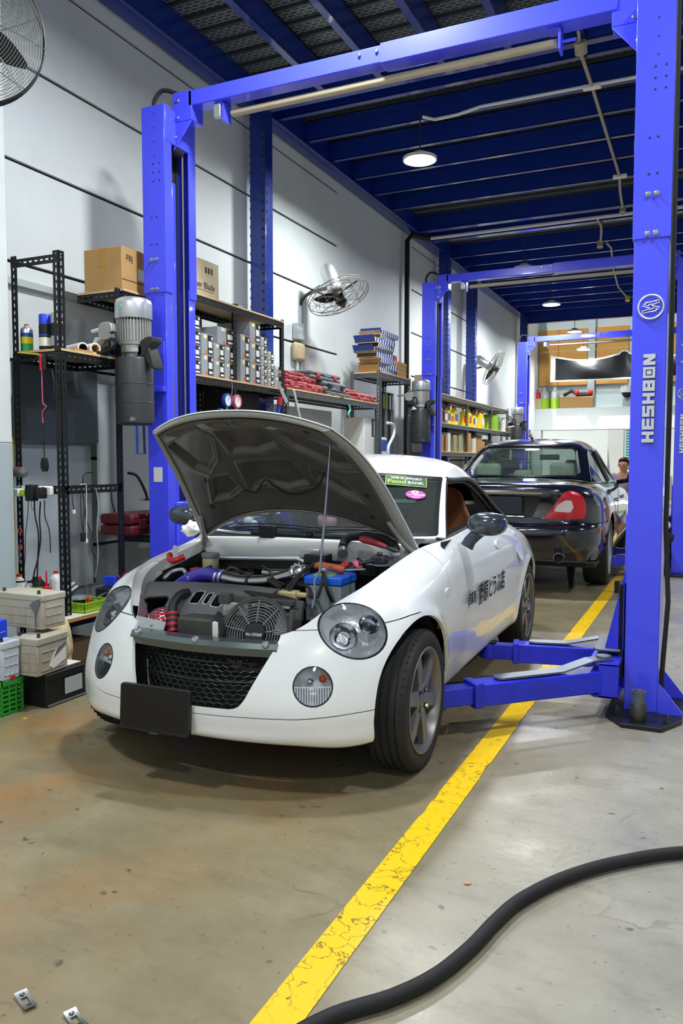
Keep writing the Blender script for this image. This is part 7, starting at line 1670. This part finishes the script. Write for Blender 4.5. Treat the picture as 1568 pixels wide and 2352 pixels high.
v2, f2 = clip(jv, jf, rec, -1); mbvf([(p[0], p[1]+.03, p[2]) for p in v2], f2).build('plate_recess', 'trim_black', sal)
for s in (1, -1):
    sd_ = lambda p: s*p[0]-.05
    e = empty('tail_lamp', parent=sal)
    v3, f3 = clip(*clip(jv, jf, sd_), tl, -1); 
    vr, fr = clip(v3, f3, tw_); mbvf([(p[0]*1.004, p[1]-.006*min(1, max(0, -tl(p))/.03), p[2]) for p in vr], fr).build('red_lens', 'tail_red', e, ang=60)
    vw, fw = clip(v3, f3, tw_, -1); mbvf([(p[0]*1.004, p[1]-.007, p[2]) for p in vw], fw).build('reversing_lens', 'tail_white', e, ang=60)
    MB().prism(rrect(.055, .032, .008, 3), frame((s*.885, .34, .60), (s*.25, 1, 0), (0, 0, 1)), .012*s).build('side_marker', 'amber', sal)
    ex = MB(); ex.lathe([(.036, 0), (.044, 0), (.046, -.004), (.046, .14), (.038, .14)], T(s*.58, .02, .365) @ RX(-90), 28); exo = ex.build('exhaust_tip', 'chrome', sal, ang=40); MB().lathe([(0, .05), (.038, .05)], T(s*.58, .02, .365) @ RX(-90), 20).build('exhaust_bore', 'groove_dark', exo)
MB().prism(rrect(.50, .155, .012, 3), frame((0, .062, .812), (1, 0, 0), (0, -.06, 1)), .006).build('number_plate', mat('plate_slate', '#27303b', .5), sal)
MB().prism(rrect(.54, .012, .004, 2), frame((0, .056, .715), (1, 0, 0), (0, 0, 1)), .008).build('plate_frame', 'chrome', sal)
b = MB(); b.grid([[(x*.03, .045+.02*(x/14)**2, .915), (x*.03, .035+.02*(x/14)**2, .93), (x*.03, .05+.02*(x/14)**2, .942)] for x in range(-14, 15)]); b.build('boot_trim', 'chrome', sal, solid=.006, soff=0)
text_obj('boot_script', '- - - - -', .02, frame((0, .03, .925), (1, 0, 0), (0, 0, 1)), 'trim_black', sal, .0004)
JT = [
 [(0, .98, 1.03), (.35, 1.01, 1.03), (.57, 1.08, 1.02), (.70, 1.24, 1.0)],
 [(0, 1.40, 1.225), (.33, 1.42, 1.222), (.53, 1.48, 1.205), (.635, 1.60, 1.165)],
 [(0, 1.80, 1.385), (.3, 1.81, 1.377), (.48, 1.85, 1.352), (.585, 1.93, 1.305)],
 [(0, 2.35, 1.445), (.3, 2.35, 1.436), (.49, 2.35, 1.405), (.60, 2.35, 1.335)],
 [(0, 3.0, 1.42), (.3, 2.98, 1.41), (.48, 2.92, 1.38), (.60, 2.86, 1.305)],
 [(0, 3.45, 1.23), (.33, 3.4, 1.23), (.54, 3.3, 1.2), (.655, 3.2, 1.16)],
 [(0, 3.95, .98), (.38, 3.88, .98), (.62, 3.72, .965), (.75, 3.55, .95)]]
jt = [[(-p[0], p[1], p[2]) for p in r[:0:-1]]+r for r in JT]
gv, gf = grid_vf(bigrid(jt, 9, 7), False)
rw = lambda p: sdpoly(abs(p[0]), p[2], [(-1, 1.045), (.575, 1.045), (.60, 1.07), (.50, 1.32), (.45, 1.35), (-1, 1.362)]) if p[1] < 2.1 else .3
fw_ = lambda p: sdpoly(abs(p[0]), p[2], [(-1, 1.0), (.60, 1.0), (.47, 1.35), (-1, 1.37)]) if p[1] > 2.9 else .3
v4, f4 = clip(gv, gf, lambda p: min(rw(p), fw_(p))); roof_ = mbvf(v4, f4).build('roof', 'saloon_paint', sal, ang=60, solid=.02, soff=-1)
mbvf(*clip(gv, gf, lambda p: rw(p)-.004, -1)).build('rear_window', 'saloon_glass', sal, ang=60)
mbvf(*clip(gv, gf, lambda p: fw_(p)-.004, -1)).build('windscreen', 'saloon_glass', sal, ang=60)
v5, f5 = clip(gv, gf, lambda p: rw(p)-.002, -1); v5, f5 = clip(v5, f5, lambda p: rw(p)+.014); mbvf([(p[0], p[1]-.003, p[2]+.002) for p in v5], f5).build('window_seal', 'trim_black', sal)
b = MB(); DKJ = [[(-.70, 1.22, 1.0), (-.35, 1.02, 1.03), (0, .98, 1.032), (.35, 1.02, 1.03), (.70, 1.22, 1.0)], [(-.70, .78, 1.007), (-.36, .7, 1.038), (0, .68, 1.043), (.36, .7, 1.038), (.70, .78, 1.007)], [(-.55, .365, 1.014), (-.36, .315, 1.022), (0, .30, 1.026), (.36, .315, 1.022), (.55, .365, 1.014)]]
b.grid(bigrid(DKJ, 6, 6)); b.build('boot_lid', 'saloon_paint', sal, ang=60)
b = MB(); b.grid(bigrid([[(-.72, 3.6, .955), (0, 3.95, .985), (.72, 3.6, .955)], [(-.6, 4.15, .90), (0, 4.3, .92), (.6, 4.15, .90)], [(-.45, 4.4, .83), (0, 4.5, .825), (.45, 4.4, .83)]], 6, 6)); b.build('bonnet', 'saloon_paint', sal, ang=60)
for s in (1, -1):
    ed = spline([(x*s, y, z) for x, y, z in [jt[i][-1] for i in range(7)]], 10)
    bl = lambda y: (s*.772 if y > 1.7 else s*(.745+.027*max(0, (y-1.15))/.55), y, .985-.02*(y-1.8) if y > 1.8 else .99)
    b = MB(); b.grid([[(p[0]*.995, p[1], p[2]-.012), bl(p[1])] for p in ed]); b.build('side_glass', 'saloon_side_glass', sal, ang=60)
    b = MB(); b.tube([(p[0]*1.0, p[1], p[2]-.004) for p in ed], .018, 8); b.build('roof_rail', 'saloon_paint', sal); b = MB(); b.tube([bl(p[1]) for p in ed], .007, 6); b.tube([(p[0]*1.003, p[1], p[2]-.03) for p in ed], .005, 6); b.build('window_chrome', 'chrome', sal)
    b = MB(); b.tube([(p[0], p[1], p[2]) for p in [(s*.615, 2.42, 1.315), (s*.78, 2.36, .98)]], .022, 6); b.build('door_pillar', 'trim_black', sal)
    for y in (1.9, 2.75): MB().prism(rrect(.2, .035, .015, 4), frame((s*.905, y, .80), (0, s, 0), (0, 0, 1)), .025).build('door_handle', 'chrome', sal, bevel=.004)
    M = T(s*1.02, 3.35, 1.0); b = MB(); b.prism(rrect(.2, .14, .05, 4), M @ RX(90), .08); mm = b.build('door_mirror', 'saloon_paint', sal, bevel=.02); b = MB(); b.tube([(s*.80, 3.4, .95), (s*.94, 3.36, .97)], .03, 8); b.build('mirror_foot', 'saloon_paint', mm); MB().prism(rrect(.17, .115, .04, 4), M @ T(0, -.082, 0) @ RX(90), .002).build('mirror_glass', 'saloon_side_glass', mm)
    b = MB(); b.box(*sorted((s*.93, s*.935)), 1.75, 1.752, .3, .95); b.build('door_seam', 'groove_dark', sal)
for x, y, w, z in ((-.40, 1.62, .26, 1.09), (-.03, 1.62, .20, 1.05), (.38, 1.62, .26, 1.095)):
    e = empty('headrest', (x, y, z), parent=sal); b = MB(); b.box(-w/2, w/2, -.05, .05, -.06, .09 if w > .22 else .06); b.build('cushion', 'leather_cream', e, bevel=.035, seg=4); b = MB(); [b.cyl((s*.06, 0, -.18), (s*.06, 0, -.05), .008) for s in (1, -1)]; b.build('posts', 'chrome', e)
MB().box(-.62, .62, 1.22, 1.75, .985, 1.005).build('parcel_shelf', 'leather_cream', sal); MB().box(-.68, .68, 1.62, 1.8, .40, 1.03).build('rear_seat', 'leather_cream', sal, bevel=.03)
for s in (1, -1): 
    MB().box(s*.4-.24, s*.4+.24, 2.55, 2.7, .4, 1.04).build('front_seat', 'leather_cream', sal, bevel=.04); MB().box(s*.4-.13, s*.4+.13, 2.62, 2.7, 1.05, 1.22).build('front_headrest', 'interior_dark', sal, bevel=.03)
b = MB(); b.box(-.85, .85, .35, 4.7, .25, .29); b.box(-.78, .78, 1.2, 3.7, .29, .42); b.box(-.8, .8, 3.45, 3.7, .3, .93); b.build('floor_pan', 'interior_dark', sal)
MB().box(-.12, .12, 3.2, 3.24, 1.22, 1.29).build('rear_view_mirror', 'trim_black', sal, bevel=.01)
b = MB(); b.lathe([(0, 0), (.035, 0), (.02, .02), (.012, .06), (0, .065)], T(0, 1.95, 1.41), 12); b.build('roof_aerial', 'saloon_paint', sal)
def jwheel(x, y, sx):
    e = empty('wheel', (x, y, .33), parent=sal); M = RY(90*sx)
    MB().lathe([(.23, -.11), (.30, -.115), (.325, -.10), (.33, -.06), (.33, .06), (.325, .10), (.30, .115), (.23, .112)], M, 56).build('tyre', 'tyre', e, ang=40)
    MB().lathe([(.232, .112), (.235, .10), (.21, .09), (.20, -.1)], M, 48).build('rim', 'alu', e, ang=40)
    b = MB()
    for k in range(10): b.box(.04, .215, -.018, .018, .06, .095, 0, M @ Matrix.Rotation(2*math.pi*k/10, 4, 'Z'))
    b.lathe([(0, .10), (.05, .10), (.06, .06)], M, 24); b.build('spokes', 'alu', e, bevel=.004)
    MB().lathe([(0, .02), (.21, .02)], M, 24).build('brake_disc', 'dark_steel', e)
for s in (1, -1):
    jwheel(s*.80, 1.13, s); jwheel(s*.79, 4.16, s)
    for cy in (1.13, 4.16):
        b = MB(); b.grid([[(s*x_, cy+.385*math.cos(math.pi*k/16), .33+.385*math.sin(math.pi*k/16)) for x_ in (.86, .55)] for k in range(17)], 0, s > 0); b.add([(s*.55, cy+.385*math.cos(math.pi*2*k/20), .33+.385*math.sin(math.pi*2*k/20)) for k in range(20)], [tuple(range(20))]); b.build('wheel_arch_liner', 'black_rubber', sal)
# ---------------------------------------------------------------- people by the second lift
mat('skin', '#b98463', .55, var=.05, vscale=9); mat('hair_dark', '#1c1715', .6); mat('shirt_white', '#d9d6dc', .8); mat('trouser_dark', '#24252c', .85); mat('shirt_violet', '#8a7f9c', .8)
def person(name, lab, J, loc, rz, shirt):
    e = empty(name, loc, rz, lab, 'person')
    Rr = dict(pelvis=.125, waist=.115, chest=.14, neck=.052, head0=.075, head1=.098, head2=.085, shL=.062, elL=.042, wrL=.03, haL=.034, shR=.062, elR=.042, wrR=.03, haR=.034, hiL=.085, knL=.06, anL=.042, toL=.036, hiR=.085, knR=.06, anR=.042, toR=.036)
    ed = [('pelvis', 'waist'), ('waist', 'chest'), ('chest', 'neck'), ('neck', 'head0'), ('head0', 'head1'), ('head1', 'head2'), ('pelvis', 'hiL'), ('hiL', 'knL'), ('knL', 'anL'), ('anL', 'toL'), ('pelvis', 'hiR'), ('hiR', 'knR'), ('knR', 'anR'), ('anR', 'toR')]
    for s in 'LR': ed += [('chest', 'sh'+s), ('sh'+s, 'el'+s), ('el'+s, 'wr'+s), ('wr'+s, 'ha'+s)]
    def skin(keys, edges, nm, m, grow=0, extra=()):
        ks = list(keys); pts = [J[k] for k in ks]; rad = [Rr[k]+grow for k in ks]; E_ = [(ks.index(a), ks.index(b_)) for a, b_ in edges]
        for base, pl, r_ in extra:
            p = ks.index(base)
            for q in pl: pts.append(q); rad.append(r_); E_.append((p, len(pts)-1)); p = len(pts)-1
        me = bpy.data.meshes.new(nm); me.from_pydata([tuple(p) for p in pts], E_, []); me.materials.append(MATS[m]); o = bpy.data.objects.new(nm, me); C.objects.link(o); o.parent = e
        md = o.modifiers.new('skin', 'SKIN'); md.use_smooth_shade = True
        if not me.skin_vertices: bpy.context.view_layer.objects.active = o
        for i, sv in enumerate(me.skin_vertices[0].data): sv.radius = (rad[i], rad[i]); sv.use_root = i == 0
        o.modifiers.new('sub', 'SUBSURF').levels = 2; o.modifiers['sub'].render_levels = 2; return o
    fing = []
    for s in 'LR':
        w_, h_ = Vector(J['wr'+s]), Vector(J['ha'+s]); d = (h_-w_).normalized(); sd = d.cross(Vector((.3, .2, 1))).normalized()
        for k in range(4): o_ = sd*(.024*(k-1.5)); L_ = (.066, .078, .072, .055)[k]; fing.append(('ha'+s, [h_+o_+d*.035, h_+o_+d*(.035+L_*.55)+Vector((0, 0, -.006)), h_+o_*.95+d*(.035+L_)+Vector((0, 0, -.02))], .009))
        fing.append(('ha'+s, [h_-sd*.038+d*.0, h_-sd*.052+d*.045], .010))
    skin(Rr, ed, 'body', 'skin', 0, fing)
    skin(['chest', 'waist', 'pelvis', 'shL', 'elL', 'shR', 'elR'], [('chest', 'waist'), ('waist', 'pelvis'), ('chest', 'shL'), ('shL', 'elL'), ('chest', 'shR'), ('shR', 'elR')], 'shirt', shirt, .014)
    skin(['pelvis', 'hiL', 'knL', 'anL', 'hiR', 'knR', 'anR'], [('pelvis', 'hiL'), ('hiL', 'knL'), ('knL', 'anL'), ('pelvis', 'hiR'), ('hiR', 'knR'), ('knR', 'anR')], 'trousers', 'trouser_dark', .012)
    for s in 'LR':
        a, t_ = Vector(J['an'+s]), Vector(J['to'+s]); b = MB(); b.tube([a+(a-t_)*.25+Vector((0, 0, -.02)), a+Vector((0, 0, -.02)), a.lerp(t_, .5)+Vector((0, 0, -.01)), t_+(t_-a)*.3], [.04, .052, .05, .036], 10); b.build('shoe', 'black_rubber', e, ang=70)
    h = Vector(J['head1']); up = (Vector(J['head2'])-Vector(J['head0'])).normalized(); fw0 = Vector(J['face']); fw = (fw0-up*fw0.dot(up)).normalized(); rt = fw.cross(up)
    M = Matrix(((rt.x, fw.x, up.x, h.x), (rt.y, fw.y, up.y, h.y), (rt.z, fw.z, up.z, h.z), (0, 0, 0, 1)))
    b = MB(); P = []
    for i in range(13):
        t = math.pi*.62*i/12; P.append([M @ Vector((.098*math.sin(t)*math.cos(a), (.112*math.sin(t)*math.sin(a)-.012) if not (math.sin(a) > .2 and t > 1.0) else .112*math.sin(1.0)*math.sin(a)-.012-.06*(t-1.0), .035+.112*math.cos(t)+(.06*(t-1.0) if math.sin(a) > .2 and t > 1.0 else 0))) for a in [2*math.pi*j/24 for j in range(25)]])
    b.grid(P, 0, True); b.build('hair', 'hair_dark', e, ang=80)
    b = MB(); [b.sph(M @ Vector((s*.034, .092, .0)), .011, 6) for s in (1, -1)]; b.build('eyes', 'ink', e); b = MB(); b.tube([M @ Vector((0, .092, .01)), M @ Vector((0, .118, -.025)), M @ Vector((0, .10, -.032))], [.008, .014, .010], 8); [b.sph(M @ Vector((s*.098, -.005, -.01)), .026, 6, sc=(.4, .8, 1.2)) for s in (1, -1)]; b.build('nose_and_ears', 'skin', e); MB().tube([M @ Vector((-.024, .094, -.055)), M @ Vector((0, .102, -.057)), M @ Vector((.024, .094, -.055))], .005, 6).build('mouth', 'pink_plastic', e)
    return e
# bending over a bench in the yard doorway: head low, facing the camera side
person('person', 'person with dark hair in a pale top seated in the bright yard doorway', dict(pelvis=(0, 0, .50), waist=(0, -.05, .66), chest=(0, -.09, .86), neck=(0, -.11, 1.0), head0=(0, -.125, 1.06), head1=(0, -.135, 1.14), head2=(0, -.13, 1.21), shL=(.18, -.09, .93), elL=(.24, -.14, .68), wrL=(.14, -.33, .60), haL=(.10, -.40, .60), shR=(-.18, -.09, .93), elR=(-.24, -.14, .68), wrR=(-.14, -.33, .60), haR=(-.10, -.40, .60), hiL=(.10, -.03, .48), knL=(.14, -.45, .50), anL=(.14, -.45, .09), toL=(.15, -.58, .05), hiR=(-.10, -.03, .48), knR=(-.14, -.45, .50), anR=(-.14, -.45, .09), toR=(-.15, -.58, .05), face=(-.2, -1, -.1)), (-1.46, 15.9, 0), 0, 'shirt_violet')
e = empty('stool', (-1.46, 15.92, 0), 0, 'low dark stool under the seated person', 'stool'); MB().box(-.2, .2, -.16, .18, .30, .335).build('seat', 'ink', e, bevel=.01); [MB().cyl((sx*.16, sy*.12, .001), (sx*.16, sy*.12, .30), .018, n=8).build('leg', 'dark_steel', e) for sx in (1, -1) for sy in (1, -1)]
person('person', 'person in a white shirt crouching by the dark saloon with an arm reaching down', dict(pelvis=(0, .12, .30), waist=(0, .04, .44), chest=(0, -.05, .62), neck=(0, -.12, .75), head0=(0, -.15, .81), head1=(0, -.17, .88), head2=(0, -.18, .95), shL=(-.19, -.06, .68), elL=(-.30, -.18, .50), wrL=(-.42, -.26, .35), haL=(-.47, -.29, .30), shR=(.19, -.06, .68), elR=(.14, -.25, .48), wrR=(-.02, -.36, .36), haR=(-.08, -.40, .33), hiL=(-.10, .08, .29), knL=(-.16, -.28, .42), anL=(-.14, -.02, .09), toL=(-.16, -.15, .05), hiR=(.10, .08, .29), knR=(.18, -.28, .42), anR=(.14, -.02, .09), toR=(.16, -.15, .05), face=(-.5, -1, -.2)), (-.56, 9.3, 0), R(4), 'shirt_white')
